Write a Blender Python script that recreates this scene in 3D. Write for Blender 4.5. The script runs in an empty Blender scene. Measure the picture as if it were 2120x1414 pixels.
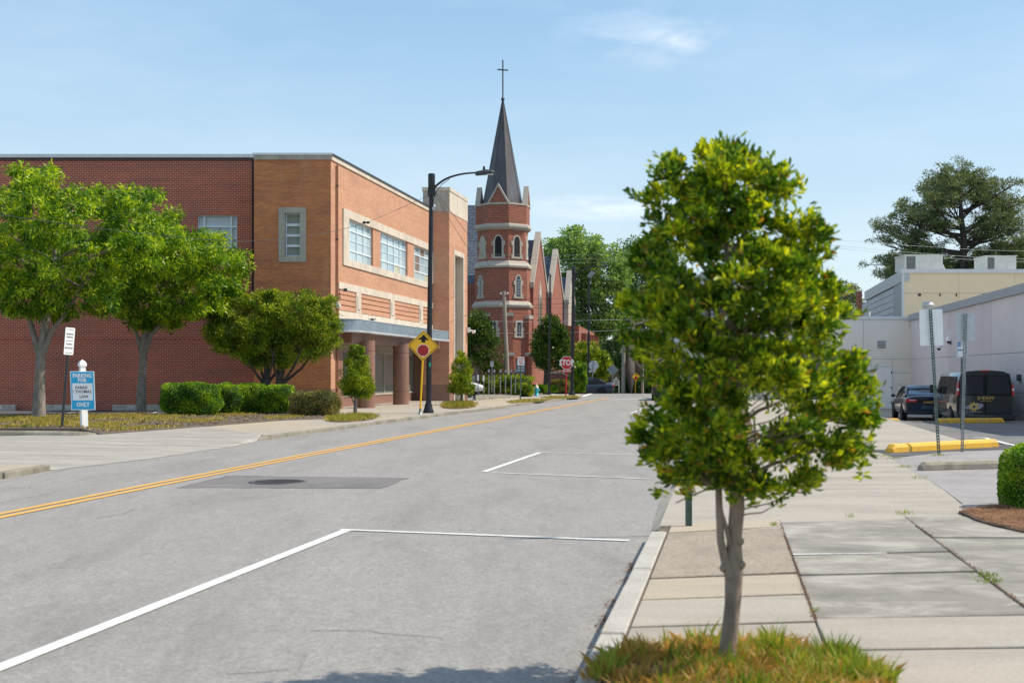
import bpy, math, random
import numpy as np
from mathutils import Vector, Matrix
random.seed(7); RNG = np.random.default_rng(11)
SC = bpy.context.scene; COL = SC.collection
F = 2650.0; H = 1.55; HY = 770.0; CXP = 1060.0
R = math.radians

# ------------------------------------------------------------------ camera
cd = bpy.data.cameras.new('camera'); cam = bpy.data.objects.new('camera', cd); COL.objects.link(cam)
cam.location = (0, 0, H); cam.rotation_euler = (R(90), 0, 0)
cd.lens = 45.0; cd.sensor_width = 36.0; cd.shift_y = 63/2120
cd.clip_start = .1; cd.clip_end = 6000
cd.dof.use_dof = True; cd.dof.focus_distance = 52; cd.dof.aperture_fstop = 3.4
SC.camera = cam
# ------------------------------------------------------------------ light
SUN_EL, SUN_AZ = 50, 83          # azimuth measured from +Y towards +X
W = bpy.data.worlds.new('World'); SC.world = W; W.use_nodes = True
sd = bpy.data.lights.new('sun', 'SUN'); sun = bpy.data.objects.new('sun', sd); COL.objects.link(sun)
sd.energy = 3.8; sd.angle = R(.53); sd.color = (1, .91, .77)
sdir = Vector((math.cos(R(SUN_EL))*math.sin(R(SUN_AZ)), math.cos(R(SUN_EL))*math.cos(R(SUN_AZ)), math.sin(R(SUN_EL))))
sun.rotation_euler = sdir.to_track_quat('Z', 'Y').to_euler(); sun.location = sdir*50
SC.view_settings.view_transform = 'Standard'; SC.view_settings.look = 'None'
SC.view_settings.gamma = 1; SC.view_settings.exposure = .46; SC.view_settings.use_curve_mapping = False
SC.render.engine = 'CYCLES'
SC.cycles.max_bounces = 6; SC.cycles.diffuse_bounces = 3; SC.cycles.glossy_bounces = 3; SC.cycles.transparent_max_bounces = 4
SC.cycles.use_denoising = True; SC.cycles.denoising_prefilter = 'ACCURATE'; SC.cycles.denoising_input_passes = 'RGB_ALBEDO_NORMAL'; SC.cycles.sample_clamp_indirect = 6

class NT:
    def __init__(s, tree): s.t = tree; s.n = tree.nodes; s.l = tree.links
    def node(s, kind, **kw):
        n = s.n.new(kind)
        for k, v in kw.items():
            if k.startswith('_'): setattr(n, k[1:], v)
            else: n.inputs[k.replace('__', ' ')].default_value = v
        return n
    def link(s, a, b): s.l.new(a, b)
    def val(s, sock, v):
        if hasattr(v, 'is_output'): s.link(v, sock)
        else: sock.default_value = v
    def math(s, op, a, b=0.0, clamp=False):
        n = s.n.new('ShaderNodeMath'); n.operation = op; n.use_clamp = clamp
        s.val(n.inputs[0], a); s.val(n.inputs[1], b); return n.outputs[0]
    def vmath(s, op, a, b=None):
        n = s.n.new('ShaderNodeVectorMath'); n.operation = op
        s.val(n.inputs[0], a)
        if b is not None: s.val(n.inputs[1], b)
        return n.outputs['Value'] if op == 'DOT_PRODUCT' else n.outputs[0]
    def mix(s, f, a, b, blend='MIX'):
        n = s.n.new('ShaderNodeMix'); n.data_type = 'RGBA'; n.blend_type = blend
        s.val(n.inputs[0], f)
        for i, v in ((6, a), (7, b)):
            if hasattr(v, 'is_output'): s.link(v, n.inputs[i])
            else: n.inputs[i].default_value = (*v[:3], 1)
        return n.outputs[2]
    def ramp(s, f, stops, interp='LINEAR'):
        n = s.n.new('ShaderNodeValToRGB'); n.color_ramp.interpolation = interp
        e = n.color_ramp.elements
        while len(e) < len(stops): e.new(.5)
        for q, (p, c) in zip(e, stops):
            q.position = p; q.color = (*c[:3], 1) if hasattr(c, '__len__') else (c, c, c, 1)
        s.link(f, n.inputs[0]); return n.outputs[0]
    def noise(s, vec, scale, detail=3, rough=.55, dist=0):
        n = s.n.new('ShaderNodeTexNoise'); n.inputs['Scale'].default_value = scale
        n.inputs['Detail'].default_value = detail; n.inputs['Roughness'].default_value = rough
        n.inputs['Distortion'].default_value = dist
        if vec is not None: s.link(vec, n.inputs['Vector'])
        return n.outputs['Fac']
    def mapping(s, vec, scale=(1, 1, 1), rot=(0, 0, 0), loc=(0, 0, 0)):
        n = s.n.new('ShaderNodeMapping'); s.link(vec, n.inputs[0])
        n.inputs['Scale'].default_value = scale; n.inputs['Rotation'].default_value = rot; n.inputs['Location'].default_value = loc
        return n.outputs[0]

# ------------------------------------------------------------------ sky
w = NT(W.node_tree); bg = W.node_tree.nodes['Background']
sky = w.node('ShaderNodeTexSky', _sky_type='NISHITA', _sun_disc=False, _sun_elevation=R(SUN_EL), _sun_rotation=R(SUN_AZ),
             _altitude=50, _air_density=1.0, _dust_density=.5, _ozone_density=2.2)
tc = w.node('ShaderNodeTexCoord')
dirv = tc.outputs['Generated']
sx = w.node('ShaderNodeSeparateXYZ'); w.link(dirv, sx.inputs[0])
def patch(cx, cz, rx, rz, scale, rot, lo, hi):
    """a wisp of high thin cloud round the direction (cx, 1, cz)"""
    yy = w.math('MAXIMUM', sx.outputs[1], .05)
    u = w.math('DIVIDE', w.math('SUBTRACT', w.math('DIVIDE', sx.outputs[0], yy), cx), rx)
    v = w.math('DIVIDE', w.math('SUBTRACT', w.math('DIVIDE', sx.outputs[2], yy), cz), rz)
    d = w.math('SQRT', w.math('ADD', w.math('MULTIPLY', u, u), w.math('MULTIPLY', v, v)))
    m = w.math('SUBTRACT', 1.0, d, True); m = w.math('MULTIPLY', m, w.math('GREATER_THAN', sx.outputs[1], .05))
    nv = w.mapping(dirv, scale, rot)
    return w.math('MULTIPLY', m, w.ramp(w.noise(nv, 16, 8, .62, .35), [(lo, 0), (hi, 1)]))
wisp = w.math('MULTIPLY', w.math('MAXIMUM', patch(.127, .259, .034, .017, (1, 1, 1.8), (0, .5, 0), .30, .72), w.math('MULTIPLY', patch(.110, .262, .085, .036, (.7, 1, 2.6), (0, -.25, 0), .38, .8), .55)), 1.5, True)
wisp2 = w.math('MULTIPLY', patch(.07, .128, .09, .013, (.5, 1, 4), (0, 0, 0), .3, .6), 1.2, True)
wide = w.math('MULTIPLY', w.ramp(w.noise(w.mapping(dirv, (1, 1, 3.5), (0, .2, 0)), 3.0, 6, .6), [(.4, 0), (.8, 1)]), .25)
cf = w.math('MAXIMUM', w.math('MAXIMUM', wisp, wisp2), wide)
el = w.math('MULTIPLY', sx.outputs[2], 1.0)
hz = w.ramp(el, [(0, (.86, .965, 1)), (.09, (.72, .90, 1)), (.18, (.56, .79, .98)), (.27, (.40, .66, .93)), (.55, (.42, .62, .88)), (1, (.46, .62, .84))])
pale = w.vmath('SCALE', hz); pale.node.inputs['Scale'].default_value = 4.3
base = w.mix(.2, pale, sky.outputs[0])
cc = w.mix(cf, base, (5.0, 5.4, 5.8))
w.link(cc, bg.inputs['Color']); bg.inputs['Strength'].default_value = .15

# ------------------------------------------------------------------ object helpers
def G(px, py, z=0.0):
    D = F*(H-z)/(py-HY); return ((px-CXP)*D/F, D, z)
def P(px, py, D): return ((px-CXP)*D/F, D, H-(py-HY)*D/F)
def ZZ(py, D): return H-(py-HY)*D/F
def XX(px, D): return (px-CXP)*D/F
MATS = {}
def tag(o, label=None, cat=None, group=None, kind=None):
    if label: o['label'] = label
    if cat: o['category'] = cat
    if group: o['group'] = group
    if kind: o['kind'] = kind
    return o
def thing(name, label, cat, loc=(0, 0, 0), rz=0, group=None):
    o = bpy.data.objects.new(name, None); o.empty_display_size = .2; COL.objects.link(o)
    o.location = loc; o.rotation_euler = (0, 0, rz)
    return tag(o, label, cat, group)
def root_of(o):
    while o.parent is not None: o = o.parent
    return o
def link_mesh(name, me, m, parent=None, local=False):
    o = bpy.data.objects.new(name, me); COL.objects.link(o)
    ms = m if isinstance(m, (list, tuple)) else [m]
    for q in ms: me.materials.append(q)
    if parent is not None:
        o.parent = parent
        if not local:
            r = root_of(parent).location
            if r.length: me.transform(Matrix.Translation(-r))
    return o
class MB:
    def __init__(s): s.v = []; s.f = []; s.m = []; s.sm = []
    def add(s, vs, fs, mi=0, smooth=False):
        b = len(s.v); s.v += [tuple(q) for q in vs]
        for f in fs: s.f.append(tuple(b+i for i in f)); s.m.append(mi); s.sm.append(smooth)
        return s
    def box(s, x0, x1, y0, y1, z0, z1, mi=0, M=None):
        vs = [(x, y, z) for z in (z0, z1) for y in (y0, y1) for x in (x0, x1)]
        if M is not None: vs = [tuple(M @ Vector(q)) for q in vs]
        return s.add(vs, [(0, 2, 3, 1), (4, 5, 7, 6), (0, 1, 5, 4), (2, 6, 7, 3), (0, 4, 6, 2), (1, 3, 7, 5)], mi)
    def prism(s, poly, z0, z1, mi=0, cap=True):
        """vertical prism over a ground polygon [(x, y)]; z0/z1 numbers or lists"""
        n = len(poly); a0 = z0 if hasattr(z0, '__len__') else [z0]*n; a1 = z1 if hasattr(z1, '__len__') else [z1]*n
        ar = sum(poly[i][0]*poly[(i+1) % n][1]-poly[(i+1) % n][0]*poly[i][1] for i in range(n))
        idx = list(range(n)) if ar > 0 else list(range(n))[::-1]
        vs = [(poly[i][0], poly[i][1], a0[i]) for i in idx]+[(poly[i][0], poly[i][1], a1[i]) for i in idx]
        fs = [(i, (i+1) % n, (i+1) % n+n, i+n) for i in range(n)]
        if cap: fs += [tuple(range(n))[::-1], tuple(range(n, 2*n))]
        return s.add(vs, fs, mi)
    def slab(s, pts, nrm, d0, d1, mi=0):
        """planar polygon (3D points) extruded along nrm from d0 to d1"""
        n = len(pts); N = Vector(nrm); p = [Vector(q) for q in pts]
        a = Vector((0, 0, 0))
        for i in range(n): a += p[i].cross(p[(i+1) % n])
        if a.dot(N) < 0: p = p[::-1]
        vs = [q+N*d0 for q in p]+[q+N*d1 for q in p]
        fs = [(i, (i+1) % n, (i+1) % n+n, i+n) for i in range(n)]+[tuple(range(n))[::-1], tuple(range(n, 2*n))]
        return s.add(vs, fs, mi)
    def tube(s, pts, rad, seg=8, mi=0, cap=True, smooth=True):
        pts = [Vector(p) for p in pts]; n = len(pts); rad = rad if hasattr(rad, '__len__') else [rad]*n
        vs = []; fs = []
        up = Vector((0, 0, 1)); d0 = (pts[-1]-pts[0]).normalized()
        ref = Vector((1, 0, 0)) if abs(d0.z) > .7 else up
        for i in range(n):
            d = (pts[min(i+1, n-1)]-pts[max(i-1, 0)]).normalized()
            a = d.cross(ref).normalized(); b = a.cross(d).normalized()
            for k in range(seg):
                t = 2*math.pi*k/seg
                vs.append(pts[i]+(a*math.cos(t)+b*math.sin(t))*rad[i])
        for i in range(n-1):
            for k in range(seg):
                k2 = (k+1) % seg
                fs.append((i*seg+k, i*seg+k2, (i+1)*seg+k2, (i+1)*seg+k))
        s.add(vs, fs, mi, smooth)
        if cap: s.add(vs[:seg], [tuple(range(seg))], mi); s.add(vs[-seg:], [tuple(range(seg))[::-1]], mi)
        return s
    def lathe(s, prof, c=(0, 0, 0), seg=16, mi=0, smooth=True, axis='z', a0=0):
        """prof: [(r, h)]"""
        vs = []; fs = []; c = Vector(c); n = len(prof)
        for r, h in prof:
            for k in range(seg):
                t = 2*math.pi*k/seg+a0; x, y = r*math.cos(t), r*math.sin(t)
                q = {'z': (x, y, h), 'x': (h, x, y), 'y': (y, h, x)}[axis]
                vs.append(c+Vector(q))
        for i in range(n-1):
            for k in range(seg):
                k2 = (k+1) % seg; fs.append((i*seg+k, i*seg+k2, (i+1)*seg+k2, (i+1)*seg+k))
        s.add(vs, fs, mi, smooth)
        s.add(vs[:seg], [tuple(range(seg))[::-1]], mi); s.add(vs[-seg:], [tuple(range(seg))], mi)
        return s
    def loft(s, secs, mi=0, smooth=True, closed=True, cap=True):
        n = len(secs[0]); vs = [q for sec in secs for q in sec]; fs = []
        for i in range(len(secs)-1):
            for k in range(n if closed else n-1):
                k2 = (k+1) % n; fs.append((i*n+k, i*n+k2, (i+1)*n+k2, (i+1)*n+k))
        s.add(vs, fs, mi, smooth)
        if cap: s.add(secs[0], [tuple(range(n))[::-1]], mi); s.add(secs[-1], [tuple(range(n))], mi)
        return s
    def grid(s, fn, nu, nv, mi=0, smooth=True):
        vs = [fn(i/nu, j/nv) for j in range(nv+1) for i in range(nu+1)]
        fs = [(j*(nu+1)+i, j*(nu+1)+i+1, (j+1)*(nu+1)+i+1, (j+1)*(nu+1)+i) for j in range(nv) for i in range(nu)]
        return s.add(vs, fs, mi, smooth)
    def build(s, name, m, parent=None, local=False, bevel=0, bseg=1):
        me = bpy.data.meshes.new(name); me.from_pydata(s.v, [], s.f)
        if any(s.m): me.polygons.foreach_set('material_index', s.m)
        me.polygons.foreach_set('use_smooth', s.sm); me.update()
        o = link_mesh(name, me, m, parent, local)
        if bevel:
            b = o.modifiers.new('bevel', 'BEVEL'); b.width = bevel; b.segments = bseg; b.limit_method = 'ANGLE'; b.angle_limit = R(35)
        return o
def np_mesh(name, verts, faces_per, m, parent=None, smooth=False, local=False):
    """verts (N, 3) array; faces_per (M, k) index array"""
    me = bpy.data.meshes.new(name); nf, k = faces_per.shape
    me.vertices.add(len(verts)); me.vertices.foreach_set('co', np.ascontiguousarray(verts, dtype=np.float32).ravel())
    me.loops.add(nf*k); me.loops.foreach_set('vertex_index', faces_per.astype(np.int32).ravel())
    me.polygons.add(nf); me.polygons.foreach_set('loop_start', (np.arange(nf)*k).astype(np.int32))
    me.polygons.foreach_set('use_smooth', np.full(nf, smooth))
    me.update(calc_edges=True)
    return link_mesh(name, me, m, parent, local)
def copy_tree(o, parent=None):
    c = o.copy(); COL.objects.link(c); c.parent = parent
    for ch in list(o.children): copy_tree(ch, c)
    return c
def text(name, body, size, pos, m, parent, right=(1, 0, 0), up=(0, 0, 1), align='CENTER', ext=.002, sx=1.0, bold=0.0, local=False):
    cu = bpy.data.curves.new(name, 'FONT'); cu.body = body; cu.size = size; cu.extrude = ext; cu.offset = bold
    cu.align_x = align; cu.align_y = 'CENTER'; cu.resolution_u = 2
    t = bpy.data.objects.new(name, cu); COL.objects.link(t)
    dg = bpy.context.evaluated_depsgraph_get(); me = bpy.data.meshes.new_from_object(t.evaluated_get(dg))
    bpy.data.objects.remove(t)
    r = Vector(right).normalized(); u = Vector(up).normalized(); n = r.cross(u)
    M = Matrix(((r.x*sx, u.x, n.x, pos[0]), (r.y*sx, u.y, n.y, pos[1]), (r.z*sx, u.z, n.z, pos[2]), (0, 0, 0, 1)))
    me.transform(M); me.materials.clear(); me.name = name
    return link_mesh(name, me, m, parent, local)

# ------------------------------------------------------------------ materials
def newmat(name):
    m = bpy.data.materials.new(name); m.use_nodes = True; t = NT(m.node_tree)
    return m, t, m.node_tree.nodes['Principled BSDF']
def bump(t, b, h, strength, dist=.01):
    n = t.node('ShaderNodeBump'); n.inputs['Strength'].default_value = strength; n.inputs['Distance'].default_value = dist
    t.link(h, n.inputs['Height']); t.link(n.outputs[0], b.inputs['Normal'])
def pm(name, c, rough=.6, metal=0, var=.12, scale=4, bmp=0, bscale=60, spec=.5, coat=0, stretch=(1, 1, 1), grime=None, gscale=1.2):
    """plain surface with uneven colour, fine relief and wear"""
    m, t, b = newmat(name); tc = t.node('ShaderNodeTexCoord'); v = t.mapping(tc.outputs['Object'], stretch)
    n1 = t.noise(v, scale, 5, .6); col = t.mix(t.ramp(n1, [(.3, 0), (.7, 1)]), [q*(1-var) for q in c], [min(1, q*(1+var)) for q in c])
    if grime:
        n2 = t.noise(v, gscale, 6, .7); col = t.mix(t.ramp(n2, [(.48, 0), (.72, .75)]), col, grime)
    t.link(col, b.inputs['Base Color'])
    b.inputs['Roughness'].default_value = rough; b.inputs['Metallic'].default_value = metal
    b.inputs['Specular IOR Level'].default_value = spec; b.inputs['Coat Weight'].default_value = coat
    if bmp: bump(t, b, t.noise(v, bscale, 4, .6), bmp, .01)
    return m
def leafmat(name, dark, mid, light, trans=.35, rough=.42, red=None, cs=1.6):
    m, t, b = newmat(name); g = t.node('ShaderNodeNewGeometry'); rnd = g.outputs['Random Per Island']
    cl = t.ramp(t.noise(g.outputs['Position'], cs, 2), [(.36, 0), (.64, 1)])
    f = t.math('ADD', t.math('MULTIPLY', rnd, .55), t.math('MULTIPLY', cl, .5))
    col = t.ramp(f, [(.08, dark), (.48, mid), (.92, light)])
    if red: col = t.mix(t.math('MULTIPLY', t.math('GREATER_THAN', rnd, .965), .8), col, red)
    t.link(col, b.inputs['Base Color']); b.inputs['Roughness'].default_value = rough; b.inputs['Specular IOR Level'].default_value = .35
    tr = t.node('ShaderNodeBsdfTranslucent'); t.link(t.mix(1, col, (1.35, 1.25, .5), 'MULTIPLY'), tr.inputs['Color'])
    mx = t.node('ShaderNodeMixShader'); mx.inputs[0].default_value = trans
    t.link(b.outputs[0], mx.inputs[1]); t.link(tr.outputs[0], mx.inputs[2])
    t.link(mx.outputs[0], m.node_tree.nodes['Material Output'].inputs[0]); return m
def brickmat(name, c1, c2, mortar, bw=.2, rh=.0765, ms=.011, streak=(.06, .02, .015), samt=.45, c3=None, bias=0, wash=None):
    m, t, b = newmat(name); g = t.node('ShaderNodeNewGeometry')
    tan = t.vmath('CROSS_PRODUCT', (0, 0, 1), g.outputs['True Normal'])
    s = t.vmath('DOT_PRODUCT', g.outputs['Position'], tan)
    sp = t.node('ShaderNodeSeparateXYZ'); t.link(g.outputs['Position'], sp.inputs[0])
    cb = t.node('ShaderNodeCombineXYZ'); t.link(s, cb.inputs[0]); t.link(sp.outputs[2], cb.inputs[1])
    bk = t.node('ShaderNodeTexBrick', _offset=.5); t.link(cb.outputs[0], bk.inputs['Vector'])
    for k, v in (('Scale', 1), ('Mortar Size', ms), ('Mortar Smooth', .1), ('Bias', bias), ('Brick Width', bw), ('Row Height', rh)): bk.inputs[k].default_value = v
    bk.inputs['Color1'].default_value = (*c1, 1); bk.inputs['Color2'].default_value = (*c2, 1); bk.inputs['Mortar'].default_value = (*mortar, 1)
    v2 = t.mapping(cb.outputs[0], (.35, 2.2, 1)); n = t.noise(v2, 1.0, 4, .65)
    col = t.mix(t.ramp(n, [(.48, 0), (.66, samt)]), bk.outputs['Color'], streak, 'MIX')
    if wash:
        n3 = t.noise(t.mapping(cb.outputs[0], (1.5, .25, 1)), 1.3, 5, .7)
        col = t.mix(t.ramp(n3, [(.55, 0), (.8, .5)]), col, wash)
    n2 = t.noise(cb.outputs[0], .4, 3); col = t.mix(t.ramp(n2, [(.3, .22), (.7, 0)]), col, (.02, .01, .01))
    # keep the joints legible
    col = t.mix(t.math('MULTIPLY', bk.outputs['Fac'], .75), col, mortar)
    t.link(col, b.inputs['Base Color']); b.inputs['Roughness'].default_value = .85
    inv = t.math('SUBTRACT', 1.0, bk.outputs['Fac']); bump(t, b, inv, .6, .006)
    return m
M = {}
def groundmat(name, c, fine=.25, patches=.15, bmp=.35, stain=None, stretchdir=None, agg=260, cracks=0, light=None, rough=.9, samt=.5, slo=.46, shi=.64):
    m, t, b = newmat(name); g = t.node('ShaderNodeNewGeometry'); pos = g.outputs['Position']
    a = t.noise(pos, agg, 3, .8); col = t.mix(t.ramp(a, [(.38, 0), (.62, 1)]), [q*(1-fine) for q in c], [q*(1+fine) for q in c])
    a3 = t.noise(pos, agg*.3, 4, .8); col = t.mix(t.ramp(a3, [(.42, min(1, fine*1.5)), (.56, 0)]), col, [q*.5 for q in c])
    a4 = t.noise(t.mapping(pos, (1, .35, 1)), agg*.07, 5, .8); col = t.mix(t.ramp(a4, [(.40, fine*.6), (.55, 0)]), col, [q*.55 for q in c])
    rot = (0, 0, R(-9.8)*-1)
    sv = t.mapping(pos, (1, 1, 1) if not stretchdir else stretchdir, (0, 0, R(9.8)))
    n1 = t.noise(sv, .7, 6, .65); col = t.mix(t.ramp(n1, [(.3, 0), (.7, patches*2)]), col, [q*.62 for q in c])
    if light: col = t.mix(t.ramp(t.noise(sv, 1.7, 6, .7, .6), [(.45, 0), (.62, .8)]), col, light)
    if stain: col = t.mix(t.ramp(t.noise(sv, 1.1, 7, .72, .4), [(slo, 0), (shi, samt)]), col, stain)
    if cracks:
        vn = t.node('ShaderNodeTexVoronoi', _feature='DISTANCE_TO_EDGE'); wv = t.vmath('ADD', t.mapping(pos, (1, .55, 1)), None) if False else t.mapping(pos, (1, .6, 1))
        nz = t.node('ShaderNodeTexNoise'); nz.inputs['Scale'].default_value = 1.4; nz.inputs['Detail'].default_value = 6; t.link(pos, nz.inputs['Vector'])
        sc_ = t.node('ShaderNodeVectorMath', _operation='SCALE'); t.link(nz.outputs['Color'], sc_.inputs[0]); sc_.inputs['Scale'].default_value = 1.1
        t.link(t.vmath('ADD', wv, sc_.outputs[0]), vn.inputs['Vector']); vn.inputs['Scale'].default_value = .22
        ck = t.ramp(vn.outputs['Distance'], [(0, 1), (.0035, 0)]); gate = t.ramp(t.noise(pos, .55, 4), [(.5, 0), (.6, 1)])
        col = t.mix(t.math('MULTIPLY', t.math('MULTIPLY', ck, gate), cracks), col, [q*.22 for q in c])
    t.link(col, b.inputs['Base Color']); b.inputs['Roughness'].default_value = rough; b.inputs['Specular IOR Level'].default_value = .3
    if bmp: bump(t, b, a, bmp, .004)
    return m
M['asphalt'] = groundmat('asphalt', (.352, .333, .313), fine=.46, patches=.10, stain=(.13, .122, .122), stretchdir=(.9, .22, 1), agg=120, cracks=.4, samt=.3)
M['asphalt_dark'] = groundmat('asphalt_patch', (.23, .215, .205), fine=.28, patches=.2, agg=150, stain=(.09, .085, .09))
M['lot_asphalt'] = groundmat('lot_asphalt', (.19, .18, .175), fine=.3, patches=.25, stain=(.08, .08, .085), stretchdir=(.18, 1.1, 1), agg=90, light=(.27, .26, .25), samt=.6)
M['sealcoat'] = groundmat('sealcoat_asphalt', (.075, .072, .08), fine=.3, patches=.2, agg=120, light=(.16, .155, .16), stretchdir=(.2, 1.3, 1))
M['concrete'] = groundmat('concrete', (.43, .385, .325), fine=.16, patches=.12, stain=(.22, .195, .17), stretchdir=(.35, 1.2, 1), agg=110, samt=.4, cracks=.5)
M['concrete_tan'] = groundmat('concrete_tan', (.47, .395, .30), fine=.16, patches=.12, stain=(.27, .24, .20), stretchdir=(.3, 1.2, 1), agg=110, samt=.4, cracks=.4)
M['concrete_dark'] = groundmat('concrete_stained', (.31, .285, .245), fine=.2, patches=.25, stain=(.14, .13, .12), light=(.42, .39, .34), stretchdir=(.75, 1.25, 1), agg=110, samt=.6)
M['pebble'] = groundmat('exposed_aggregate', (.40, .335, .26), fine=.42, patches=.12, stain=(.2, .17, .14), agg=75, bmp=.6)
M['pinkgrey'] = groundmat('old_pavement', (.37, .345, .335), fine=.28, patches=.1, agg=80, stain=(.22, .2, .2))
M['granite'] = groundmat('granite_kerb', (.50, .47, .42), fine=.22, patches=.12, stain=(.30, .26, .21), agg=130, samt=.5)
M['kerb'] = groundmat('kerb_concrete', (.36, .33, .27), fine=.2, patches=.25, stain=(.13, .115, .08), agg=90, samt=.7, slo=.42, shi=.62)
M['dirt'] = groundmat('dirt', (.19, .15, .11), fine=.5, patches=.3, agg=60)
M['mulch'] = groundmat('mulch', (.115, .075, .055), fine=.6, patches=.35, agg=45, light=(.23, .14, .09))
M['lawn'] = groundmat('lawn', (.16, .15, .05), fine=.4, patches=.3, agg=20, stain=(.07, .1, .02))
M['far_ground'] = groundmat('far_ground', (.06, .085, .025), fine=.3, patches=.3, agg=6)
def roadpaint(name, c, lo=.56, hi=.66, under=(.30, .285, .27)):
    m, t, b = newmat(name); g = t.node('ShaderNodeNewGeometry'); pos = g.outputs['Position']
    col = t.mix(t.ramp(t.noise(pos, 9, 4, .7), [(.35, 0), (.65, 1)]), [q*.86 for q in c], c)
    wr = t.math('ADD', t.math('MULTIPLY', t.noise(pos, 42, 5, .8), .62), t.math('MULTIPLY', t.noise(pos, 1.7, 4, .6), .38))
    col = t.mix(t.ramp(wr, [(lo, 0), (hi, .85)]), col, under); t.link(col, b.inputs['Base Color']); b.inputs['Roughness'].default_value = .8; return m
M['white_paint'] = roadpaint('white_road_paint', (.78, .77, .73), .545, .63)
M['thin_white'] = roadpaint('worn_white_paint', (.72, .71, .68), .49, .58)
M['yellow_paint'] = roadpaint('yellow_road_paint', (.76, .40, .06), .535, .63)
M['stop_yellow'] = pm('yellow_stop_paint', (.86, .47, .035), .5, var=.1, scale=6, bmp=.25, grime=(.42, .33, .2), gscale=5)
M['stop_grey'] = pm('concrete_stop', (.36, .31, .24), .9, var=.25, scale=5, bmp=.5, bscale=90, grime=(.15, .12, .09), gscale=4)
M['brick_red'] = brickmat('red_brick', (.52, .085, .040), (.36, .058, .032), (.66, .38, .26), streak=(.22, .06, .048), samt=.7, ms=.0095)
M['brick_side'] = brickmat('orange_brown_brick', (.68, .245, .085), (.52, .165, .058), (.55, .28, .15), bw=.24, rh=.062, ms=.006, streak=(.32, .105, .06), samt=.55, wash=(.62, .38, .26))
M['brick_front'] = brickmat('orange_brick', (.62, .31, .18), (.50, .225, .12), (.60, .41, .29), bw=.24, rh=.062, ms=.006, streak=(.46, .19, .11), samt=.45)
M['brick_church'] = brickmat('church_brick', (.40, .088, .042), (.22, .052, .032), (.34, .19, .13), bw=.34, rh=.14, ms=.02, streak=(.16, .045, .03), samt=.4)
M['brick_church_alias'] = M['brick_church']  # second key for the same church brick
M['limestone'] = pm('limestone', (.60, .52, .42), .8, var=.12, scale=1.5, bmp=.15, stretch=(1, 1, .5), grime=(.42, .36, .29), gscale=1.1)
M['limestone_grey'] = pm('shaded_weathered_limestone', (.43, .38, .31), .85, var=.16, scale=2, bmp=.2, stretch=(1.5, 1.5, .3), grime=(.27, .24, .2), gscale=1.5)  # streaked limestone, darkened to carry the shade of the camera-facing faces
M['church_stone'] = pm('church_stone', (.44, .39, .325), .85, var=.14, scale=2, grime=(.3, .27, .24), gscale=2)
M['metal_white'] = pm('white_metal_trim', (.74, .74, .74), .5, var=.05, scale=2, grime=(.6, .6, .6))
M['window_frame'] = pm('pale_window_frame', (.74, .80, .84), .5, var=.04)
M['white'] = pm('white_enamel', (.92, .91, .89), .45, var=.04, scale=3)
M['black'] = pm('black_paint', (.012, .013, .016), .38, var=.3, scale=8)
M['dark_metal'] = pm('dark_grey_metal', (.05, .055, .062), .45, metal=.4, var=.3, scale=6)
M['galv'] = pm('galvanised_steel', (.26, .29, .29), .5, metal=.6, var=.25, scale=12, bmp=.05)
M['galv_light'] = pm('weathered_aluminium', (.52, .54, .56), .5, metal=.25, var=.12, scale=6)
M['green_post'] = pm('dull_green_steel', (.10, .15, .13), .55, metal=.3, var=.25, scale=9)
M['canopy_blue'] = pm('blue_grey_fascia', (.27, .335, .385), .4, metal=.35, var=.14, scale=2.2, grime=(.34, .40, .46), gscale=.8)
M['canopy_lip'] = pm('pale_canopy_lip', (.45, .47, .48), .5, var=.08)
M['soffit'] = pm('dark_soffit', (.22, .19, .17), .8, var=.1)
M['rose_granite'] = pm('rose_granite', (.28, .15, .108), .38, var=.3, scale=38, bmp=.06, grime=(.2, .11, .09), gscale=3)
M['slate'] = brickmat('slate_roof', (.135, .165, .215), (.10, .125, .17), (.045, .055, .075), bw=.5, rh=.28, ms=.03, streak=(.09, .11, .15), samt=.5)
M['spire'] = pm('aged_copper', (.085, .075, .08), .5, metal=.3, var=.35, scale=1.2, stretch=(1, 1, .35), grime=(.10, .13, .15), gscale=.9)
M['bark'] = pm('grey_bark', (.25, .215, .18), .9, var=.35, scale=9, bmp=.9, bscale=28, stretch=(1, 1, .4), grime=(.12, .10, .085), gscale=6)
M['bark_brown'] = pm('brown_bark', (.27, .21, .16), .9, var=.4, scale=12, bmp=.7, bscale=40, stretch=(1, 1, .35), grime=(.13, .10, .075), gscale=5)
M['bark_dark'] = pm('dark_bark', (.07, .055, .045), .9, var=.3, scale=6, bmp=.5)
M['beige_wall'] = pm('beige_stucco', (.86, .79, .70), .9, var=.05, scale=.5, bmp=.15, bscale=30, grime=(.79, .72, .635), gscale=.35)
M['grey_wall'] = pm('grey_stucco', (.72, .66, .645), .9, var=.05, scale=.5, bmp=.15, bscale=30, grime=(.65, .60, .59), gscale=.4)
M['grey_wall_lilac'] = pm('lilac_grey_stucco', (.64, .58, .585), .9, var=.05, scale=.5, bmp=.15, bscale=30)
M['cream_wall'] = pm('cream_panels', (.93, .745, .50), .75, var=.03, scale=.5, bmp=.05)
M['grey_siding'] = pm('grey_siding', (.52, .53, .55), .7, var=.06, scale=.8)
M['wall_cap'] = pm('blue_grey_coping', (.36, .38, .41), .5, metal=.2, var=.05)
M['hvac'] = pm('hvac_cabinet', (.66, .66, .58), .55, var=.06, scale=2)
M['vent_dark'] = pm('dark_vent_grey', (.16, .16, .15), .7)  # dark grey for vents, grilles and wall joint backs
M['wood_pole'] = pm('grey_wooden_pole', (.34, .29, .235), .9, var=.25, scale=5, stretch=(3, 3, .2), bmp=.4)
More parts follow.
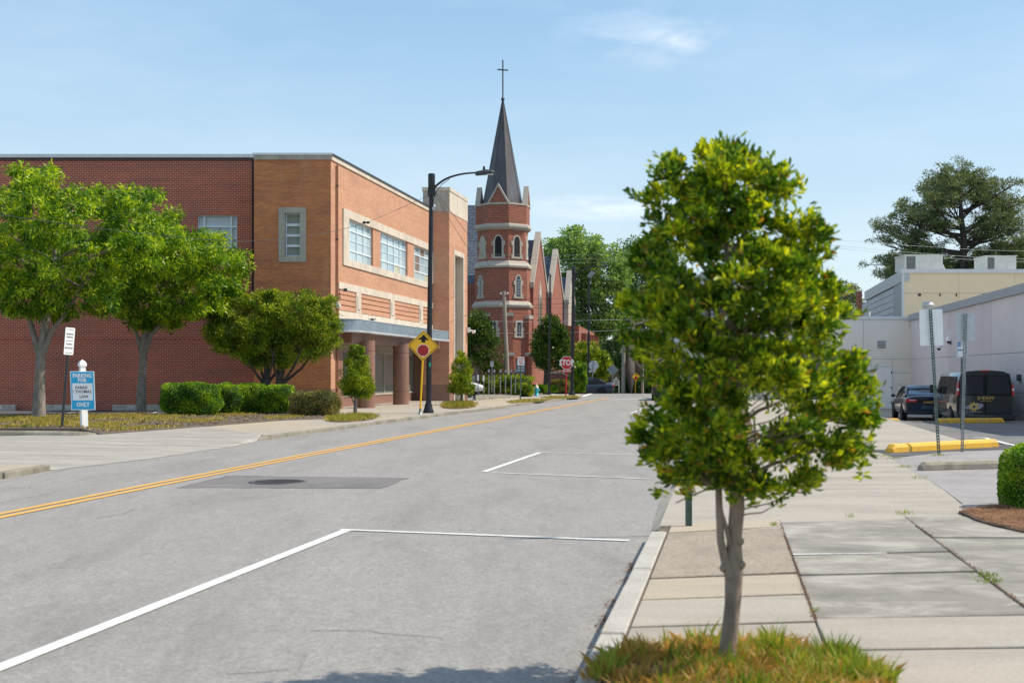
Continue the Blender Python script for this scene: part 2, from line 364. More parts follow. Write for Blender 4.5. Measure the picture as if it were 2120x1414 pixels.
M['sign_yellow'] = pm('sign_yellow', (.95, .50, .012), .4, var=.03)
M['sign_red'] = pm('sign_red', (.60, .012, .018), .4, var=.04)
M['sign_darkred'] = pm('sign_dark_red', (.42, .008, .012), .4, var=.04)
M['sign_blue'] = pm('sign_cyan', (.01, .42, .72), .4, var=.02)
M['sign_navy'] = pm('sign_blue', (.02, .16, .42), .4, var=.02)
M['teal'] = pm('hydrant_teal', (.02, .42, .50), .45, var=.15, scale=20)
M['hyd_cap'] = pm('hydrant_cap', (.75, .62, .48), .5, var=.1)
M['green_dot'] = pm('green_sticker', (.02, .5, .35), .5)
M['gold'] = pm('gold_lettering', (.62, .42, .13), .35, metal=.3, var=.05)
M['silver'] = pm('silver_decal', (.34, .35, .38), .35, metal=.3)
M['tyre'] = pm('tyre_rubber', (.018, .018, .02), .8, var=.2)
M['rim'] = pm('steel_rim', (.25, .25, .26), .35, metal=.8)
M['tail_red'] = pm('tail_light_red', (.55, .012, .015), .15, var=.05, coat=.8)
M['tail_clear'] = pm('reversing_light', (.75, .70, .70), .15, var=.03, coat=.8)
M['plastic_dark'] = pm('dark_plastic', (.03, .03, .033), .6)
M['seam'] = pm('panel_gap', (.006, .006, .007), .8)
M['curtain'] = pm('roller_shutter', (.20, .165, .15), .6, var=.05, stretch=(1, 1, 1))
def paint(name, c, rough=.12):
    m, t, b = newmat(name); b.inputs['Base Color'].default_value = (*c, 1); b.inputs['Roughness'].default_value = .35
    b.inputs['Coat Weight'].default_value = 1; b.inputs['Coat Roughness'].default_value = rough; b.inputs['Metallic'].default_value = 0; b.inputs['Specular IOR Level'].default_value = .3; b.inputs['Coat IOR'].default_value = 1.4
    tc = t.node('ShaderNodeTexCoord'); bump(t, b, t.noise(tc.outputs['Object'], 1.5, 2), .04, .02); return m
M['car_black'] = paint('black_car_paint', (.010, .011, .014), .04)
M['car_blue'] = paint('dark_blue_car_paint', (.016, .025, .05), .05)
M['car_white'] = paint('white_car_paint', (.7, .7, .7), .05)
def glassy(name, c, rough=.05, spec=.8, var=0, metal=0):
    m, t, b = newmat(name); g = t.node('ShaderNodeNewGeometry')
    col = t.mix(g.outputs['Random Per Island'], [q*(1-var) for q in c], [q*(1+var) for q in c]); t.link(col, b.inputs['Base Color'])
    b.inputs['Roughness'].default_value = rough; b.inputs['Specular IOR Level'].default_value = spec; b.inputs['Metallic'].default_value = metal
    tc = t.node('ShaderNodeTexCoord'); bump(t, b, t.noise(tc.outputs['Object'], .8, 2), .05, .02)
    return m
M['pane'] = glassy('pale_blinded_glass', (.42, .53, .56), .12, .6, .1)
M['pane_b'] = glassy('blue_tinted_pane', (.33, .45, .50), .1, .6)
M['pane_yellow'] = glassy('yellowed_pane', (.50, .50, .33), .2)
M['pane_brown'] = glassy('brown_pane', (.22, .17, .14), .2)
M['blind'] = pm('green_grey_blind', (.33, .35, .29), .7, var=.05)
M['white_blind'] = pm('white_window_blind', (.62, .68, .70), .6, var=.03)
M['shop_glass'] = glassy('shop_glass', (.20, .225, .195), .04, .8)
M['dark_glass'] = glassy('dark_glass', (.012, .014, .017), .02, .9)
M['car_glass'] = glassy('tinted_car_glass', (.012, .015, .02), .02, .5)
M['car_glass_blue'] = glassy('sky_tinted_glass', (.12, .20, .27), .04, 1.0, metal=.6)  # blue sky reflection tinted into the glass colour
M['leaf_near'] = leafmat('broadleaf_near', (.018, .065, .008), (.11, .23, .012), (.68, .72, .03), .45, .42, red=(.42, .17, .03), cs=6.5)
M['leaf_elm'] = leafmat('street_tree_leaf', (.018, .07, .007), (.12, .27, .012), (.56, .66, .03), .48, .4)
M['leaf_myrtle'] = leafmat('small_tree_leaf', (.03, .085, .008), (.14, .24, .014), (.52, .58, .035), .4, .42, red=(.36, .22, .04))
M['leaf_hedge'] = leafmat('hedge_leaf', (.015, .07, .006), (.10, .25, .012), (.45, .60, .02), .3, .4)
M['leaf_cone'] = leafmat('cone_shrub_leaf', (.025, .075, .006), (.13, .23, .01), (.50, .56, .025), .35, .38, red=(.3, .2, .03))
M['leaf_pinkish'] = leafmat('abelia_leaf', (.05, .07, .015), (.19, .18, .05), (.38, .32, .10), .3, .5, red=(.46, .32, .2))
M['leaf_dark'] = leafmat('evergreen_leaf', (.012, .045, .006), (.045, .10, .010), (.17, .24, .025), .25, .38)
M['leaf_far'] = leafmat('hazy_far_tree_leaf', (.08, .16, .07), (.18, .31, .09), (.40, .54, .14), .42, .5)  # paled and blued: distance haze mixed into the leaf colours
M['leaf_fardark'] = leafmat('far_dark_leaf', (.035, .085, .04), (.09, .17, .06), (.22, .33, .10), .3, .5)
M['leaf_pine'] = leafmat('pine_needle', (.045, .08, .045), (.11, .155, .065), (.28, .31, .11), .25, .5)
M['leaf_pale'] = leafmat('pale_spring_leaf', (.12, .15, .06), (.20, .24, .10), (.30, .33, .14), .35, .5)
M['leaf_bloom'] = leafmat('blossom', (.25, .24, .14), (.38, .34, .22), (.55, .48, .34), .35, .5)
M['grass_near'] = leafmat('dry_and_green_grass', (.24, .20, .03), (.52, .30, .08), (.80, .56, .24), .35, .55, red=(.5, .22, .07))
M['grass_verge'] = leafmat('patchy_grass', (.20, .22, .04), (.40, .34, .06), (.56, .42, .12), .3, .6, red=(.42, .22, .08))
M['grass_green'] = leafmat('green_grass', (.09, .20, .015), (.24, .34, .03), (.42, .44, .06), .35, .5)
M['straw'] = leafmat('pine_straw', (.20, .09, .04), (.34, .17, .08), (.46, .26, .13), .1, .7)
M['chips'] = leafmat('bark_chips', (.09, .06, .052), (.17, .115, .095), (.24, .18, .15), .05, .8)
M['deadleaf'] = leafmat('dead_leaves', (.12, .05, .03), (.22, .11, .06), (.32, .18, .10), .15, .7)
# ================================================================== SETTING: ground, road, pavements
UX, UY = .1711, .98525           # direction of the street
NX, NY = UY, -UX                 # across the street, towards the right
def lot_h(y):
    if y < 25: return 0.0
    if y < 44: return -.19*(y-25)/19
    if y < 47: return -.19-.31*(y-44)/3
    return -.5
def base_h(x, y):
    z = 0.0
    if y > 98: z = -.021*(min(y, 300)-98)
    e = x-(9.5+.17*(y-44)); t = max(0, min(1, e/2.0))
    if y < 98: z += min(0, lot_h(y)*t)
    return z
def structure(o, name=None): return tag(o, kind='structure')
xs = [-2500, -400, -120, -60, -30, -12, 0, 4]+[6+.75*i for i in range(34)]+[34, 45, 80, 200, 500, 2500]
ys = [-80, -20, 0, 10, 20, 25]+[27+2.2*i for i in range(33)]+[98, 102, 110, 120, 140, 180, 240, 300, 500, 1200, 3500]
ys = sorted(set(ys))
mb = MB(); nx = len(xs)
mb.add([(x, y, base_h(x, y)-.16) for y in ys for x in xs], [(j*nx+i, j*nx+i+1, (j+1)*nx+i+1, (j+1)*nx+i) for j in range(len(ys)-1) for i in range(nx-1)])
structure(mb.build('ground', M['far_ground']))
# road: asphalt from kerb to kerb, on over the crest, with the cross street
def lineX(x0, y0, y, s=.1736): return x0+s*(y-y0)
def strip(x0, y0, w0, w1, ya, yb, z, n=20):
    """ribbon along the street: left/right offsets w0, w1 from a line through (x0, y0)"""
    v = []; f = []
    for i in range(n+1):
        y = ya+(yb-ya)*i/n; xx = lineX(x0, y0, y); zz = z+(-.021*(y-98) if y > 98 else 0)
        v += [(xx+w0, y, zz), (xx+w1, y, zz)]
    for i in range(n): f.append((2*i, 2*i+1, 2*i+3, 2*i+2))
    return v, f
road = MB()
v, f = strip(0, 0, -22, 1.6, -20, 160, -.1, 45)
road.add(v, f)
structure(road.build('road', M['asphalt']))
mb = MB(); mb.add([(-150, 88, -.096), (160, 86, -.096), (160, 97, -.096), (-150, 97, -.096)], [(0, 1, 2, 3)])
structure(mb.build('cross_street', M['asphalt']))
def poly_sheet(name, pts, m, z=None, kind='structure', parent=None):
    """pts: (px, py, z) picture points set down on their height, as one flat or gently folded sheet"""
    vs = [G(*p) for p in pts]
    me = MB(); me.add(vs, [tuple(range(len(vs)))])
    o = me.build(name, m, parent)
    if kind and parent is None: tag(o, kind=kind)
    return o
def tri_sheet(name, rows, m, parent=None):
    """rows of equal length of (px, py, z)"""
    n = len(rows[0]); mb = MB(); mb.add([G(*p) for r in rows for p in r], [(j*n+i, j*n+i+1, (j+1)*n+i+1, (j+1)*n+i) for j in range(len(rows)-1) for i in range(n-1)])
    o = mb.build(name, m, parent)
    if parent is None: tag(o, kind='structure')
    return o
M['manhole'] = pm('worn_iron', (.11, .10, .095), .6, metal=.3, var=.3, scale=20)
# darker resurfaced patch round the manhole
pp_ = []
cor = [(367, 1009), (470, 984), (845, 989), (790, 1011)]
for i in range(4):
    a_, b_ = cor[i], cor[(i+1) % 4]
    for k in range(12): u = k/12; g0 = G(a_[0]+(b_[0]-a_[0])*u, a_[1]+(b_[1]-a_[1])*u, -.096); pp_.append((g0[0]+random.uniform(-.03, .03), g0[1]+random.uniform(-.05, .05), -.096))
mb = MB(); mb.add(pp_, [tuple(range(48))[::-1]])
structure(mb.build('road_patch', M['asphalt_dark']))
c = Vector(G(575, 997, -.09)); mb = MB(); mb.lathe([(.43, -.006), (.43, .004), (.37, .006), (.37, .001), (.02, .003)], c, 28)
mh = thing('manhole', 'round iron manhole cover in the dark asphalt patch on the road', 'manhole cover', c); mb.build('frame', M['manhole'], mh)
mb = MB()
for i in range(-3, 4):
    hw = math.sqrt(max(0, .34**2-(i*.09)**2)); mb.box(c.x-hw, c.x+hw, c.y+i*.09-.015, c.y+i*.09+.015, c.z+.002, c.z+.009)
mb.build('cover', M['manhole'], mh)
# painted lines
def paint_line(name, pts, wid, m, z=-.092, kind='structure'):
    """pts: ground points; a painted band of width wid along them"""
    p = [Vector((q[0], q[1], 0)) for q in pts]; v = []; f = []
    for i, q in enumerate(p):
        d = (p[min(i+1, len(p)-1)]-p[max(i-1, 0)]).normalized(); n = Vector((d.y, -d.x, 0))
        zz = z+(-.021*(q.y-98) if q.y > 98 else 0)
        for s in (-.5, .5): r = q+n*wid*s; v.append((r.x, r.y, zz))
    for i in range(len(p)-1): f.append((2*i, 2*i+1, 2*i+3, 2*i+2))
    mb = MB(); mb.add(v, f); o = mb.build(name, m); return tag(o, kind=kind)
yl = [G(0, 1068, -.1), G(350, 998, -.1), G(700, 930, -.1), G(1000, 873.5, -.1), G(1080, 857.5, -.1), G(1260, 824, -.1)]
d0 = (Vector(yl[0])-Vector(yl[1])).normalized(); yl = [tuple(Vector(yl[0])+d0*12)]+yl
def off(pts, d):
    r = []
    for i, q in enumerate(pts):
        t = (Vector(pts[min(i+1, len(pts)-1)])-Vector(pts[max(i-1, 0)])).normalized(); r.append((q[0]+t.y*d, q[1]-t.x*d, q[2]))
    return r
paint_line('yellow_centre_line', off(yl, -.10), .105, M['yellow_paint']); paint_line('yellow_centre_line', off(yl, .11), .105, M['yellow_paint'])
A1 = G(0, 1383, -.1); B1 = G(718, 1098, -.1); dv = (Vector(B1)-Vector(A1)).normalized()
paint_line('parking_line', [tuple(Vector(A1)-dv*4), A1, B1], .11, M['white_paint'])
paint_line('parking_line', [G(705, 1097, -.1), G(1302, 1120, -.1)], .085, M['white_paint'], -.0915)
paint_line('parking_line', [G(1003, 977, -.1), G(1118, 937, -.1)], .10, M['white_paint'])
paint_line('parking_line', [G(1020, 979, -.1), G(1345, 992, -.1)], .075, M['thin_white'], -.0915)
paint_line('parking_line', [G(1115, 937, -.1), G(1345, 943, -.1)], .075, M['thin_white'], -.0915)
paint_line('parking_line', [G(1306, 856, -.1), G(1330, 847, -.1)], .10, M['thin_white'])
paint_line('stop_line', [G(1236, 828, -.1), G(1330, 826, -.1)], .5, M['thin_white'])
paint_line('stop_line', [G(1130, 820.5, -.1), G(1148, 815.5, -.1)], .3, M['white_paint'])
paint_line('stop_line', [G(1206, 821, -.1), G(1224, 815, -.1)], .3, M['white_paint'])
# thin dark tar seam near the second bay, tar snakes
tars = [[(60, 996), (190, 985), (300, 976)], [(0, 1040), (60, 1030), (110, 1022)], [(200, 1075), (260, 1062), (290, 1050)],
        [(1102, 986), (1200, 988), (1330, 990)], [(640, 1305), (760, 1306), (830, 1314), (930, 1322)], [(470, 1395), (620, 1385)]]
for k, t in enumerate(tars):
    pts = []
    for i in range(len(t)-1):
        for s in range(8):
            a = s/8; pts.append(G(t[i][0]*(1-a)+t[i+1][0]*a, t[i][1]*(1-a)+t[i+1][1]*a+random.uniform(-1.2, 1.2), -.1))
    paint_line('tar_seam', pts, .009, M['asphalt_dark'], -.0955)

# ---- left pavement with its kerb stones
kl = [(560, 909.5), (640, 898), (711, 888.5), (802, 876), (885, 865.5), (929, 859), (1000, 851), (1045, 845), (1091, 837.5), (1166, 829), (1204, 824)]
kerb_g = [G(x, y, -.1) for x, y in kl]
kl_end = 0
back_l = [(1204, 815.5), (1110, 818), (1010, 826), (935, 832), (855, 832), (700, 846), (690, 866), (600, 869), (520, 875), (430, 883)]
pl = [(q[0], q[1]) for q in off(kerb_g, -.17)]+[G(x, y, 0)[:2] for x, y in back_l]
lp = MB(); lp.prism(pl, -.12, -.03)
left_pave = structure(lp.build('left_pavement', M['kerb']))
# slabs between the kerb and the back edge, cut across the street
def cut_poly(poly, axis_o, axis_d, lo, hi):
    """clip polygon to lo <= (p-o).d <= hi"""
    def clip(pl, s, lim):
        out = []
        for i in range(len(pl)):
            a, b = pl[i], pl[(i+1) % len(pl)]
            da = s*((a[0]-axis_o[0])*axis_d[0]+(a[1]-axis_o[1])*axis_d[1]-lim); db = s*((b[0]-axis_o[0])*axis_d[0]+(b[1]-axis_o[1])*axis_d[1]-lim)
            if da >= 0: out.append(a)
            if (da > 0) != (db > 0) and da != db: t = da/(da-db); out.append((a[0]+(b[0]-a[0])*t, a[1]+(b[1]-a[1])*t))
        return out
    r = clip(poly, 1, lo)
    return clip(r, -1, hi) if len(r) > 2 else []
o0 = kerb_g[0]; cuts = [0]; 
while cuts[-1] < 95: cuts.append(cuts[-1]+random.choice([2.4, 3.0, 3.0]))
for i in range(len(cuts)-1):
    q = cut_poly(pl, o0, (UX, UY), cuts[i]-8+.008, cuts[i+1]-8-.008)
    if len(q) > 2:
        for lo, hi in ((-60, -1.6), (-1.586, 9)):
            # split along the street by distance from the kerb line start
            ref = (o0[0], o0[1])
            qq = cut_poly(q, ref, (NX, NY), lo+.007, hi-.007)
            if len(qq) > 2:
                mb = MB(); mb.prism(qq, -.04, random.uniform(-.004, .002)); mb.build('concrete_slab', M['concrete_tan' if random.random() < .5 else 'concrete'], left_pave)
kb = off(kerb_g, -.085)
acc = 0
def kerb_run(name, pts, wid, z0, z1, m, parent, step=2.4, gap=.012, rnd=.015):
    """kerb stones along a ground polyline"""
    seg = []; 
    for i in range(len(pts)-1):
        a, b = Vector(pts[i][:2]), Vector(pts[i+1][:2]); L = (b-a).length; k = max(1, round(L/step))
        for j in range(k): seg.append((a+(b-a)*(j/k), a+(b-a)*((j+1)/k)))
    for a, b in seg:
        d = (b-a).normalized(); n = Vector((d.y, -d.x)); a2 = a+d*gap/2; b2 = b-d*gap/2; w = wid/2
        zt = z1+random.uniform(-rnd, rnd*.3)
        mb = MB(); mb.prism([tuple(a2+n*w), tuple(b2+n*w), tuple(b2-n*w), tuple(a2-n*w)], z0, zt); mb.build(name, m, parent, bevel=.012)
kerb_run('kerb_stone', kb, .17, -.12, .004, M['kerb'], left_pave)
k0 = Vector(kb[0][:2]); u_ = Vector((UX, UY)); n_ = Vector((UY, -UX)); mb = MB()
mb.prism([tuple(k0+n_*.085-u_*.9), tuple(k0+n_*.085-u_*.01), tuple(k0-n_*.085-u_*.01), tuple(k0-n_*.085-u_*.9)], -.12, [-.085, .0, .0, -.085]); mb.build('kerb_ramp_stone', M['kerb'], left_pave)
# ---- driveway apron on the left, near pavement corner
APM = groundmat('apron_concrete', (.36, .335, .295), fine=.16, patches=.2, stain=(.24, .225, .20), light=(.46, .42, .37), stretchdir=(.25, 1.6, 1), agg=110, samt=.5)
q0, q1 = Vector(pl[0]), Vector(pl[-1]); ke = Vector(kerb_g[0][:2])-Vector((UX, UY))*.7; qm = q0+(q1-q0)*.04
def mixed_sheet(name, rows, m):
    n = len(rows[0]); mb = MB(); mb.add([q for r in rows for q in r], [(j*n+i, j*n+i+1, (j+1)*n+i+1, (j+1)*n+i) for j in range(len(rows)-1) for i in range(n-1)]); return structure(mb.build(name, m))
mixed_sheet('driveway_apron', [[G(-260, 993, -.094), G(95, 974.5, -.094), G(304, 950.5, -.094), G(470, 926, -.094), (ke.x, ke.y, -.094)],
                               [G(-260, 955, -.05), G(60, 950, -.05), G(250, 925, -.05), G(400, 905, -.03), (qm.x, qm.y, .0015)],
                               [G(-260, 905, -.02), G(0, 903, -.02), G(205, 897, -.004), G(345, 886, .0015), (q1.x, q1.y, .0015)]], APM)
nearc = [G(-260, 1010, -.1)[:2], G(0, 990, -.1)[:2], G(62, 979, -.1)[:2], G(95, 972, -.1)[:2], G(55, 963, 0)[:2], G(-260, 958, 0)[:2]]
mb = MB(); mb.prism(nearc, -.12, -.004); nearp = structure(mb.build('near_left_pavement', M['concrete_tan']))
kerb_run('kerb_stone', [G(-260, 1012, -.1), G(0, 991, -.1), G(62, 980, -.1), G(95, 974, -.1)], .16, -.12, .006, M['kerb'], nearp, 1.6)
# ---- parking lot on the left behind the verge
mb = MB(); mb.add([(-60, 30, -.055), (-60, 54.6, -.055), (-7.0, 54.6, -.055), (-7.0, 30, -.055)], [(3, 2, 1, 0)])
structure(mb.build('left_car_park', M['pinkgrey']))
mb = MB(); mb.add([(-60, 44.8, -.05), (-60, 54.4, -.05), (-12, 54.4, -.05), (-12, 44.8, -.05)], [(3, 2, 1, 0)])
structure(mb.build('sealed_parking_bays', M['sealcoat']))
for p, q in (((-60, 856), (68, 843)), ((140, 855), (235, 845)), ((315, 855), (355, 846)), ((-200, 857), (-90, 844))):
    paint_line('bay_line', [G(p[0], p[1], -.05), G(q[0], q[1], -.05)], .1, M['white_paint'], -.045)
# ---- verge: soil mound with kerb round its road side
vf = [(-200, 889), (0, 889), (168, 889), (205, 899), (345, 889), (600, 869.5), (692, 866.5), (692, 850), (600, 851), (450, 856), (300, 858), (60, 863), (-200, 866)]
vp = [G(x, y, 0)[:2] for x, y in vf]
mb = MB(); mb.prism(vp, -.12, .03); verge = structure(mb.build('verge', M['dirt']))
ki = [G(x, y, -.02) for x, y in ((-200, 901), (0, 901), (120, 902), (165, 902.5), (190, 900.5), (207, 899.5))]
def rolled_kerb(name, pts, m, parent, hs):
    v = []; f = []
    for i, q in enumerate(pts):
        t = (Vector(pts[min(i+1, len(pts)-1)])-Vector(pts[max(i-1, 0)])).normalized(); n = Vector((t.y, -t.x, 0))
        for o_, z in ((.0, -.03), (.02, .03), (.06, .075), (.12, .085), (.30, .085), (.34, .02)):
            p_ = Vector(q)-n*o_*-1 if False else Vector(q)-n*o_; v.append((p_.x, p_.y, -.03+(z+.03)*hs[i]))
    for i in range(len(pts)-1):
        for k in range(5): f.append((i*6+k, (i+1)*6+k, (i+1)*6+k+1, i*6+k+1))
    mb = MB(); mb.add(v, f, 0, True); return mb.build(name, m, parent)
kerbm = rolled_kerb('rolled_kerb', ki, M['kerb'], verge, [1, 1, 1, 1, .75, .3])
# ---- right pavement: slabs, granite kerb, driveway
kr = [(2.05-.1736*0, 0)]
def kx(y, o=0): return 1.383+.1715*(y-12.64)+o     # left edge of the right kerb
rp = structure(MB().add([(kx(-6, .06), -6, -.014), (60, -6, -.014), (60, 14, -.014), (2.9, 14, -.014), (2.9, 13.05, -.014), (kx(13.05, .06), 13.05, -.014)], [(0, 1, 2, 3, 4, 5)]).build('right_pavement', M['dirt']))
joints_y = [2.0, 5.15, 7.62, 9.30, 10.12, 12.45]     # where the kerb stones meet
for a, b in zip(joints_y[:-1], joints_y[1:]):
    mb = MB(); a_, b_ = a+.008, b-.008
    w0, w1 = (.20, .20)
    mb.prism([(kx(a_), a_), (kx(a_)+.15, a_-.02), (kx(b_)+.15, b_-.02), (kx(b_), b_)], -.2, random.uniform(-.004, .006)); mb.build('granite_kerb_stone', M['granite'], rp, bevel=.01)
def slab4(name, px4, m, z=0.0, th=.06, parent=rp):
    vs = [G(x, y, 0)[:2] for x, y in px4]; mb = MB(); mb.prism(vs, z-th, z); return mb.build(name, m, parent, bevel=.006)
g_ = 1.6
def L1(y): p = G(1350, y, 0); return None
L_k = lambda y: CXP+F*(kx(F*H/(y-HY))+.165)/(F*H/(y-HY))         # pavement edge beside the kerb at row y
def lerp_line(p, q, y): return p[0]+(q[0]-p[0])*(y-p[1])/(q[1]-p[1])
def gline(p, q):
    """line through two picture points, taken on the ground: px at row py"""
    a, b = Vector(G(*p)), Vector(G(*q))
    def fx(y):
        D = F*H/(y-HY); X = a.x+(b.x-a.x)*(D-a.y)/(b.y-a.y); return CXP+F*X/D
    return fx
L_2 = gline((1614, 1080), (1690, 1288)); L_3 = gline((1868, 1066), (2118, 1254))
def col(name_rows, fl, fr, skew, mats, dz=(0, 0)):
    for (ya, yb), m, z in zip(name_rows, mats, dz):
        # ya: far row, yb: near row, at the left edge; the right edge sits a little higher in the picture
        xl0, xl1 = fl(ya), fl(yb); 
        ya2, yb2 = ya-skew*1.0, yb-skew*1.15
        xr0, xr1 = fr(ya2), fr(yb2)
        slab4('concrete_slab', [(xl0+1.5, ya+1), (xr0-2, ya2+1), (xr1-2.5, yb2-1.2), (xl1+2, yb-1.2)], m, z)
col([(1084, 1102), (1102.5, 1196.5), (1197, 1240), (1241, 1297), (1298, 1404), (1406, 1560), (1562, 2100)], L_k, L_2, 11, [M['concrete_tan'], M['pebble'], M['concrete_tan'], M['concrete'], M['concrete'], M['concrete'], M['concrete']], [0, .002, -.002, .001, 0, 0, 0])
col([(1080, 1148), (1149, 1189), (1190, 1279), (1280, 1345), (1346, 1470), (1472, 1700), (1702, 2300)], L_2, L_3, 7, [M['concrete_dark'], M['concrete_dark'], M['concrete_dark'], M['concrete'], M['concrete'], M['concrete'], M['concrete']], [0, .001, -.002, .003, 0, 0, 0])
fr = lambda y: L_3(y)+1100
col([(1068, 1112), (1113, 1262), (1264, 1400), (1402, 1700)], L_3, fr, 0, [M['concrete_dark'], M['concrete_dark'], M['concrete'], M['concrete']], [0, .001, 0, 0])
paint_line('worn_paint_line', [G(1642, 1148, 0), G(1835, 1145, 0)], .05, M['thin_white'], .0045)
# driveway and the paved corner
tri_sheet('driveway', [[(1349, 1098, -.094), (1362, 1097, -.03), (1640, 1108, -.008), (1868, 1090, -.008), (2030, 1075, -.008)],
                       [(1366, 1040, -.094), (1385, 1040, -.02), (1560, 1030, -.006), (1800, 1010, -.006), (1950, 1010, -.006)],
                       [(1384, 995, -.094), (1405, 995, -.02), (1560, 985, -.006), (1760, 975, -.006), (1890, 975, -.006)],
                       [(1400, 962, -.05), (1420, 962, -.02), (1560, 950, -.006), (1720, 940, -.006), (1838, 944, -.006)]], M['concrete'])
for a, b in (((1345, 1015), (1945, 1012)), ((1380, 998), (1905, 986)), ((1500, 975), (1880, 966))):
    pts = [G(a[0]+(b[0]-a[0])*i/12, a[1]+(b[1]-a[1])*i/12+random.uniform(-.5, .5), -.006) for i in range(13)]
    if a[0] > 1400 or True: paint_line('pavement_joint', pts[2:], .012, M['dirt'], -.0015)
mb = MB(); mb.add([G(*p) for p in [(1838, 944, -.002), (1890, 975, -.002), (1950, 1010, -.002), (1990, 1040, -.002), (2010, 1066, -.002), (3600, 1066, -.002), (3600, 925, -.002), (2035, 926, -.002), (1860, 938, -.002)]], [tuple(range(9))])
structure(mb.build('paved_corner', M['pinkgrey']))
# right verge island beyond the driveway and the kerb on to the crest
isl = [(kx(y, .0), y) for y in (17.6, 25, 40, 60, 84)]+[(kx(84, 1.5), 84), (kx(60, 1.5), 60), (kx(40, 1.4), 40), (kx(25, 1.3), 25), (kx(18.5, 1.0), 18.5)]
mb = MB(); mb.prism(isl, -.15, .0); isl_o = structure(mb.build('right_island', M['mulch']))
kerb_run('kerb_stone', [(kx(17.6, .08), 17.6), (kx(40, .08), 40), (kx(84, .08), 84)], .16, -.15, .03, M['kerb'], isl_o, 3.0)
mb = MB(); mb.prism([(kx(17.6, 0), 17.55), (kx(17.6, 0)+.42, 17.62), (kx(17.6, 0)+.42, 17.76), (kx(17.6, 0)+.1, 17.75)], -.1, .04); mb.build('painted_kerb_stone', M['stop_yellow'], isl_o)
# concrete walk right of the island
mb = MB(); mb.add([(kx(17.7, .9), 17.7, -.004), (kx(17.7, 6.0), 17.7, -.004), (kx(84, 6.0), 84, -.004), (kx(84, 1.4), 84, -.004)], [(0, 1, 2, 3)])
structure(mb.build('far_right_pavement', M['concrete']))
# car park on the right: sealed strip, worn asphalt, lower yard
def lot_rows(name, rows, m):
    mb = MB(); n = len(rows[0]); mb.add([q for r in rows for q in r], [(j*n+i, j*n+i+1, (j+1)*n+i+1, (j+1)*n+i) for j in range(len(rows)-1) for i in range(n-1)])
    return structure(mb.build(name, m))
def lrow(y, x0, x1, dz=0): return [(kx(y, 5.9), y, -.012), (max(x0, kx(y, 5.9)+1.2), y, lot_h(y)+dz), (x1, y, lot_h(y)+dz)]
lot_rows('right_car_park', [lrow(23.2, 5.6, 45, -.001), lrow(27, 6.6, 45, -.001), lrow(35, 8, 45, -.001), lrow(43.9, 9.5, 45, -.001)], M['lot_asphalt'])
mb = MB(); mb.add([G(*p) for p in [(1800, 930, .004), (1856, 947, .004), (1960, 934, .004), (2120, 929, .004), (2300, 925, .004), (2300, 912, .004), (2120, 919, .004), (1850, 931, .004)]], [tuple(range(8))])
structure(mb.build('sealed_strip', M['sealcoat']))
mb = MB(); mb.prism([(13.6, 43.9), (45, 43.9), (45, 44.4), (13.7, 44.4)], -.4, -.16); structure(mb.build('yard_kerb', M['kerb']))
lot_rows('yard_ramp', [lrow(43.9, 13.6, 45, -.01), lrow(47, 14.4, 45, .01)], M['concrete_dark'])
lot_rows('lower_yard', [lrow(47, 14.4, 45, .01), lrow(60, 16.5, 45, .01), lrow(84, 20, 45, .01)], M['concrete'])
paint_line('bay_line', [G(2016, 906, 0), G(2040, 907, 0), G(2080, 918, 0), G(2135, 930, 0)], .1, M['white_paint'], .012)
# mulch bed
mbp = [G(x, y, 0)[:2] for x, y in ((1985, 1061), (2030, 1053), (2090, 1046), (2400, 1040), (2400, 1108), (2120, 1103), (2060, 1090), (2020, 1078))]
mb = MB(); mb.prism(mbp, -.02, .02); structure(mb.build('mulch_bed', M['mulch']))
# ================================================================== BRICK BUILDING on the left
A0 = Vector((-7.36, 52.0)); KF = (1520-685)*52.0        # facade line through the corner
U2 = Vector((.17102, .98527)); N2 = Vector((.98527, -.17102))
def fs(px, off=0.0):
    """distance along the facade where picture column px meets the plane lying off metres in front of it"""
    t = (px-CXP)/F; o = A0+N2*off
    return (t*o.y-o.x)/(U2.x-t*U2.y)
def fp(s, off, z): q = A0+U2*s+N2*off; return (q.x, q.y, z)
def fbox(mb, s0, s1, o0, o1, z0, z1, mi=0):
    vs = [fp(s, o, z) for z in (z0, z1) for o in (o1, o0) for s in (s0, s1)]
    return mb.add(vs, [(0, 2, 3, 1), (4, 5, 7, 6), (0, 1, 5, 4), (2, 6, 7, 3), (0, 4, 6, 2), (1, 3, 7, 5)], mi)
def fz(px, py, off=0.0): q = A0+U2*fs(px, off)+N2*off; return H-(py-HY)*q.y/F
B = thing('brick_building', 'two storey red and orange brick building with blue canopy and pale window band', 'building', (A0.x, A0.y, 0))
ROOF = 10.16; S_END = fs(900)
# --- red side wall (with its window opening) and orange side wall
DR = 54.0; xr0, xr1 = -36.0, XX(525.5, DR); ztop = ZZ(327, DR)
wx0, wx1, wz0, wz1 = XX(409, DR), XX(491, DR), ZZ(514, DR), ZZ(446, DR)
def wall_with_hole(mb, y0, y1, X0, X1, Z0, Z1, h):
    hx0, hx1, hz0, hz1 = h
    for a, b, c, d in ((X0, hx0, Z0, Z1), (hx1, X1, Z0, Z1), (hx0, hx1, Z0, hz0), (hx0, hx1, hz1, Z1)): mb.box(a, b, y0, y1, c, d)
mb = MB(); wall_with_hole(mb, DR, DR+.35, xr0, xr1, -.1, ztop, (wx0, wx1, wz0, wz1)); mb.build('side_wall', M['brick_red'], B)['label'] = 'deep red brick side wall behind the parking bays'
D0 = 52.0; xo0, xo1 = XX(526, D0), A0.x
sx0, sx1, sz0, sz1 = XX(590, D0), XX(622, D0), ZZ(531, D0), ZZ(441.5, D0)
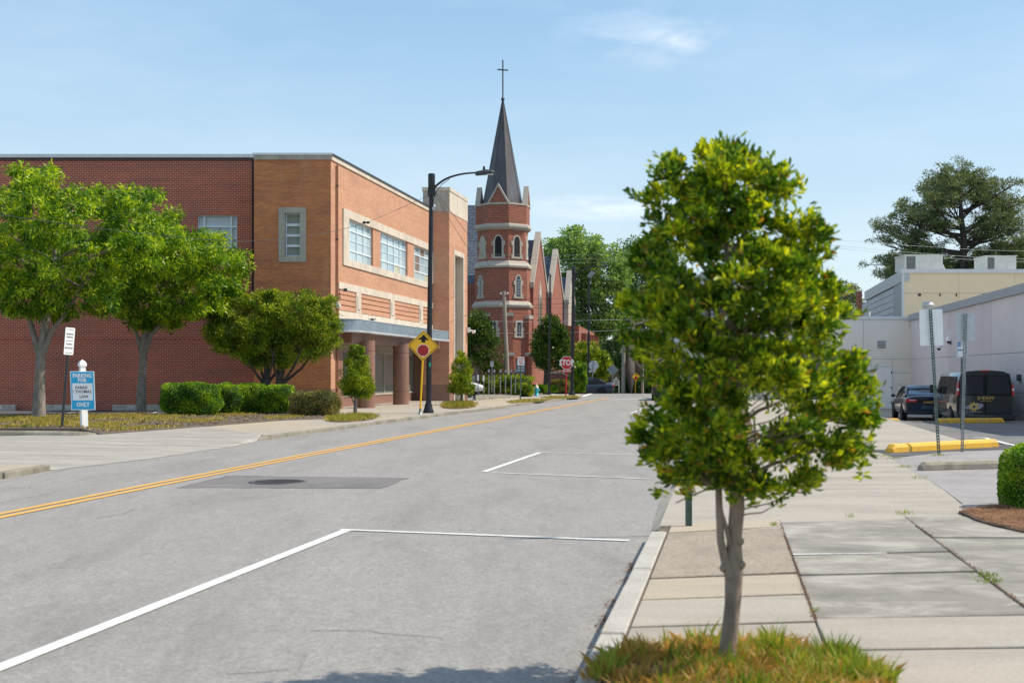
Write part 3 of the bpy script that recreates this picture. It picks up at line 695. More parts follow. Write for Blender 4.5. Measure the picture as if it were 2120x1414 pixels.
mb = MB(); wall_with_hole(mb, D0, D0+.4, xo0, xo1, -.1, ZZ(331, D0), (sx0, sx1, sz0, sz1))
mb.box(xo0, xo0+.3, D0+.4, DR+.2, -.1, ZZ(331, D0)); mb.build('side_wall', M['brick_side'], B)['label'] = 'orange brown brick end wall with one narrow window'
mb = MB(); mb.box(XX(521.5, DR), xr1+.03, DR-.05, DR-.002, -.05, ztop-.05); mb.build('corner_shade_strip', pm('corner_shadow_gap', (.06, .03, .025), .9), B)  # dark strip painted for the shadow in the recess between the walls
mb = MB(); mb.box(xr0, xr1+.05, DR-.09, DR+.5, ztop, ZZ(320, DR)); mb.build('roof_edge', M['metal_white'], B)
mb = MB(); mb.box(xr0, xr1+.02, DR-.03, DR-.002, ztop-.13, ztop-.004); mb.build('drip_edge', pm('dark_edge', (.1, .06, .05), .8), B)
# stone coping blocks of the orange part, side and front
def stones(name, fn, a, b, L, m, parent):
    n = max(1, round((b-a)/L))
    for i in range(n):
        mb = MB(); fn(mb, a+(b-a)*i/n+.006, a+(b-a)*(i+1)/n-.006); mb.build(name, m, parent)
z1, z0 = ZZ(322, D0), ZZ(331.5, D0)
stones('coping_stone', lambda mb, a, b: mb.box(a, b, D0-.05, D0+.45, z0+.004, z1), xo0, xo1+.03, 1.1, M['limestone_grey'], B)
mb = MB(); mb.box(xo0-.05, xo1+.06, D0-.08, D0+.5, z1+.003, ZZ(317.5, D0)); mb.build('roof_edge', M['metal_white'], B)
# --- facade
zf_top = z0
W = []
WR = .13
wins = [([714.7, 722.8, 737.9, 751.9, 766.3], 770.9), ([782.3, 789.5, 802.7, 815.3, 826.7, 838.2], 842.7), ([852, 857.5, 868.2, 878.3, 887.2, 893.5], None)]
wtop, wbot = 8.06, 6.33
sA = fs(711.3, .05); sB = fs(895.2, .05)
holes = []
for xsw, nx_ in wins: holes.append((fs(xsw[0], -WR), fs(xsw[-1], -WR)+.03))
# brick skin in strips round the window openings
mb = MB(); T = .45
zl = 3.1
fbox(mb, 0, S_END, -T, 0, wtop+.002, zf_top); fbox(mb, 0, S_END, -T, 0, 5.29, wbot-.002)
e = [0]+[q for h in holes for q in h]+[S_END]
for i in range(0, len(e), 2): fbox(mb, e[i], e[i+1], -T, 0, wbot-.002, wtop+.002)
s_p0 = fs(699.5, 0); s_p1 = fs(708, 0)
fbox(mb, 0, s_p0, -T, 0, .86, 5.29)                                  # corner pier
mb.build('front_wall', M['brick_front'], B)
# corner pier granite base, side wall base
mb = MB(); fbox(mb, .003, s_p0, -T, .02, -.12, .855); mb.box(xo0, xo1+.015, D0-.02, D0-.001, -.1, ZZ(806, D0)); mb.build('plinth', M['rose_granite'], B)
# front coping stones, roof edge
stones('coping_stone', lambda mb, a, b: fbox(mb, a, b, -T, .05, zf_top+.004, z1), .03, S_END, 1.25, M['limestone'], B)
mb = MB(); fbox(mb, .0, S_END, -T, .09, z1+.003, ZZ(317.5, D0)-.01); mb.build('roof_edge', M['dark_metal'], B)
mb = MB(); mb.add([(-36, 54.3, 9.9), (-9.8, 54.3, 9.9), (-7.5, 52.4, 9.9), (-4.6, 70, 9.9), (-36, 70, 9.9)], [(0, 1, 2, 3, 4)]); mb.build('roof', M['concrete'], B)
# white window band surround: head, sill and left jamb of stone blocks
stones('surround_stone', lambda mb, a, b: fbox(mb, a, b, -.12, .055, wtop+.004, 8.40), sA, sB, 1.3, M['limestone'], B)
stones('surround_stone', lambda mb, a, b: fbox(mb, a, b, -.12, .055, 6.03, wbot-.004), sA, sB, .62, M['limestone'], B)
for a, b in ((sA, holes[0][0]), (holes[2][1]+.02, sB)):
    mb = MB(); fbox(mb, a, b, -.12, .054, wbot, wtop); mb.build('surround_stone', M['limestone'], B)
# windows with their panes
for k, (xsw, nx_) in enumerate(wins):
    ss = [fs(x, -WR) for x in xsw]; ss[-1] += .02
    zz = [wbot, wbot+(wtop-wbot)*.25, wbot+(wtop-wbot)*.5, wbot+(wtop-wbot)*.745, wtop]
    fr = MB(); bw = .026
    for s in ss: fbox(fr, s-bw, s+bw, -WR-.05, -WR+.03, wbot, wtop)
    for i, z in enumerate(zz): h = .012 if i == 2 else bw; fbox(fr, ss[0], ss[-1], -WR-.045, -WR+(.012 if i == 2 else .026), z-h, z+h)
    fo = fr.build('window_frame', M['window_frame'], B)
    for i in range(len(ss)-1):
        for j in range(4):
            m = M['pane'] if random.random() < .75 else M['pane_b']
            if k == 1 and (i, j) == (3, 0): m = M['pane_yellow']
            if k == 2 and (i, j) in ((3, 0), (4, 0)): m = M['pane_yellow']
            if k == 2 and (i, j) in ((2, 3), (1, 2), (1, 1)): m = M['pane_brown']
            mb = MB(); d = random.uniform(-.004, .004); fbox(mb, ss[i]+bw, ss[i+1]-bw, -WR-.03, -WR-.015+d, zz[j]+.01, zz[j+1]-.01); mb.build('pane', m, fo)
# brick piers between windows already in the skin; small window ledge
# --- lower band: stone course, grooved brick panels, little stone posts, bottom course
bt0, bt1 = 4.99, 5.29; sb0 = fs(699.7, 0)
stones('band_stone', lambda mb, a, b: fbox(mb, a, b, -T, .04, bt0, bt1-.004), sb0+.02, S_END, 1.6, M['limestone'], B)
lb1, lb0 = 4.10, 3.30
fbx = []
for xa, xb in ((738.2, 748.1), (809, 817.5), (868.5, 876)): fbx.append((fs(xa, .04), fs(xb, .04)))
for a, b in fbx:
    mb = MB(); fbox(mb, a, b, -.1, .04, lb1+.004, bt0-.004); po = mb.build('stone_post', M['limestone'], B)
    mb = MB(); w_ = (b-a)*.2; fbox(mb, a+w_, b-w_, .03, .075, lb1+.15, bt0-.12); mb.build('raised_panel', M['limestone'], po)
edges = [sb0+.02]+[q for ab in fbx for q in ab]+[S_END]
for i in range(0, len(edges), 2):
    a, b = edges[i]+.004, edges[i+1]-.004
    mb = MB(); fbox(mb, a, b, -T, -.06, lb1, bt0); mb.build('recess_back', M['brick_side'], B)
    zs = [lb1+.004+(bt0-lb1-.008)*q for q in (0, .27, .52, .77, 1)]
    for j in range(4):
        mb = MB(); fbox(mb, a, b, -.06, 0, zs[j]+.022, zs[j+1]-.022 if j < 3 else zs[j+1]); mb.build('brick_panel', M['brick_front'], B)
stones('band_stone', lambda mb, a, b: fbox(mb, a, b, -T, .04, lb0, lb1-.004), sb0+.02, S_END, 2.1, M['limestone'], B)
# downpipe beside the corner pier, security light and small things on it
mb = MB(); q = fp(fs(698.8, .08), .07, 0); mb.tube([(q[0], q[1], .1), (q[0], q[1], 10.05)], .045, 8); dp = mb.build('downpipe', pm('rust_brown_pipe', (.26, .10, .05), .6, var=.3), B)
for z in (2.5, 4.6, 7, 9.2):
    mb = MB(); mb.lathe([(.06, z-.03), (.06, z+.03)], (q[0], q[1], 0), 8); mb.build('pipe_clip', M['dark_metal'], dp)
q = fp(fs(702, .2), .12, fz(702, 632, .1)); mb = MB(); mb.box(q[0]-.07, q[0]+.07, q[1]-.05, q[1]+.08, q[2]-.14, q[2]+.14); mb.lathe([(.05, -.22), (.09, -.12), (.04, -.05)], (q[0]+.08, q[1], q[2]+.08), 10); mb.build('wall_light', M['hvac'], B)
q0 = fp(fs(704, .1), .0, 5.02); q1 = fp(fs(717, .3), .25, 4.98); mb = MB(); mb.tube([fp(fs(703, 0), .03, 4.6), (q0[0]+.05, q0[1], 4.98), q1], .018, 6); mb.box(q1[0]-.06, q1[0]+.08, q1[1]-.04, q1[1]+.04, q1[2]-.1, q1[2]+.03); mb.build('floodlight_arm', M['dark_metal'], B)
# --- canopy with rounded left end
cO = .95; cs0 = fs(705, .4)+.2; cs1 = fs(929, cO)
zc0, zc1, zlip = 3.27, 3.70, 3.19
def canopy_outline(o_out, s_start, r=.9, n=7):
    pts = [(s_start, -.3)]
    pts += [(s_start+r-r*math.cos(math.pi/2*i/n), o_out-r+r*math.sin(math.pi/2*i/n)) for i in range(n+1)]
    return pts+[(cs1, o_out)]
ol = canopy_outline(cO, cs0)
def facade_prism(mb, pts, z0, z1): return mb.prism([fp(s, o, 0)[:2] for s, o in pts], z0, z1)
mb = MB(); facade_prism(mb, canopy_outline(cO-.07, cs0+.07)+[(cs1, -.3)], zc0-.02, zc1-.03); cano = mb.build('canopy', M['soffit'], B)
# fascia panels round the curve and along the front
def walk(pts, L):
    out = []; 
    for i in range(len(pts)-1):
        a, b = Vector(pts[i]), Vector(pts[i+1]); l = (b-a).length; k = max(1, round(l/L))
        for j in range(k): out.append((a+(b-a)*(j/k), a+(b-a)*((j+1)/k)))
    return out
for a, b in walk(ol[1:], 1.22):
    d = (b-a).normalized(); nrm = Vector((-d.y, d.x)) ; g2 = .008 if (b-a).length > .4 else 0
    p0, p1 = a+d*g2, b-d*g2; t_ = nrm*-.06
    q = [p0, p1, p1+t_, p0+t_]; dz = random.uniform(-.004, .004)
    mb = MB(); facade_prism(mb, [(v.x, v.y) for v in q], zc0+.004, zc1+dz); mb.build('fascia_panel', M['canopy_blue'], cano)
mb = MB(); facade_prism(mb, canopy_outline(cO+.03, cs0-.03)+[(cs1, -.2)], zlip, zc0); mb.build('canopy_lip', M['canopy_lip'], cano)
mb = MB(); facade_prism(mb, canopy_outline(cO+.02, cs0-.02)+[(cs1, -.2)], zc1+.002, zc1+.03); mb.build('canopy_flashing', M['canopy_lip'], cano)
# bird-like roof light on the canopy
q = fp(fs(771, .5), .5, zc1+.1); mb = MB(); mb.lathe([(.02, -.08), (.05, -.02), (.09, .05), (.03, .1)], q, 10); mb.box(q[0]-.16, q[0]+.16, q[1]-.02, q[1]+.02, q[2]+.04, q[2]+.08); mb.build('canopy_fitting', M['dark_metal'], B)
# porch: granite beam, columns, recessed shopfront
so0, so1 = fs(708, 0), fs(862, -.1)
mb = MB(); fbox(mb, so0, S_END+.1, -.55, .42, 2.78, zlip+.06); mb.build('porch_beam', M['rose_granite'], B)
mb = MB(); fbox(mb, s_p0+.004, so0+.05, -T, .03, -.12, 3.2); mb.build('granite_jamb', M['rose_granite'], B)
for px, py in ((758, 845), (830, 837.5)):
    c = G(px, py, -.0); cc = Vector((c[0]*1.007, c[1]+.40, 0)); cc.x = (px-CXP)*cc.y/F
    mb = MB(); mb.lathe([(.385, -.1), (.385, 2.9)], cc, 36); co = mb.build('column', M['rose_granite'], B)
    for z in (.62, 2.45):
        mb = MB(); mb.lathe([(.388, z), (.388, z+.012)], cc, 36); mb.build('column_joint', M['seam'], co)
REC = -1.1; so1 = fs(858, REC)
mb = MB(); fbox(mb, so0-.3, S_END, REC-.2, REC, -.1, .42); fbox(mb, so1, S_END+.2, REC-.2, .22, -.1, 3.0); fbox(mb, so0-.3, so0, REC, -T, -.1, 3.0); mb.build('shopfront_base', M['rose_granite'], B)
mb = MB(); fbox(mb, so0-.3, so1+.2, REC-.06, REC+.02, 2.45, 2.54); mb.build('shopfront_head', M['limestone_grey'], B); mb = MB(); fbox(mb, so0-.3, so1+.2, REC-.06, REC+.04, .42, .50); mb.build('shopfront_sill', M['limestone_grey'], B); mb = MB(); fbox(mb, so0-.3, so1+.2, REC-.1, REC, 2.535, 3.0)
mull = [fs(x, REC) for x in (724, 795)]
mb.build('shopfront_frame', M['limestone_grey'], B)
for s in mull: mb = MB(); fbox(mb, s-.035, s+.035, REC-.06, REC+.03, .5, 2.45); mb.build('mullion', M['limestone_grey'], B)
e = [so0-.3]+mull+[so1+.2]
for i in range(len(e)-1):
    mb = MB(); fbox(mb, e[i]+.035, e[i+1]-.035, REC-.04, REC-.02, .5, 2.45); mb.build('shop_window', M['shop_glass'], B)
mb = MB(); fbox(mb, so0-.3, S_END, REC, -.5, 2.99, 3.1); mb.build('porch_ceiling', M['soffit'], B)
mb = MB(); fbox(mb, so0, S_END, REC, .6, -.1, -.018); mb.build('porch_floor', M['concrete'], B)
# --- pylon at the far end
C1 = Vector((XX(930, 69.5), 69.5)); KP = (1520-930)*69.5
def py_(px): Y = KP/(1520-px); return Vector((XX(px, Y), Y))
C2 = py_(967.5); C0 = Vector((XX(875.5, 69.5), 69.5)); C3 = Vector((C2.x-1.6, C2.y))
z_b, z_m, z_t = .86, ZZ(439, 69.5), ZZ(388, 69.5)
p1, p2 = py_(939.5), py_(960.5); q1, q2 = py_(941), py_(958.5)
def side_poly(a, b, z0, z1): return [(a.x, a.y, z0), (b.x, b.y, z0), (b.x, b.y, z1), (a.x, a.y, z1)]
n3 = (N2.x, N2.y, 0)
mb = MB()
mb.prism([tuple(C0), tuple(C1), (C1.x-.5*N2.x, C1.y-.5*N2.y), (C0.x, C0.y+.5)], z_b, z_m)      # frontal wall
zo = 8.30
for a, b, za, zb in ((C1, p1, z_b, z_m), (p2, C2, z_b, z_m), (p1, p2, zo, z_m)): mb.slab(side_poly(a, b, za, zb), n3, -.5, 0)
mb.build('pylon_wall', M['brick_front'], B)
mb = MB()
mb.prism([tuple(C0), (C1.x+.0, C1.y-.02), (C1.x-.5*N2.x, C1.y-.5*N2.y), (C0.x, C0.y+.5)], -.12, z_b-.004)
mb.slab(side_poly(C1, p1, -.12, z_b-.004), n3, -.5, .02)
mb.build('pylon_base', M['rose_granite'], B)
mb = MB(); mb.slab(side_poly(p2, C2, -.12, z_b-.004), n3, -.5, .02); mb.build('pylon_base', M['rose_granite'], B)
for i in range(3):
    a = C0+(C1-C0)*(i/3); b = C0+(C1-C0)*((i+1)/3)
    mb = MB(); mb.slab([(a.x+.004, a.y, z_m+.004), (b.x-.004, a.y, z_m+.004), (b.x-.004, a.y, z_t-.2), (a.x+.004, a.y, z_t-.2)], (0, -1, 0), -.5, .02); mb.build('pylon_block', M['limestone_grey'], B)  # camera-facing blocks take the darker stone, shade put into the colour
for i in range(4):
    a = C1+(C2-C1)*(i/4); b = C1+(C2-C1)*((i+1)/4); dd = (b-a).normalized()*.005
    mb = MB(); mb.slab(side_poly(a+dd, b-dd, z_m+.004, z_t-.2), n3, -.49, .022); mb.build('pylon_block', M['limestone'], B)
mb = MB(); mb.prism([tuple(C0-Vector((.04, .04))), (C1.x+.05, C1.y-.05), tuple(C2+Vector((.05, .02))), (C3.x, C3.y+.1), (C0.x, C3.y+.1)], z_t-.196, z_t); mb.build('pylon_cap', M['limestone'], B)
mb = MB(); mb.prism([tuple(C0), tuple(C1-Vector((.3, -.5))), tuple(C2-Vector((.3, 0))), tuple(C3), (C0.x, C3.y)], z_m, z_t-.2); mb.build('pylon_core', M['limestone_grey'], B)
# portal niche: stone jambs and head, grey back
for a, b, za, zb in ((p1, q1, -.1, zo), (q2, p2, -.1, zo), (q1, q2, zo-.27, zo)):
    mb = MB(); mb.slab(side_poly(a, b, za, zb), n3, -.45, .03); mb.build('portal_stone', M['limestone'], B)
mb = MB(); mb.slab(side_poly(q1, q2, -.1, zo-.27), n3, -.5, -.42); mb.build('portal_back', pm('portal_concrete', (.36, .33, .28), .85, var=.15, scale=.7, stretch=(1, 1, .4), grime=(.27, .25, .21), gscale=.6), B)
# far end and back of building, so it is a closed volume
mb = MB(); mb.prism([(-36, 53.5), (-8.5, 53.5), tuple(fp(.3, -2.6, 0)[:2]), tuple(fp(S_END, -2.6, 0)[:2]), (C3.x, C3.y), (-36, 74)], -.1, 2.9); mb.build('back_volume', M['brick_red'], B)
mb = MB(); mb.prism([(-36, 54.3), (-8.2, 54.3), (A0.x-.1, 52.45), tuple(fp(S_END, -.5, 0)[:2]), tuple(C3), (-36, 74)], 3.15, 9.85); mb.build('upper_volume', M['brick_red'], B)
# camera on the far corner
q = Vector((C2.x+.05, C2.y-.1, ZZ(684, 74))); mb = MB(); mb.box(q.x-.05, q.x+.12, q.y-.1, q.y+.1, q.z-.12, q.z+.16); mb.tube([(q.x+.1, q.y, q.z), (q.x+.3, q.y-.05, q.z-.02)], .04, 8); mb.lathe([(.02, -.17), (.09, -.14), (.11, -.05), (.11, .03)], (q.x+.32, q.y-.05, q.z-.02), 12); mb.build('security_camera', M['white'], B)
# --- side window in the orange wall
mb = MB()
ox0, ox1, oz0, oz1 = XX(577, D0), XX(634, D0), ZZ(542.6, D0), ZZ(430, D0)
for a, b, c_, d in ((ox0, ox1, sz1, oz1), (ox0, ox1, oz0, sz0), (ox0, sx0, sz0+.004, sz1-.004), (sx1, ox1, sz0+.004, sz1-.004)):
    mb = MB(); mb.box(a, b, D0-.04, D0+.12, c_, d); mb.build('surround_stone', M['limestone_grey'], B)
def flat_window(parent, x0, x1, z0, z1, y, zs, xs_, fm, bw, blind, pane=None):
    mb = MB()
    for x in [x0, x1]+xs_: mb.box(x-bw if x != x0 else x, x+bw if x != x1 else x, y-.03, y+.04, z0, z1)
    for z in [z0, z1]+zs: mb.box(x0, x1, y-.028, y+.038, z-bw if z != z0 else z, z+bw if z != z1 else z)
    fo = mb.build('window_frame', fm, parent)
    mb = MB(); n = int((z1-z0)/.07)
    for i in range(n): zz = z0+(z1-z0)*(i+.5)/n; mb.box(x0+.03, x1-.03, y+.06, y+.068, zz-.031, zz+.031)
    mb.box(x0, x1, y+.08, y+.10, z0, z1); mb.build('blind', blind, fo)
    return fo
flat_window(B, sx0, sx1, sz0, sz1, D0+.16, [sz0+(sz1-sz0)*q for q in (.25, .49, .735)], [], M['window_frame'], .05, M['blind'])
flat_window(B, wx0, wx1, wz0, wz1, DR+.12, [wz0+(wz1-wz0)*.3, wz0+(wz1-wz0)*.66], [wx0+(wx1-wx0)*.16, wx0+(wx1-wx0)*.84], M['window_frame'], .035, M['white_blind'])
# wheel stops at the foot of the red wall, with stencilled words
for k, (xa, xb, wd) in enumerate(((-80, 33, 'PAY PARKING'), (95, 190, 'PAY PARKING'), (234, 335, 'PAY HERE'))):
    yb = 53.1; X0, X1 = XX(xa, yb), XX(xb, yb); cxx = (X0+X1)/2
    t = thing('wheel_stop', ['pale concrete wheel stop by the red wall at the picture edge', 'pale concrete wheel stop with white stencil between sign and street tree', 'pale concrete wheel stop with white stencil behind second street tree'][k], 'wheel stop', (cxx, yb, -.05), 0, 'concrete wheel stops along the red brick wall')
    mb = MB(); w_ = X1-X0; mb.loft([[(x, yb-.1, -.05), (x, yb-.06, .20), (x, yb+.06, .20), (x, yb+.1, -.05)] for x in (X0, X1)], smooth=False); mb.build('block', M['kerb'] if False else pm('pale_stop_concrete', (.42, .38, .32), .9, var=.15, scale=6), t)
    text('stencil', wd, .2, (cxx, yb-.085, .08), M['white'], t, sx=.9)
# ================================================================== CHURCH at the far end
PC = 23.66; DC = 112.0
def cz(py, D=110.0): return ZZ(py, D)
CX0 = XX(1041, DC); ang0 = math.atan2(-UY, -UX)
CH = thing('church', 'dark red brick church with octagonal tower, copper spire and stone topped gables', 'church', (CX0, DC, -.4))
def octa(Rr, z, c=(CX0, DC)): return [(c[0]+Rr*math.cos(ang0+R(22.5+45*k)), c[1]+Rr*math.sin(ang0+R(22.5+45*k)), z) for k in range(8)]
def tier(name, r0, z0, r1, z1, m, parent=CH, extra=None):
    mb = MB(); secs = [octa(r0, z0)]+[octa(r, z) for r, z in (extra or [])]+[octa(r1, z1)]; mb.loft(secs, smooth=False); return mb.build(name, m, parent)
z = {k: cz(v) for k, v in dict(par1=424, par0=466, b1t=463, b1b=474, bel0=541, b2b=553, t20=624, b3b=636, st1=778, st0=790).items()}
tower = tier('tower', 2.62, -.8, 2.62, z['b3b']+.02, M['brick_church'])
tier('tower_stage', 2.50, z['b3b'], 2.50, z['b2b']+.02, M['brick_church'])
bel = tier('belfry', 2.26, z['b2b'], 2.26, z['b1b']+.05, M['brick_church'])
par = tier('parapet', 2.42, z['b1b'], 2.42, z['par1'], M['brick_church'])
tier('stone_band', 2.36, z['b1b']-.06, 2.5, z['b1t'], M['church_stone'], extra=[(2.56, z['b1b']+.16), (2.56, z['b1t']-.14)])
tier('stone_band', 2.62, z['b2b']-.05, 2.28, z['bel0']+.05, M['church_stone'], extra=[(2.66, z['b2b']+.12)])
tier('stone_band', 2.72, z['b3b']-.05, 2.52, z['t20']+.02, M['church_stone'], extra=[(2.80, z['b3b']+.14)])
tier('stone_band', 2.84, z['st0'], 2.74, z['st1'], M['church_stone'])
tier('parapet_coping', 2.46, z['par1']+.002, 2.46, z['par1']+.16, M['church_stone'])
tier('base_course', 2.80, -.8, 2.80, z['st0']-.004, M['brick_church'])
# spire with standing seams, ball and cross
zb, za = cz(419), cz(209, DC)
sp = tier('spire', 1.78, zb, .06, za, M['spire'], extra=[(1.70, zb+.5)])
for k in range(8):
    a, b = octa(1.73, zb+.3)[k], octa(.06, za)[k]; mb = MB(); mb.tube([a, b], .03, 5); mb.build('ridge_roll', M['dark_metal'], sp)
mb = MB()
for i in range(1, 12):
    t = i/12; zz = zb+(za-zb)*t; rr = 1.74*(1-t)+.06*t+.012; mb.loft([octa(rr, zz-.02), octa(rr-.004, zz+.02)], smooth=False, cap=False)
tag(mb.build('copper_seams', M['dark_metal'], sp), kind='stuff')
mb = MB(); mb.lathe([(.02, -.17), (.12, -.12), (.17, 0), (.12, .12), (.02, .17)], (CX0, DC, za+.12), 12); mb.build('finial_ball', M['dark_metal'], sp)
zc = cz(125, DC)
mb = MB(); mb.box(CX0-.055, CX0+.055, DC-.055, DC+.055, za, zc); hb = cz(146, DC)
v = Vector((math.cos(R(-35)), math.sin(R(-35)), 0)); mb.tube([Vector((CX0, DC, hb+.1))-v*.56+Vector((0, 0, .03)), Vector((CX0, DC, hb+.1))+v*.56-Vector((0, 0, .19))], .06, 5); mb.build('cross', M['dark_metal'], sp)
# gables over four faces, each with stone coping; windows on the faces
def face(k, Rr):
    a = ang0+R(45*k); ap = Rr*math.cos(R(22.5)); n = Vector((math.cos(a), math.sin(a), 0)); t = Vector((-n.y, n.x, 0))
    return Vector((CX0, DC, 0))+n*ap, n, t
gz0, gz1 = z['par1']-.1, cz(387)
for k in (0, 2, 4, 6):
    c, n, t = face(k, 2.42); hw = 2.42*math.sin(R(22.5))
    mb = MB(); mb.slab([c-t*hw+Vector((0, 0, gz0)), c+t*hw+Vector((0, 0, gz0)), c+Vector((0, 0, gz1))], n, -.35, .004); g = mb.build('tower_gable', M['brick_church'], par)
    for s in (-1, 1):
        a = c+t*hw*s+Vector((0, 0, gz0)); b = c+Vector((0, 0, gz1)); w_ = Vector((0, 0, .28))
        mb = MB(); mb.slab([a-w_*.0, b, b+w_, a+w_], n, -.38, .06); mb.build('gable_coping', M['church_stone'], par)
def lancet(w_, h, n_=6):
    pts = [(-w_/2, 0), (w_/2, 0), (w_/2, h-w_*.95)]
    for i in range(1, n_): a = i/n_; pts.append((w_/2*math.cos(a*math.pi/2)**1.0, h-w_*.95+w_*.95*math.sin(a*math.pi/2)**.85))
    pts.append((0, h)); 
    for i in range(n_-1, 0, -1): a = i/n_; pts.append((-w_/2*math.cos(a*math.pi/2), h-w_*.95+w_*.95*math.sin(a*math.pi/2)**.85))
    pts.append((-w_/2, h-w_*.95)); return pts
def tower_window(parent, c, n, t, z0, h, w_, sur=.16, kind='lancet', light=False, mul=False):
    def put(poly, zz, d0, d1, m, nm, par_):
        mb = MB(); mb.slab([c+t*x+Vector((0, 0, zz+y)) for x, y in poly], n, d0, d1); return mb.build(nm, m, par_)
    if kind == 'lancet': out, inn = lancet(w_+2*sur, h+sur*1.7), lancet(w_, h)
    else: out = [(-w_/2-sur, 0), (w_/2+sur, 0), (w_/2+sur, h+2*sur), (-w_/2-sur, h+2*sur)]; inn = [(-w_/2, 0), (w_/2, 0), (w_/2, h), (-w_/2, h)]
    wn = put(out, z0-sur, .0, .07, M['church_stone'], 'window_surround', parent)
    for s in (-1, 1):
        for zz in (0, h-.62):
            mb = MB(); cc = c+t*s*(w_/2+sur*1.1)+Vector((0, 0, z0-sur+zz)); mb.slab([cc-t*.11, cc+t*.11, cc+t*.11+Vector((0, 0, .36)), cc-t*.11+Vector((0, 0, .36))], n, 0, .076); mb.build('quoin', M['church_stone'], wn)
    put(inn, z0, .06, .082, M['limestone_grey'] if light else (M['dark_glass'] if mul else M['seam']), 'pane', wn)  # pale plate painted as a sunlit reveal, black plate as the dark opening
    if mul:
        mb = MB(); 
        for i in range(1, 7): zz = z0+h*i/7.5; mb.slab([c+t*-w_/2+Vector((0, 0, zz-.02)), c+t*w_/2+Vector((0, 0, zz-.02)), c+t*w_/2+Vector((0, 0, zz+.02)), c-t*w_/2+Vector((0, 0, zz+.02))], n, .08, .10)
        mb.slab([c+t*-.02+Vector((0, 0, z0)), c+t*.02+Vector((0, 0, z0)), c+t*.02+Vector((0, 0, z0+h*.8)), c-t*.02+Vector((0, 0, z0+h*.8))], n, .08, .1)
        mb.build('leading', M['silver'], wn)
    return wn
for k in (0, 1, -1, 2, -2):
    c, n, t = face(k, 2.26); tower_window(CH, c, n, t, cz(531), cz(489)-cz(531), .58, .17, light=(k in (-1, 2)))
for k in (1, -1, 3):
    c, n, t = face(k, 2.50); tower_window(CH, c, n, t, cz(614), cz(571)-cz(614), .40, .16, mul=True)
for k in (1, 0):
    c, n, t = face(k, 2.62); c = c-t*.35*(1 if k == 0 else 0); tower_window(CH, c, n, t, cz(695), cz(668)-cz(695), .42, .18, kind='rect', mul=True)
# buttresses with stone caps
for k, hs in ((0.5, (655, 737)), (1.5, (660, 737)), (-.5, (655, 737))):
    a = ang0+R(45*k); n = Vector((math.cos(a), math.sin(a), 0)); t = Vector((-n.y, n.x, 0)); c = Vector((CX0, DC, 0))+n*2.5
    for d, py in ((.35, hs[0]), (.65, hs[1])):
        zz = cz(py); mb = MB(); mb.slab([c-t*.28+Vector((0, 0, -.8)), c+t*.28+Vector((0, 0, -.8)), c+t*.28+Vector((0, 0, zz)), c-t*.28+Vector((0, 0, zz))], n, -.2, d); b_ = mb.build('buttress', M['brick_church'], CH)
        mb = MB(); mb.slab([c-t*.34+Vector((0, 0, zz+.004)), c+t*.34+Vector((0, 0, zz+.004)), c+t*.30+Vector((0, 0, zz+.30)), c-t*.30+Vector((0, 0, zz+.30))], n, -.2, d+.06); mb.build('buttress_cap', M['church_stone'], b_)
# nave roof behind the tower, to the left
yr, ye = 121.0, 116.5
mb = MB(); zr, ze = ZZ(425, yr), ZZ(606, ye); x0, x1 = XX(905, ye), CX0+.6
mb.add([(x0, ye, ze), (x1, ye, ze), (x1, yr, zr), (x0, yr, zr), (x0, ye, ze-.25), (x1, ye, ze-.25), (x1, yr+4.5, ze-.25), (x0, yr+4.5, ze-.25)], [(0, 1, 2, 3), (0, 4, 5, 1), (1, 5, 6, 2), (0, 3, 7, 4), (3, 2, 6, 7)]); mb.build('nave_roof', M['slate'], CH)
mb = MB(); mb.box(x0+.2, x1, ye+.3, yr+4, -.8, ze-.2); mb.build('nave_wall', M['brick_church'], CH)
mb = MB(); mb.box(x0, x1, ye-.12, ye+.05, ze-.28, ze-.05); mb.tube([(XX(990, ye), ye-.2, -.5), (XX(990, ye), ye-.2, ze-.1)], .07, 6); mb.build('gutter', M['dark_metal'], CH)
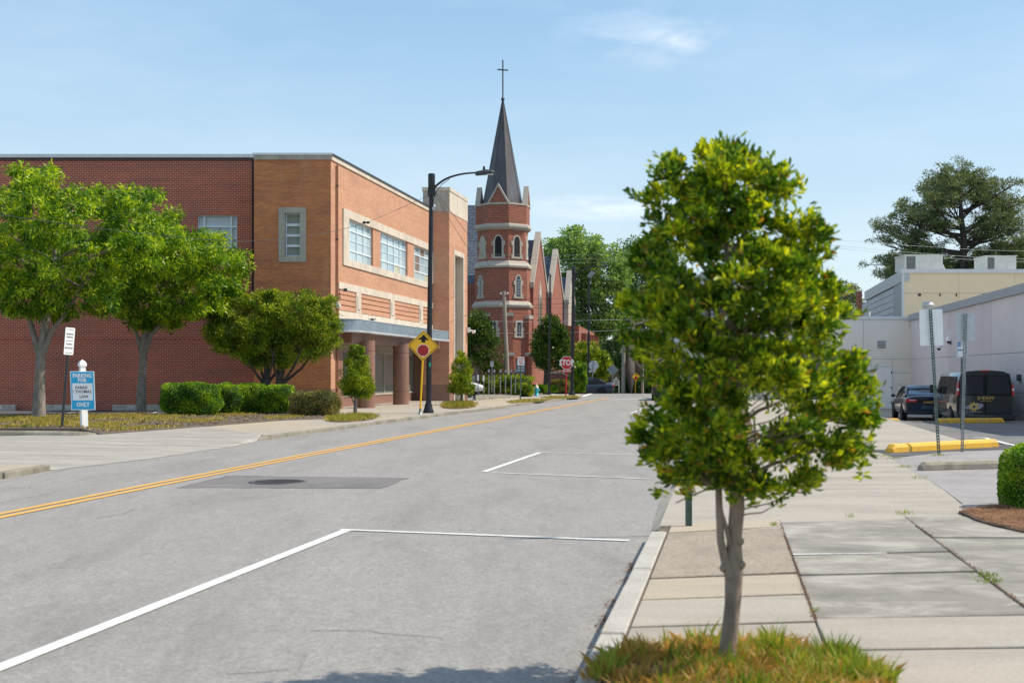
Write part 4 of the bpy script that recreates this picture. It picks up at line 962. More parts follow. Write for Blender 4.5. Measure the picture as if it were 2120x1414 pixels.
# three transept gables facing the street
def TP(Y, off, z): X = .1736*Y-17.62; return Vector((X+N2.x*off, Y+N2.y*off, z))
n3 = Vector((N2.x, N2.y, 0))
for i, (ya, ym, yb, zap, ea) in enumerate(((112.3, 116, 120, 13.75, 9.4), (123.4, 127.2, 131.5, 13.25, 9.2), (136, 138, 141, 12.0, 9.2))):
    mat = M['brick_church'] if i < 2 else M['church_stone']
    poly = [TP(ya, 0, -1), TP(yb, 0, -1), TP(yb, 0, ea), TP(ym, 0, zap), TP(ya, 0, ea)]
    mb = MB(); mb.slab(poly, n3, -.5, 0); tw = mb.build('transept_gable', mat, CH)
    mb = MB(); d = -7.5; 
    mb.add([TP(ya, -.5, ea), TP(ym, -.5, zap-.25), TP(ym, d, zap-.25), TP(ya, d, ea), TP(yb, -.5, ea), TP(yb, d, ea)], [(0, 1, 2, 3), (4, 5, 2, 1)]); mb.build('transept_roof', M['slate'], CH)
    mb = MB(); mb.prism([tuple(TP(ya, -.5, 0)[:2]), tuple(TP(yb, -.5, 0)[:2]), tuple(TP(yb, d, 0)[:2]), tuple(TP(ya, d, 0)[:2])], -1, ea-.02); mb.build('transept_wall', mat, CH)
    for s0, s1 in ((ya, ym), (ym, yb)):
        e0 = -.35 if s0 == ya else 0; e1 = .35 if s1 == yb else 0
        za_, zb_ = (ea-.5, zap) if s0 == ya else (zap, ea-.5)
        a, b = TP(s0+e0, 0, za_), TP(s1+e1, 0, zb_); mb = MB(); mb.slab([a, b, b+Vector((0, 0, .5)), a+Vector((0, 0, .5))], n3, -.42, .10); mb.build('gable_coping', M['church_stone'], tw)
    wm = ym; hw = (.75 if i < 2 else .4)
    zt_, zl_ = (ZZ(580, 116), 3.6) if i == 0 else (5.2, 2.8)
    if i < 2:
        mb = MB(); mb.slab([TP(wm-hw, 0, zl_), TP(wm+hw, 0, zl_), TP(wm+hw, 0, zt_-1.4), TP(wm, 0, zt_), TP(wm-hw, 0, zt_-1.4)], n3, 0, .08); sw = mb.build('window_surround', M['church_stone'], tw)
        for q in (-.33, .33):
            mb = MB(); mb.slab([TP(wm+q-.2, 0, zl_+.2), TP(wm+q+.2, 0, zl_+.2), TP(wm+q+.2, 0, zt_-1.9), TP(wm+q, 0, zt_-1.3), TP(wm+q-.2, 0, zt_-1.9)], n3, .075, .10); mb.build('pane', M['dark_glass'], sw)
    mb = MB(); mb.tube([TP(yb-.25, .12, -.5), TP(yb-.25, .12, ea-.3)], .07, 6); mb.build('downpipe', M['dark_metal'], tw)
# low porch wall with dark buttress fins towards the end, stair wall
mb = MB(); mb.slab([TP(133, 1.5, -1), TP(150, 1.5, -1), TP(150, 1.5, ZZ(686, 140)), TP(133, 1.5, ZZ(676, 135))], n3, -3, 0); pw = mb.build('cloister_wall', M['brick_church'], CH)
for i in range(6):
    y = 135+i*2.4; mb = MB(); mb.slab([TP(y, 1.5, -1), TP(y+.5, 1.5, -1), TP(y+.5, 1.5, 5.0), TP(y, 1.5, 5.6)], n3, 0, .5); mb.build('buttress', M['brick_church'], pw)
# red brick stair wall with pale coping in front of it
SW = thing('stair_wall', 'low red brick stair wall with pale sloping coping behind the stop sign', 'wall', P(1160, 790, 100))
ys_ = 100.0; pts = [(1138, 773), (1162, 773), (1178, 781), (1196, 789), (1199, 789)]
poly = [(XX(x, ys_), ys_, ZZ(y, ys_)) for x, y in pts]+[(XX(1199, ys_), ys_, -1), (XX(1138, ys_), ys_, -1)]
mb = MB(); mb.slab(poly, (0, -1, 0), -.4, 0); mb.build('wall', M['brick_church'], SW)
mb = MB()
top = [Vector((XX(x, ys_), ys_, ZZ(y, ys_)+.004)) for x, y in pts]; mb.slab(top+[q+Vector((0, 0, .14)) for q in top[::-1]], (0, -1, 0), -.45, .06); mb.build('coping', M['church_stone'], SW)
mb = MB(); mb.box(XX(1192, ys_), XX(1199, ys_), ys_-.3, ys_+.1, -1, ZZ(789, ys_)); mb.build('end_pier', M['brick_church'], SW)
# glazed side of the church: noticeboard beside the tower
NB = thing('noticeboard', 'blue grey church noticeboard standing in front of the tower', 'noticeboard', (XX(1078, 92), 92, -.1))
mb = MB(); D_ = 92; mb.box(XX(1069, D_), XX(1087, D_), D_-.05, D_+.05, ZZ(772, D_), ZZ(745, D_)); mb.build('board', pm('board_grey_blue', (.13, .17, .21), .4), NB)
mb = MB(); mb.box(XX(1068, D_), XX(1088, D_), D_-.09, D_+.09, ZZ(745, D_)+.003, ZZ(742, D_)); mb.build('board_roof', M['dark_metal'], NB)
for x in (1069.5, 1086.5):
    mb = MB(); mb.box(XX(x, D_)-.05, XX(x, D_)+.05, D_+.06, D_+.14, -.2, ZZ(743, D_)); mb.build('post', M['dark_metal'], NB)
for i, (a, b) in enumerate(((1071, 1077), (1079, 1085))):
    for j in range(4):
        mb = MB(); mb.box(XX(a+(j % 2), D_), XX(b, D_), D_-.065, D_-.052, ZZ(768-j*5.5, D_), ZZ(765-j*5.5, D_)); mb.build('paper_notice', M['galv_light'], NB)

# ================================================================== RIGHT-HAND BUILDINGS
# beige yard building (front wall) and grey side wall
DW = 72.0; zg = -.5
BW = thing('beige_building', 'low beige and grey rendered building with a white door round the sheriff yard', 'building', (XX(1884, DW), DW, zg))
zt = ZZ(661, DW); xA, xB = XX(1500, DW), XX(1884, DW)
dx0, dx1, dzt = XX(1806, DW), XX(1845.5, DW), ZZ(759.5, DW)
gx0, gx1, gz1 = XX(1600, DW), XX(1786, DW), ZZ(728, DW)
vj = [xA, gx0-2, gx0, gx1, XX(1788, DW)+.01, xB]; zj = [zg-.2, ZZ(796, DW), ZZ(772, DW), ZZ(743, DW), zt]
# wall panels, divided by the visible joints
def wpanel(x0, x1, z0, z1, mm=M['beige_wall']):
    mb = MB(); mb.box(x0+.008, x1-.008, DW, DW+.3, z0+.008, z1-.008); mb.build('wall_panel', mm, BW)
vx = XX(1788, DW)
for a, b in zip(zj[:-1], zj[1:]):
    # left of the shutter
    wpanel(xA, gx0, a, b)
    if a >= gz1-.3: wpanel(gx0, vx, max(a, gz1), b)
    else: wpanel(gx1, vx, a, b) if b <= gz1+.01 else (wpanel(gx0, vx, gz1+.004, b), wpanel(gx1, vx, a, gz1))
    if b <= dzt+.05: wpanel(vx, dx0-.06, a, b); wpanel(dx1+.06, xB, a, b)
    elif a < dzt: wpanel(vx, dx0-.06, a, b); wpanel(dx1+.06, xB, a, b); mb = MB(); mb.box(dx0-.052, dx1+.052, DW+.001, DW+.3, dzt+.06, b-.008); mb.build('wall_panel', M['beige_wall'], BW)
    else: wpanel(vx, xB, a, b)
mb = MB(); mb.box(xA, xB, DW+.05, DW+.35, zg-.3, zt-.01); mb.build('joint_back', M['vent_dark'], BW)
mb = MB(); mb.box(xA, xB+.2, DW-.07, DW+.4, zt, ZZ(655.5, DW)); mb.build('parapet_cap', M['metal_white'], BW)
mb = MB(); mb.box(dx0, dx1, DW-.02, DW+.03, zg, dzt); dr = mb.build('door', M['white'], BW)
mb = MB(); fw = .06; mb.box(dx0-fw, dx0-.004, DW-.045, DW+.04, zg, dzt+fw); mb.box(dx1+.004, dx1+fw, DW-.045, DW+.04, zg, dzt+fw); mb.box(dx0-.004, dx1+.004, DW-.045, DW+.04, dzt+.004, dzt+fw); mb.build('door_frame', M['metal_white'], dr)
mb = MB(); mb.tube([(dx0+.1, DW-.08, zg+1.03), (dx0+.24, DW-.09, zg+.96)], .022, 6); mb.box(dx0+.06, dx0+.12, DW-.05, DW-.02, zg+.95, zg+1.12); mb.build('handle', M['dark_metal'], dr)
for q in (.25, 1.1, 1.95):
    mb = MB(); mb.box(dx1-.03, dx1+.02, DW-.06, DW-.022, zg+q, zg+q+.14); mb.build('hinge', M['dark_metal'], dr)
mb = MB(); mb.box(XX(1799, DW), XX(1804, DW), DW-.06, DW, ZZ(788, DW), ZZ(783, DW)); mb.build('keypad', M['vent_dark'], BW)
# louvred vent
v0, v1, vz0, vz1 = XX(1816.5, DW), XX(1833.5, DW), ZZ(721, DW), ZZ(705, DW)
mb = MB(); mb.box(v0, v1, DW-.012, DW+.01, vz0, vz1); ve = mb.build('vent', M['vent_dark'], BW)
for i in range(5):
    zz = vz0+(vz1-vz0)*(i+.5)/5; mb = MB(); mb.add([(v0, DW-.015, zz+.035), (v1, DW-.015, zz+.035), (v1, DW-.06, zz-.02), (v0, DW-.06, zz-.02)], [(0, 1, 2, 3), (3, 2, 1, 0)]); mb.build('slat', M['white'], ve)
# roller shutter
nsl = int((gz1-zg)/.14)
for i in range(nsl):
    zz = zg+(gz1-zg)*i/nsl; mb = MB(); mb.box(gx0+.03, gx1-.03, DW+.02+.012*(i % 2), DW+.07, zz, zz+(gz1-zg)/nsl-.02); mb.build('shutter_slat', M['curtain'], BW)
mb = MB(); mb.box(gx1-.1, gx1+.06, DW-.02, DW+.04, zg, gz1+.05); mb.build('shutter_guide', M['metal_white'], BW)
# grey wall running towards the camera
WY0, WY1 = DW, 33.0; wd = .148; W0 = Vector((xB, DW)); W1 = Vector((xB-wd*(DW-WY1), WY1)); wu = (W1-W0).normalized(); wn = Vector((wu.y, -wu.x)); wn = wn if wn.x < 0 else -wn
Lw = (W1-W0).length; wn3 = (wn.x, wn.y, 0); zt2 = ZZ(668, DW)+.1
rows_ = [zg-.2, .08, .78, ZZ(743, DW)-.02, zt2]
cols_ = [0, 5.2, 11.2, 20.5, 29, Lw]; cm = [M['grey_wall'], M['grey_wall'], M['grey_wall_lilac'], M['grey_wall'], M['grey_wall']]
for i in range(len(cols_)-1):
    for j in range(len(rows_)-1):
        a, b = W0+wu*(cols_[i]+.008), W0+wu*(cols_[i+1]-.008)
        mb = MB(); mb.slab([(a.x, a.y, rows_[j]+.008), (b.x, b.y, rows_[j]+.008), (b.x, b.y, rows_[j+1]-.008), (a.x, a.y, rows_[j+1]-.008)], wn3, -.3, 0); mb.build('wall_panel', cm[i], BW)
a, b = W0, W1
mb = MB(); mb.slab([(a.x, a.y, -.6), (b.x, b.y, -.6), (b.x, b.y, zt2-.02), (a.x, a.y, zt2-.02)], wn3, -.4, -.05); mb.build('joint_back', M['vent_dark'], BW)
mb = MB(); mb.slab([(a.x, a.y, zt2+.003), (b.x, b.y, zt2+.003), (b.x, b.y, zt2+.34), (a.x, a.y, zt2+.34)], wn3, -.5, .09); mb.build('parapet_cap', M['wall_cap'], BW)
mb = MB(); mb.slab([(a.x, a.y, zt2-.05), (b.x, b.y, zt2-.05), (b.x, b.y, zt2+.1), (a.x, a.y, zt2+.1)], wn3, -22, -.5); mb.build('roof', M['concrete'], BW)
mb = MB(); mb.box(xA, xB+14, DW+.4, DW+9, zt-.3, zt-.1); mb.build('roof', M['concrete'], BW)
# fittings on the grey wall: two gooseneck dome cameras and two lights
def wall_pt(px):
    """distance along the wall at picture column px"""
    t = (px-CXP)/F; return (W0.x-t*W0.y)/(t*wu.y-wu.x)
for px, pyy in ((1969, 709), (1990, 694)):
    s = wall_pt(px); q = W0+wu*s; zq = ZZ(pyy, q.y); n = Vector(wn3); c = Vector((q.x, q.y, zq))
    mb = MB(); mb.box(c.x-.05, c.x+.05, c.y-.08, c.y+.08, c.z-.1, c.z+.1); ca = mb.build('camera_bracket', M['dark_metal'], BW)
    arc = [c+n*(.05+.5*math.sin(t_*1.57))+Vector((0, 0, .22*math.sin(t_*3.0)-.08*t_)) for t_ in [i/6 for i in range(7)]]
    mb = MB(); mb.tube(arc, .028, 6); mb.build('camera_arm', M['white'], ca)
    e_ = arc[-1]; mb = MB(); mb.lathe([(.02, 0), (.12, -.06), (.12, -.2), (.10, -.22)], e_, 12); mb.build('camera_head', M['white'], ca)
    mb = MB(); mb.lathe([(.09, -.22), (.07, -.29), (.02, -.33)], e_, 12); mb.build('camera_dome', M['dark_glass'], ca)
for px, pyy in ((2113, 783), (2089, 781)):
    s = wall_pt(px); q = W0+wu*s; zq = ZZ(pyy, q.y); n = Vector(wn3); c = Vector((q.x, q.y, zq))
    mb = MB(); mb.slab([c+Vector((-wu.x*.12, -wu.y*.12, -.1)), c+Vector((wu.x*.12, wu.y*.12, -.1)), c+Vector((wu.x*.12, wu.y*.12, .14)), c+Vector((-wu.x*.12, -wu.y*.12, .14))], n, 0, .12); mb.build('wall_light', M['dark_metal'], BW)
# cream building behind
DCr = 85.0
CB = thing('cream_building', 'tall cream panelled building with grey sided flank and air handlers on its roof', 'building', (XX(1870, DCr), DCr, -.5))
zr = ZZ(566, DCr); x0 = XX(1870, DCr)
for i in range(5):
    a, b = x0+i*3.7, x0+(i+1)*3.7; zm = ZZ(607, DCr)
    for c_, d_ in ((-.6, zm), (zm, zr)):
        mb = MB(); mb.box(a+.008, b-.008, DCr, DCr+.25, c_+.012, d_-.008); mb.build('wall_panel', M['cream_wall'], CB)
mb = MB(); xe = XX(1792, 108); mb.prism([(x0+.25, DCr+.04), (x0+18.5, DCr+.04), (x0+18.5, 108), (xe+.25, 108)], -.6, zr-.1); mb.build('core', M['grey_siding'], CB)
mb = MB(); mb.box(x0-.12, x0+19, DCr-.1, DCr+.4, zr, ZZ(557.5, DCr)); mb.build('parapet_cap', M['metal_white'], CB)
mb = MB(); mb.box(x0-.1, x0+.06, DCr-.05, DCr+.02, -.6, zr); mb.build('corner_trim', M['metal_white'], CB)
for px in (1902, 1905, 1946, 1980, 2035, 2040):
    xx_ = XX(px, DCr); mb = MB(); mb.box(xx_-.04, xx_+.04, DCr-.06, DCr, ZZ(613, DCr), ZZ(608, DCr)); mb.build('wall_stub', M['dark_metal'], CB)
# flank going back, horizontal siding boards
e0 = Vector((x0, DCr)); e1 = Vector((XX(1792, 108), 108)); fu = (e1-e0).normalized(); fn = Vector((-fu.y, fu.x)); fn = fn if fn.x < 0 else -fn; Lf = (e1-e0).length; fn3 = (fn.x, fn.y, 0)
zf0, zf1 = -.5, zr
a, b = e0+fu*.05, e0+fu*4.9
for i in range(8):
    a, b = e0+fu*(.05+i*.6), e0+fu*(.05+i*.6+.585); mb = MB(); mb.slab([(a.x, a.y, zf0), (b.x, b.y, zf0), (b.x, b.y, zf1-.1), (a.x, a.y, zf1-.1)], fn3, -.2, .03); mb.build('upright_sheet', M['wall_cap'], CB)
a, b = e0+fu*4.9, e1
for i in range(18):
    zz = zf0+(zf1-.6-zf0)*i/18; h = (zf1-.6-zf0)/18; mb = MB(); mb.slab([(a.x, a.y, zz), (b.x, b.y, zz), (b.x, b.y, zz+h-.04), (a.x, a.y, zz+h-.04)], fn3, -.2, .005); mb.build('siding_board', M['grey_siding'], CB)
mb = MB(); a = e0; mb.slab([(a.x, a.y, zf1-.55), (b.x, b.y, zf1-.55), (b.x, b.y, zf1+.22), (a.x, a.y, zf1+.22)], fn3, -.4, .09); mb.build('parapet_cap', M['galv_light'], CB)
mb = MB(); a = e0+fu*.1; mb.slab([(a.x, a.y, zf0), (b.x, b.y, zf0), (b.x, b.y, zf1), (a.x, a.y, zf1)], fn3, -.5, -.1); mb.build('flank_back', M['vent_dark'], CB)
a, b = e0+fu*19, e0+fu*20.5; mb = MB(); mb.slab([(a.x, a.y, ZZ(655, 100)), (b.x, b.y, ZZ(655, 100)), (b.x, b.y, ZZ(640, 100)), (a.x, a.y, ZZ(640, 100))], fn3, 0, .03); mb.build('flank_window', M['dark_glass'], CB)
# rooftop air handlers
def hvac(px0, px1, pyt, label, face_px=None):
    D = 87.0; X0, X1 = XX(px0, D), XX(px1, D); zt_ = ZZ(pyt, D); zb_ = ZZ(559, D)
    t = thing('air_handler', label, 'air handler', ((X0+X1)/2, D, zb_), 0, 'rooftop air handlers')
    mb = MB(); mb.box(X0, X1, D, D+2.2, zb_, zt_); mb.build('cabinet', M['hvac'], t)
    mb = MB(); mb.box(X0-.05, X1+.05, D-.05, D+2.25, zt_+.002, zt_+.06); mb.build('lid', M['hvac'], t)
    mb = MB(); mb.box(X0+.12, X0+(X1-X0)*.28, D-.02, D-.002, zb_+.05, zt_-.08); g = mb.build('coil_grille', M['vent_dark'], t)
    for a_, b_ in ((.40, .62), (.70, .94)):
        mb = MB(); mb.box(X0+(X1-X0)*a_, X0+(X1-X0)*b_, D-.025, D-.002, zb_+.1, zt_-.4); mb.build('access_panel', M['hvac'], t)
    return t
hvac(1873, 1952, 529, 'grey green rooftop air handler above the grey sided flank, nearer the pine trunk gap')
t2 = hvac(2041, 2104, 531, 'grey green rooftop air handler further right on the cream roof')
mb = MB(); D = 87; mb.add([(XX(1952, D), D+.3, ZZ(540, D)), (XX(1962, D), D+.3, ZZ(559, D)), (XX(1952, D), D+.3, ZZ(559, D)), (XX(1952, D), D+1.6, ZZ(540, D)), (XX(1962, D), D+1.6, ZZ(559, D)), (XX(1952, D), D+1.6, ZZ(559, D))], [(0, 2, 1), (3, 4, 5), (0, 1, 4, 3)])
hood = mb.build('air_hood', M['hvac'], [o for o in bpy.data.objects if o.name == 'air_handler'][0])
# flue on the beige roof
FL = thing('roof_flue', 'stubby galvanised flue standing on the low beige roof', 'flue', (XX(1921, 74), 74, ZZ(655, 74)))
mb = MB(); mb.lathe([(.30, ZZ(650, 74)), (.30, ZZ(634, 74)), (.36, ZZ(634, 74)), (.36, ZZ(630, 74)), (.28, ZZ(630, 74)), (.28, ZZ(625, 74))], (XX(1921, 74), 74, 0), 20); mb.build('pipe', M['galv_light'], FL)
mb = MB(); mb.lathe([(.55, zt-.2), (.50, ZZ(650, 74)+.003)], (XX(1921, 74), 74, 0), 20); mb.build('base', M['galv_light'], FL)
# dark house roof and chimney left of cream flank
HS = thing('distant_house', 'grey shingled house roof with a brick chimney beyond the cream building', 'house', (XX(1780, 115), 115, -.5))
D = 115.0; mb = MB(); mb.add([(XX(1745, D), D, ZZ(668, D)), (XX(1800, D), D, ZZ(668, D)), (XX(1800, D+4), D+4, ZZ(625, D+4)), (XX(1778, D+4), D+4, ZZ(628, D+4))], [(0, 1, 2, 3)]); mb.build('roof', M['slate'], HS)
mb = MB(); mb.box(XX(1745, D), XX(1850, D), D+.2, D+8, -.6, ZZ(668, D)); mb.build('wall', M['grey_siding'], HS)
mb = MB(); mb.box(XX(1784, D), XX(1791, D), D+1, D+1.8, ZZ(668, D), ZZ(601, D)); mb.build('chimney', M['brick_church'], HS)
# white building glimpsed through the near tree, and a dark low one under it
WB = thing('white_building', 'pale flat roofed building glimpsed through the near tree', 'building', (XX(1460, 105), 105, -.5))
D = 105.0; mb = MB(); mb.box(XX(1452, D), XX(1530, D), D, D+10, -.6, ZZ(568, D)); mb.build('wall', M['galv_light'], WB)
mb = MB(); mb.box(XX(1451, D), XX(1531, D), D-.1, D+10, ZZ(568, D), ZZ(565, D)); mb.build('roof_edge', M['metal_white'], WB)
mb = MB(); mb.box(XX(1440, D-6), XX(1600, D-6), D-6, D-.5, -.6, ZZ(657, D-6)); mb.build('lower_wing', M['dark_metal'], WB)
for i in range(4):
    mb = MB(); a = XX(1460+i*17, D); mb.box(a, a+.45, D-.05, D-.01, 6.0, 7.6); mb.build('window', M['dark_glass'], WB)
# ================================================================== VEHICLES
def rsec(y, w, z0, zb, zt, crown=.04, lean=0):
    """closed body section: half width w, sill z0, belt zb, top zt"""
    h = [(0, z0), (w*.86, z0), (w*.95, z0+.06), (w, z0+.22), (w, zb-.12), (w*.965, zb), (w*.80, zt-crown*.4), (w*.45, zt-crown*.05), (0, zt)]
    pts = [(x, y+lean*max(0, z-.6), z) for x, z in h]+[(-x, y+lean*max(0, z-.6), z) for x, z in h[-2:0:-1]]
    return pts
def wheel(parent, x, y, r=.34, w=.22):
    mb = MB(); s = 1 if x > 0 else -1
    mb.lathe([(r-.06, -w/2), (r-.01, -w/2+.02), (r, -w/4), (r, w/4), (r-.01, w/2-.02), (r-.06, w/2)], (x, y, r), 28, axis='x'); t = mb.build('wheel', M['tyre'], parent, local=True)
    mb = MB(); mb.lathe([(.02, w/2-.03), (.10, w/2-.01), (.20, w/2-.035), (r-.08, w/2-.01), (r-.07, w/2)], (x, y, r), 20, axis='x') if s > 0 else mb.lathe([(r-.07, -w/2), (r-.08, -w/2+.01), (.20, -w/2+.035), (.10, -w/2+.01), (.02, -w/2+.03)], (x, y, r), 20, axis='x')
    mb.build('rim', M['rim'], t, local=True)
def sedan(name, label, loc, rz, pmat, group=None, sheriff=False, detail=True):
    t = thing(name, label, 'car', loc, rz, group); L = dict(local=True)
    secs = [rsec(.02, .80, .42, .84, .98, .05), rsec(.0, .86, .36, .88, 1.02), rsec(.10, .92, .30, .93, 1.08), rsec(.35, .945, .27, .95, 1.07), rsec(.9, .955, .24, .96, 1.03),
            rsec(2.5, .955, .22, .93, .97), rsec(3.7, .955, .22, .90, .97), rsec(4.3, .94, .24, .82, .90), rsec(4.8, .88, .30, .70, .78), rsec(5.0, .74, .36, .60, .66)]
    b = MB(); b.loft(secs); body = b.build('body', pmat, t, **L)
    sm = body.modifiers.new('subsurf', 'SUBSURF'); sm.levels = sm.render_levels = 1
    # glasshouse: roof skin, glass all round
    def gsec(y, w0, z0, w1, z1): return [(-w0, y, z0), (-w1, y, z1-.03), (-w1*.82, y, z1), (0, y, z1+.015), (w1*.82, y, z1), (w1, y, z1-.03), (w0, y, z0)]
    prof = [(.62, .84, 1.02, .80, 1.05), (1.15, .85, .98, .70, 1.30), (1.6, .86, .96, .64, 1.43), (2.3, .86, .95, .635, 1.47), (2.95, .86, .95, .65, 1.43), (3.5, .85, .94, .74, 1.20), (3.95, .83, .93, .80, .97)]
    g = MB(); g.loft([gsec(*p) for p in prof], cap=True); g.build('glasshouse', M['car_glass'], t, **L)
    r = MB(); rp_ = [[(x*1.0, y, z+.006) for x, y, z in gsec(*p)[1:6]] for p in prof[1:5]]; r.loft(rp_, closed=False, cap=False); rf = r.build('roof', pmat, t, **L); so = rf.modifiers.new('solid', 'SOLIDIFY'); so.thickness = .012; so.offset = 1
    for s in (-1, 1):
        for a, b_ in ((.62, 1.5), (3.95, 3.0)):
            p0, p1 = [q for q in prof if q[0] == .62][0] if a == .62 else prof[-1], (prof[2] if a == .62 else prof[4])
            mb = MB(); mb.tube([(s*p0[1]*.97, p0[0], p0[2]+.0), (s*((p0[3]+p1[3])/2+.01), (p0[0]+p1[0])/2, (p0[4]+p1[4])/2+.02), (s*(p1[3]+.01), p1[0], p1[4]-.015)], [.055, .05, .035], 6); mb.build('pillar', pmat, t, **L)
        mb = MB(); mb.tube([(s*.845, 2.35, .95), (s*.66, 2.35, 1.42)], .03, 6); mb.build('door_pillar', pmat, t, **L)
        mb = MB(); mb.loft([[(s*(.93+.0), 3.25, .99), (s*.93, 3.33, .99), (s*.93, 3.33, 1.03), (s*.93, 3.25, 1.03)], [(s*1.0, 3.22, .95), (s*1.0, 3.34, .95), (s*1.0, 3.34, 1.09), (s*1.0, 3.22, 1.09)], [(s*1.12, 3.22, .96), (s*1.12, 3.32, .96), (s*1.11, 3.32, 1.07), (s*1.11, 3.22, 1.07)]], smooth=False); mb.build('wing_mirror', pmat, t, bevel=.02, **L)
        # tail lamp wrapping the corner
        mb = MB(); mb.slab([(s*.90, 0, .78), (s*.45, 0, .80), (s*.42, 0, .90), (s*.88, 0, .94)], (0, -1, 0), -.12, .018); tl = mb.build('tail_light', M['tail_red'], t, bevel=.015, **L)
        mb = MB(); mb.slab([(s*.74, 0, .86), (s*.5, 0, .865), (s*.5, 0, .885), (s*.74, 0, .89)], (0, -1, 0), .016, .024); mb.build('lamp_strip', M['tail_clear'], tl, **L)
        mb = MB(); mb.box(s*.955-.004, s*.955+.006, .95, 3.4, .42, .44); mb.build('door_seam', M['seam'], t, **L)
        # wheel arches
        for yy in (.98, 3.98):
            mb = MB(); mb.lathe([(.385, -.02), (.385, .02)], (s*.945, yy, .34), 28, axis='x'); mb.build('wheel_arch', M['seam'], t, **L)
        mb = MB(); mb.lathe([(.045, -.02), (.05, .06)], (s*.6, -.0, .33), 12, axis='y'); mb.build('tail_pipe', M['rim'], t, **L)
    for x in (-.85, .85):
        for y in (.98, 3.98): wheel(t, x, y)
    mb = MB(); mb.slab([(-.76, 0, .30), (.76, 0, .30), (.82, 0, .43), (-.82, 0, .43)], (0, -1, 0), -.1, .022); mb.build('rear_diffuser', M['plastic_dark'], t, **L)
    mb = MB(); mb.slab([(-.30, 0, .50), (.30, 0, .50), (.26, 0, .66), (-.26, 0, .66)], (0, -1, 0), 0, .012); mb.build('number_plate_recess', M['car_glass_blue'], t, **L)
    mb = MB(); mb.slab([(-.44, 0, .805), (.44, 0, .805), (.44, 0, .895), (-.44, 0, .895)], (0, -1, 0), -.1, .015); mb.build('lamp_panel', M['seam'], t, **L)
    mb = MB(); mb.slab([(0, .70, 1.065), (-.68, .70, 1.065), (-.56, 1.52, 1.415), (0, 1.52, 1.43), (.56, 1.52, 1.415), (.68, .70, 1.065)], (0, -.42, .9), .03, .04); mb.build('rear_screen', M['car_glass_blue'], t, **L)
    if sheriff: text('lettering', 'SHERIFF', .12, (.02, -.022, .79), M['gold'], t, local=True, bold=.003)
    return t
th = math.atan(.18)
sedan('police_car', 'black and dark blue sheriff saloon parked beyond the van in the yard', (XX(1874, 53)+.95, 53.0, -.50), -th, M['car_blue'], sheriff=True)
# van
V = thing('police_van', 'black sheriff van with gold lettering and star badge parked tail towards the street', 'van', (XX(2040.5, 46), 46, -.50), -math.atan(.165))
vl = dict(local=True)
def vsec(y, k=1.0, top=1.0, zlo=.32):
    h = [(0, zlo), (.86, zlo), (.96, zlo+.08), (1.0, .70), (1.0, 1.08), (.975, 1.24), (.925, 1.62), (.875, 1.86), (.79, 2.0), (.62, 2.07), (.3, 2.10), (0, 2.11)]
    f = [(x*k, y+.10*max(0, z-1.15), zlo+(z-zlo)*top) for x, z in h]
    return f+[(-x, y_, z) for x, y_, z in f[-2:0:-1]]
mb = MB(); mb.loft([vsec(.05, .955, .99), vsec(.0, .985), vsec(.06), vsec(2, 1), vsec(4.3, 1), vsec(4.75, .99, .86), vsec(5.15, .97, .60, .34), vsec(5.6, .92, .52, .36), vsec(5.72, .84, .44, .4)]); mb.build('body', M['car_black'], V, **vl)
def vrear(x0, x1, x1t, z0, z1, d0, d1, m, nm, par_=V, bev=.02):
    p = [(x0, 0, z0), (x1, 0, z0), (x1t, 0, z1), (x0, 0, z1)]
    v = []
    n = Vector((0, -1, .1)).normalized()
    pts = [Vector((x, .10*max(0, z-1.15), z)) for x, y, z in p]
    mb = MB(); mb.slab(pts, n, d0, d1); return mb.build(nm, m, par_, bevel=bev, **vl)
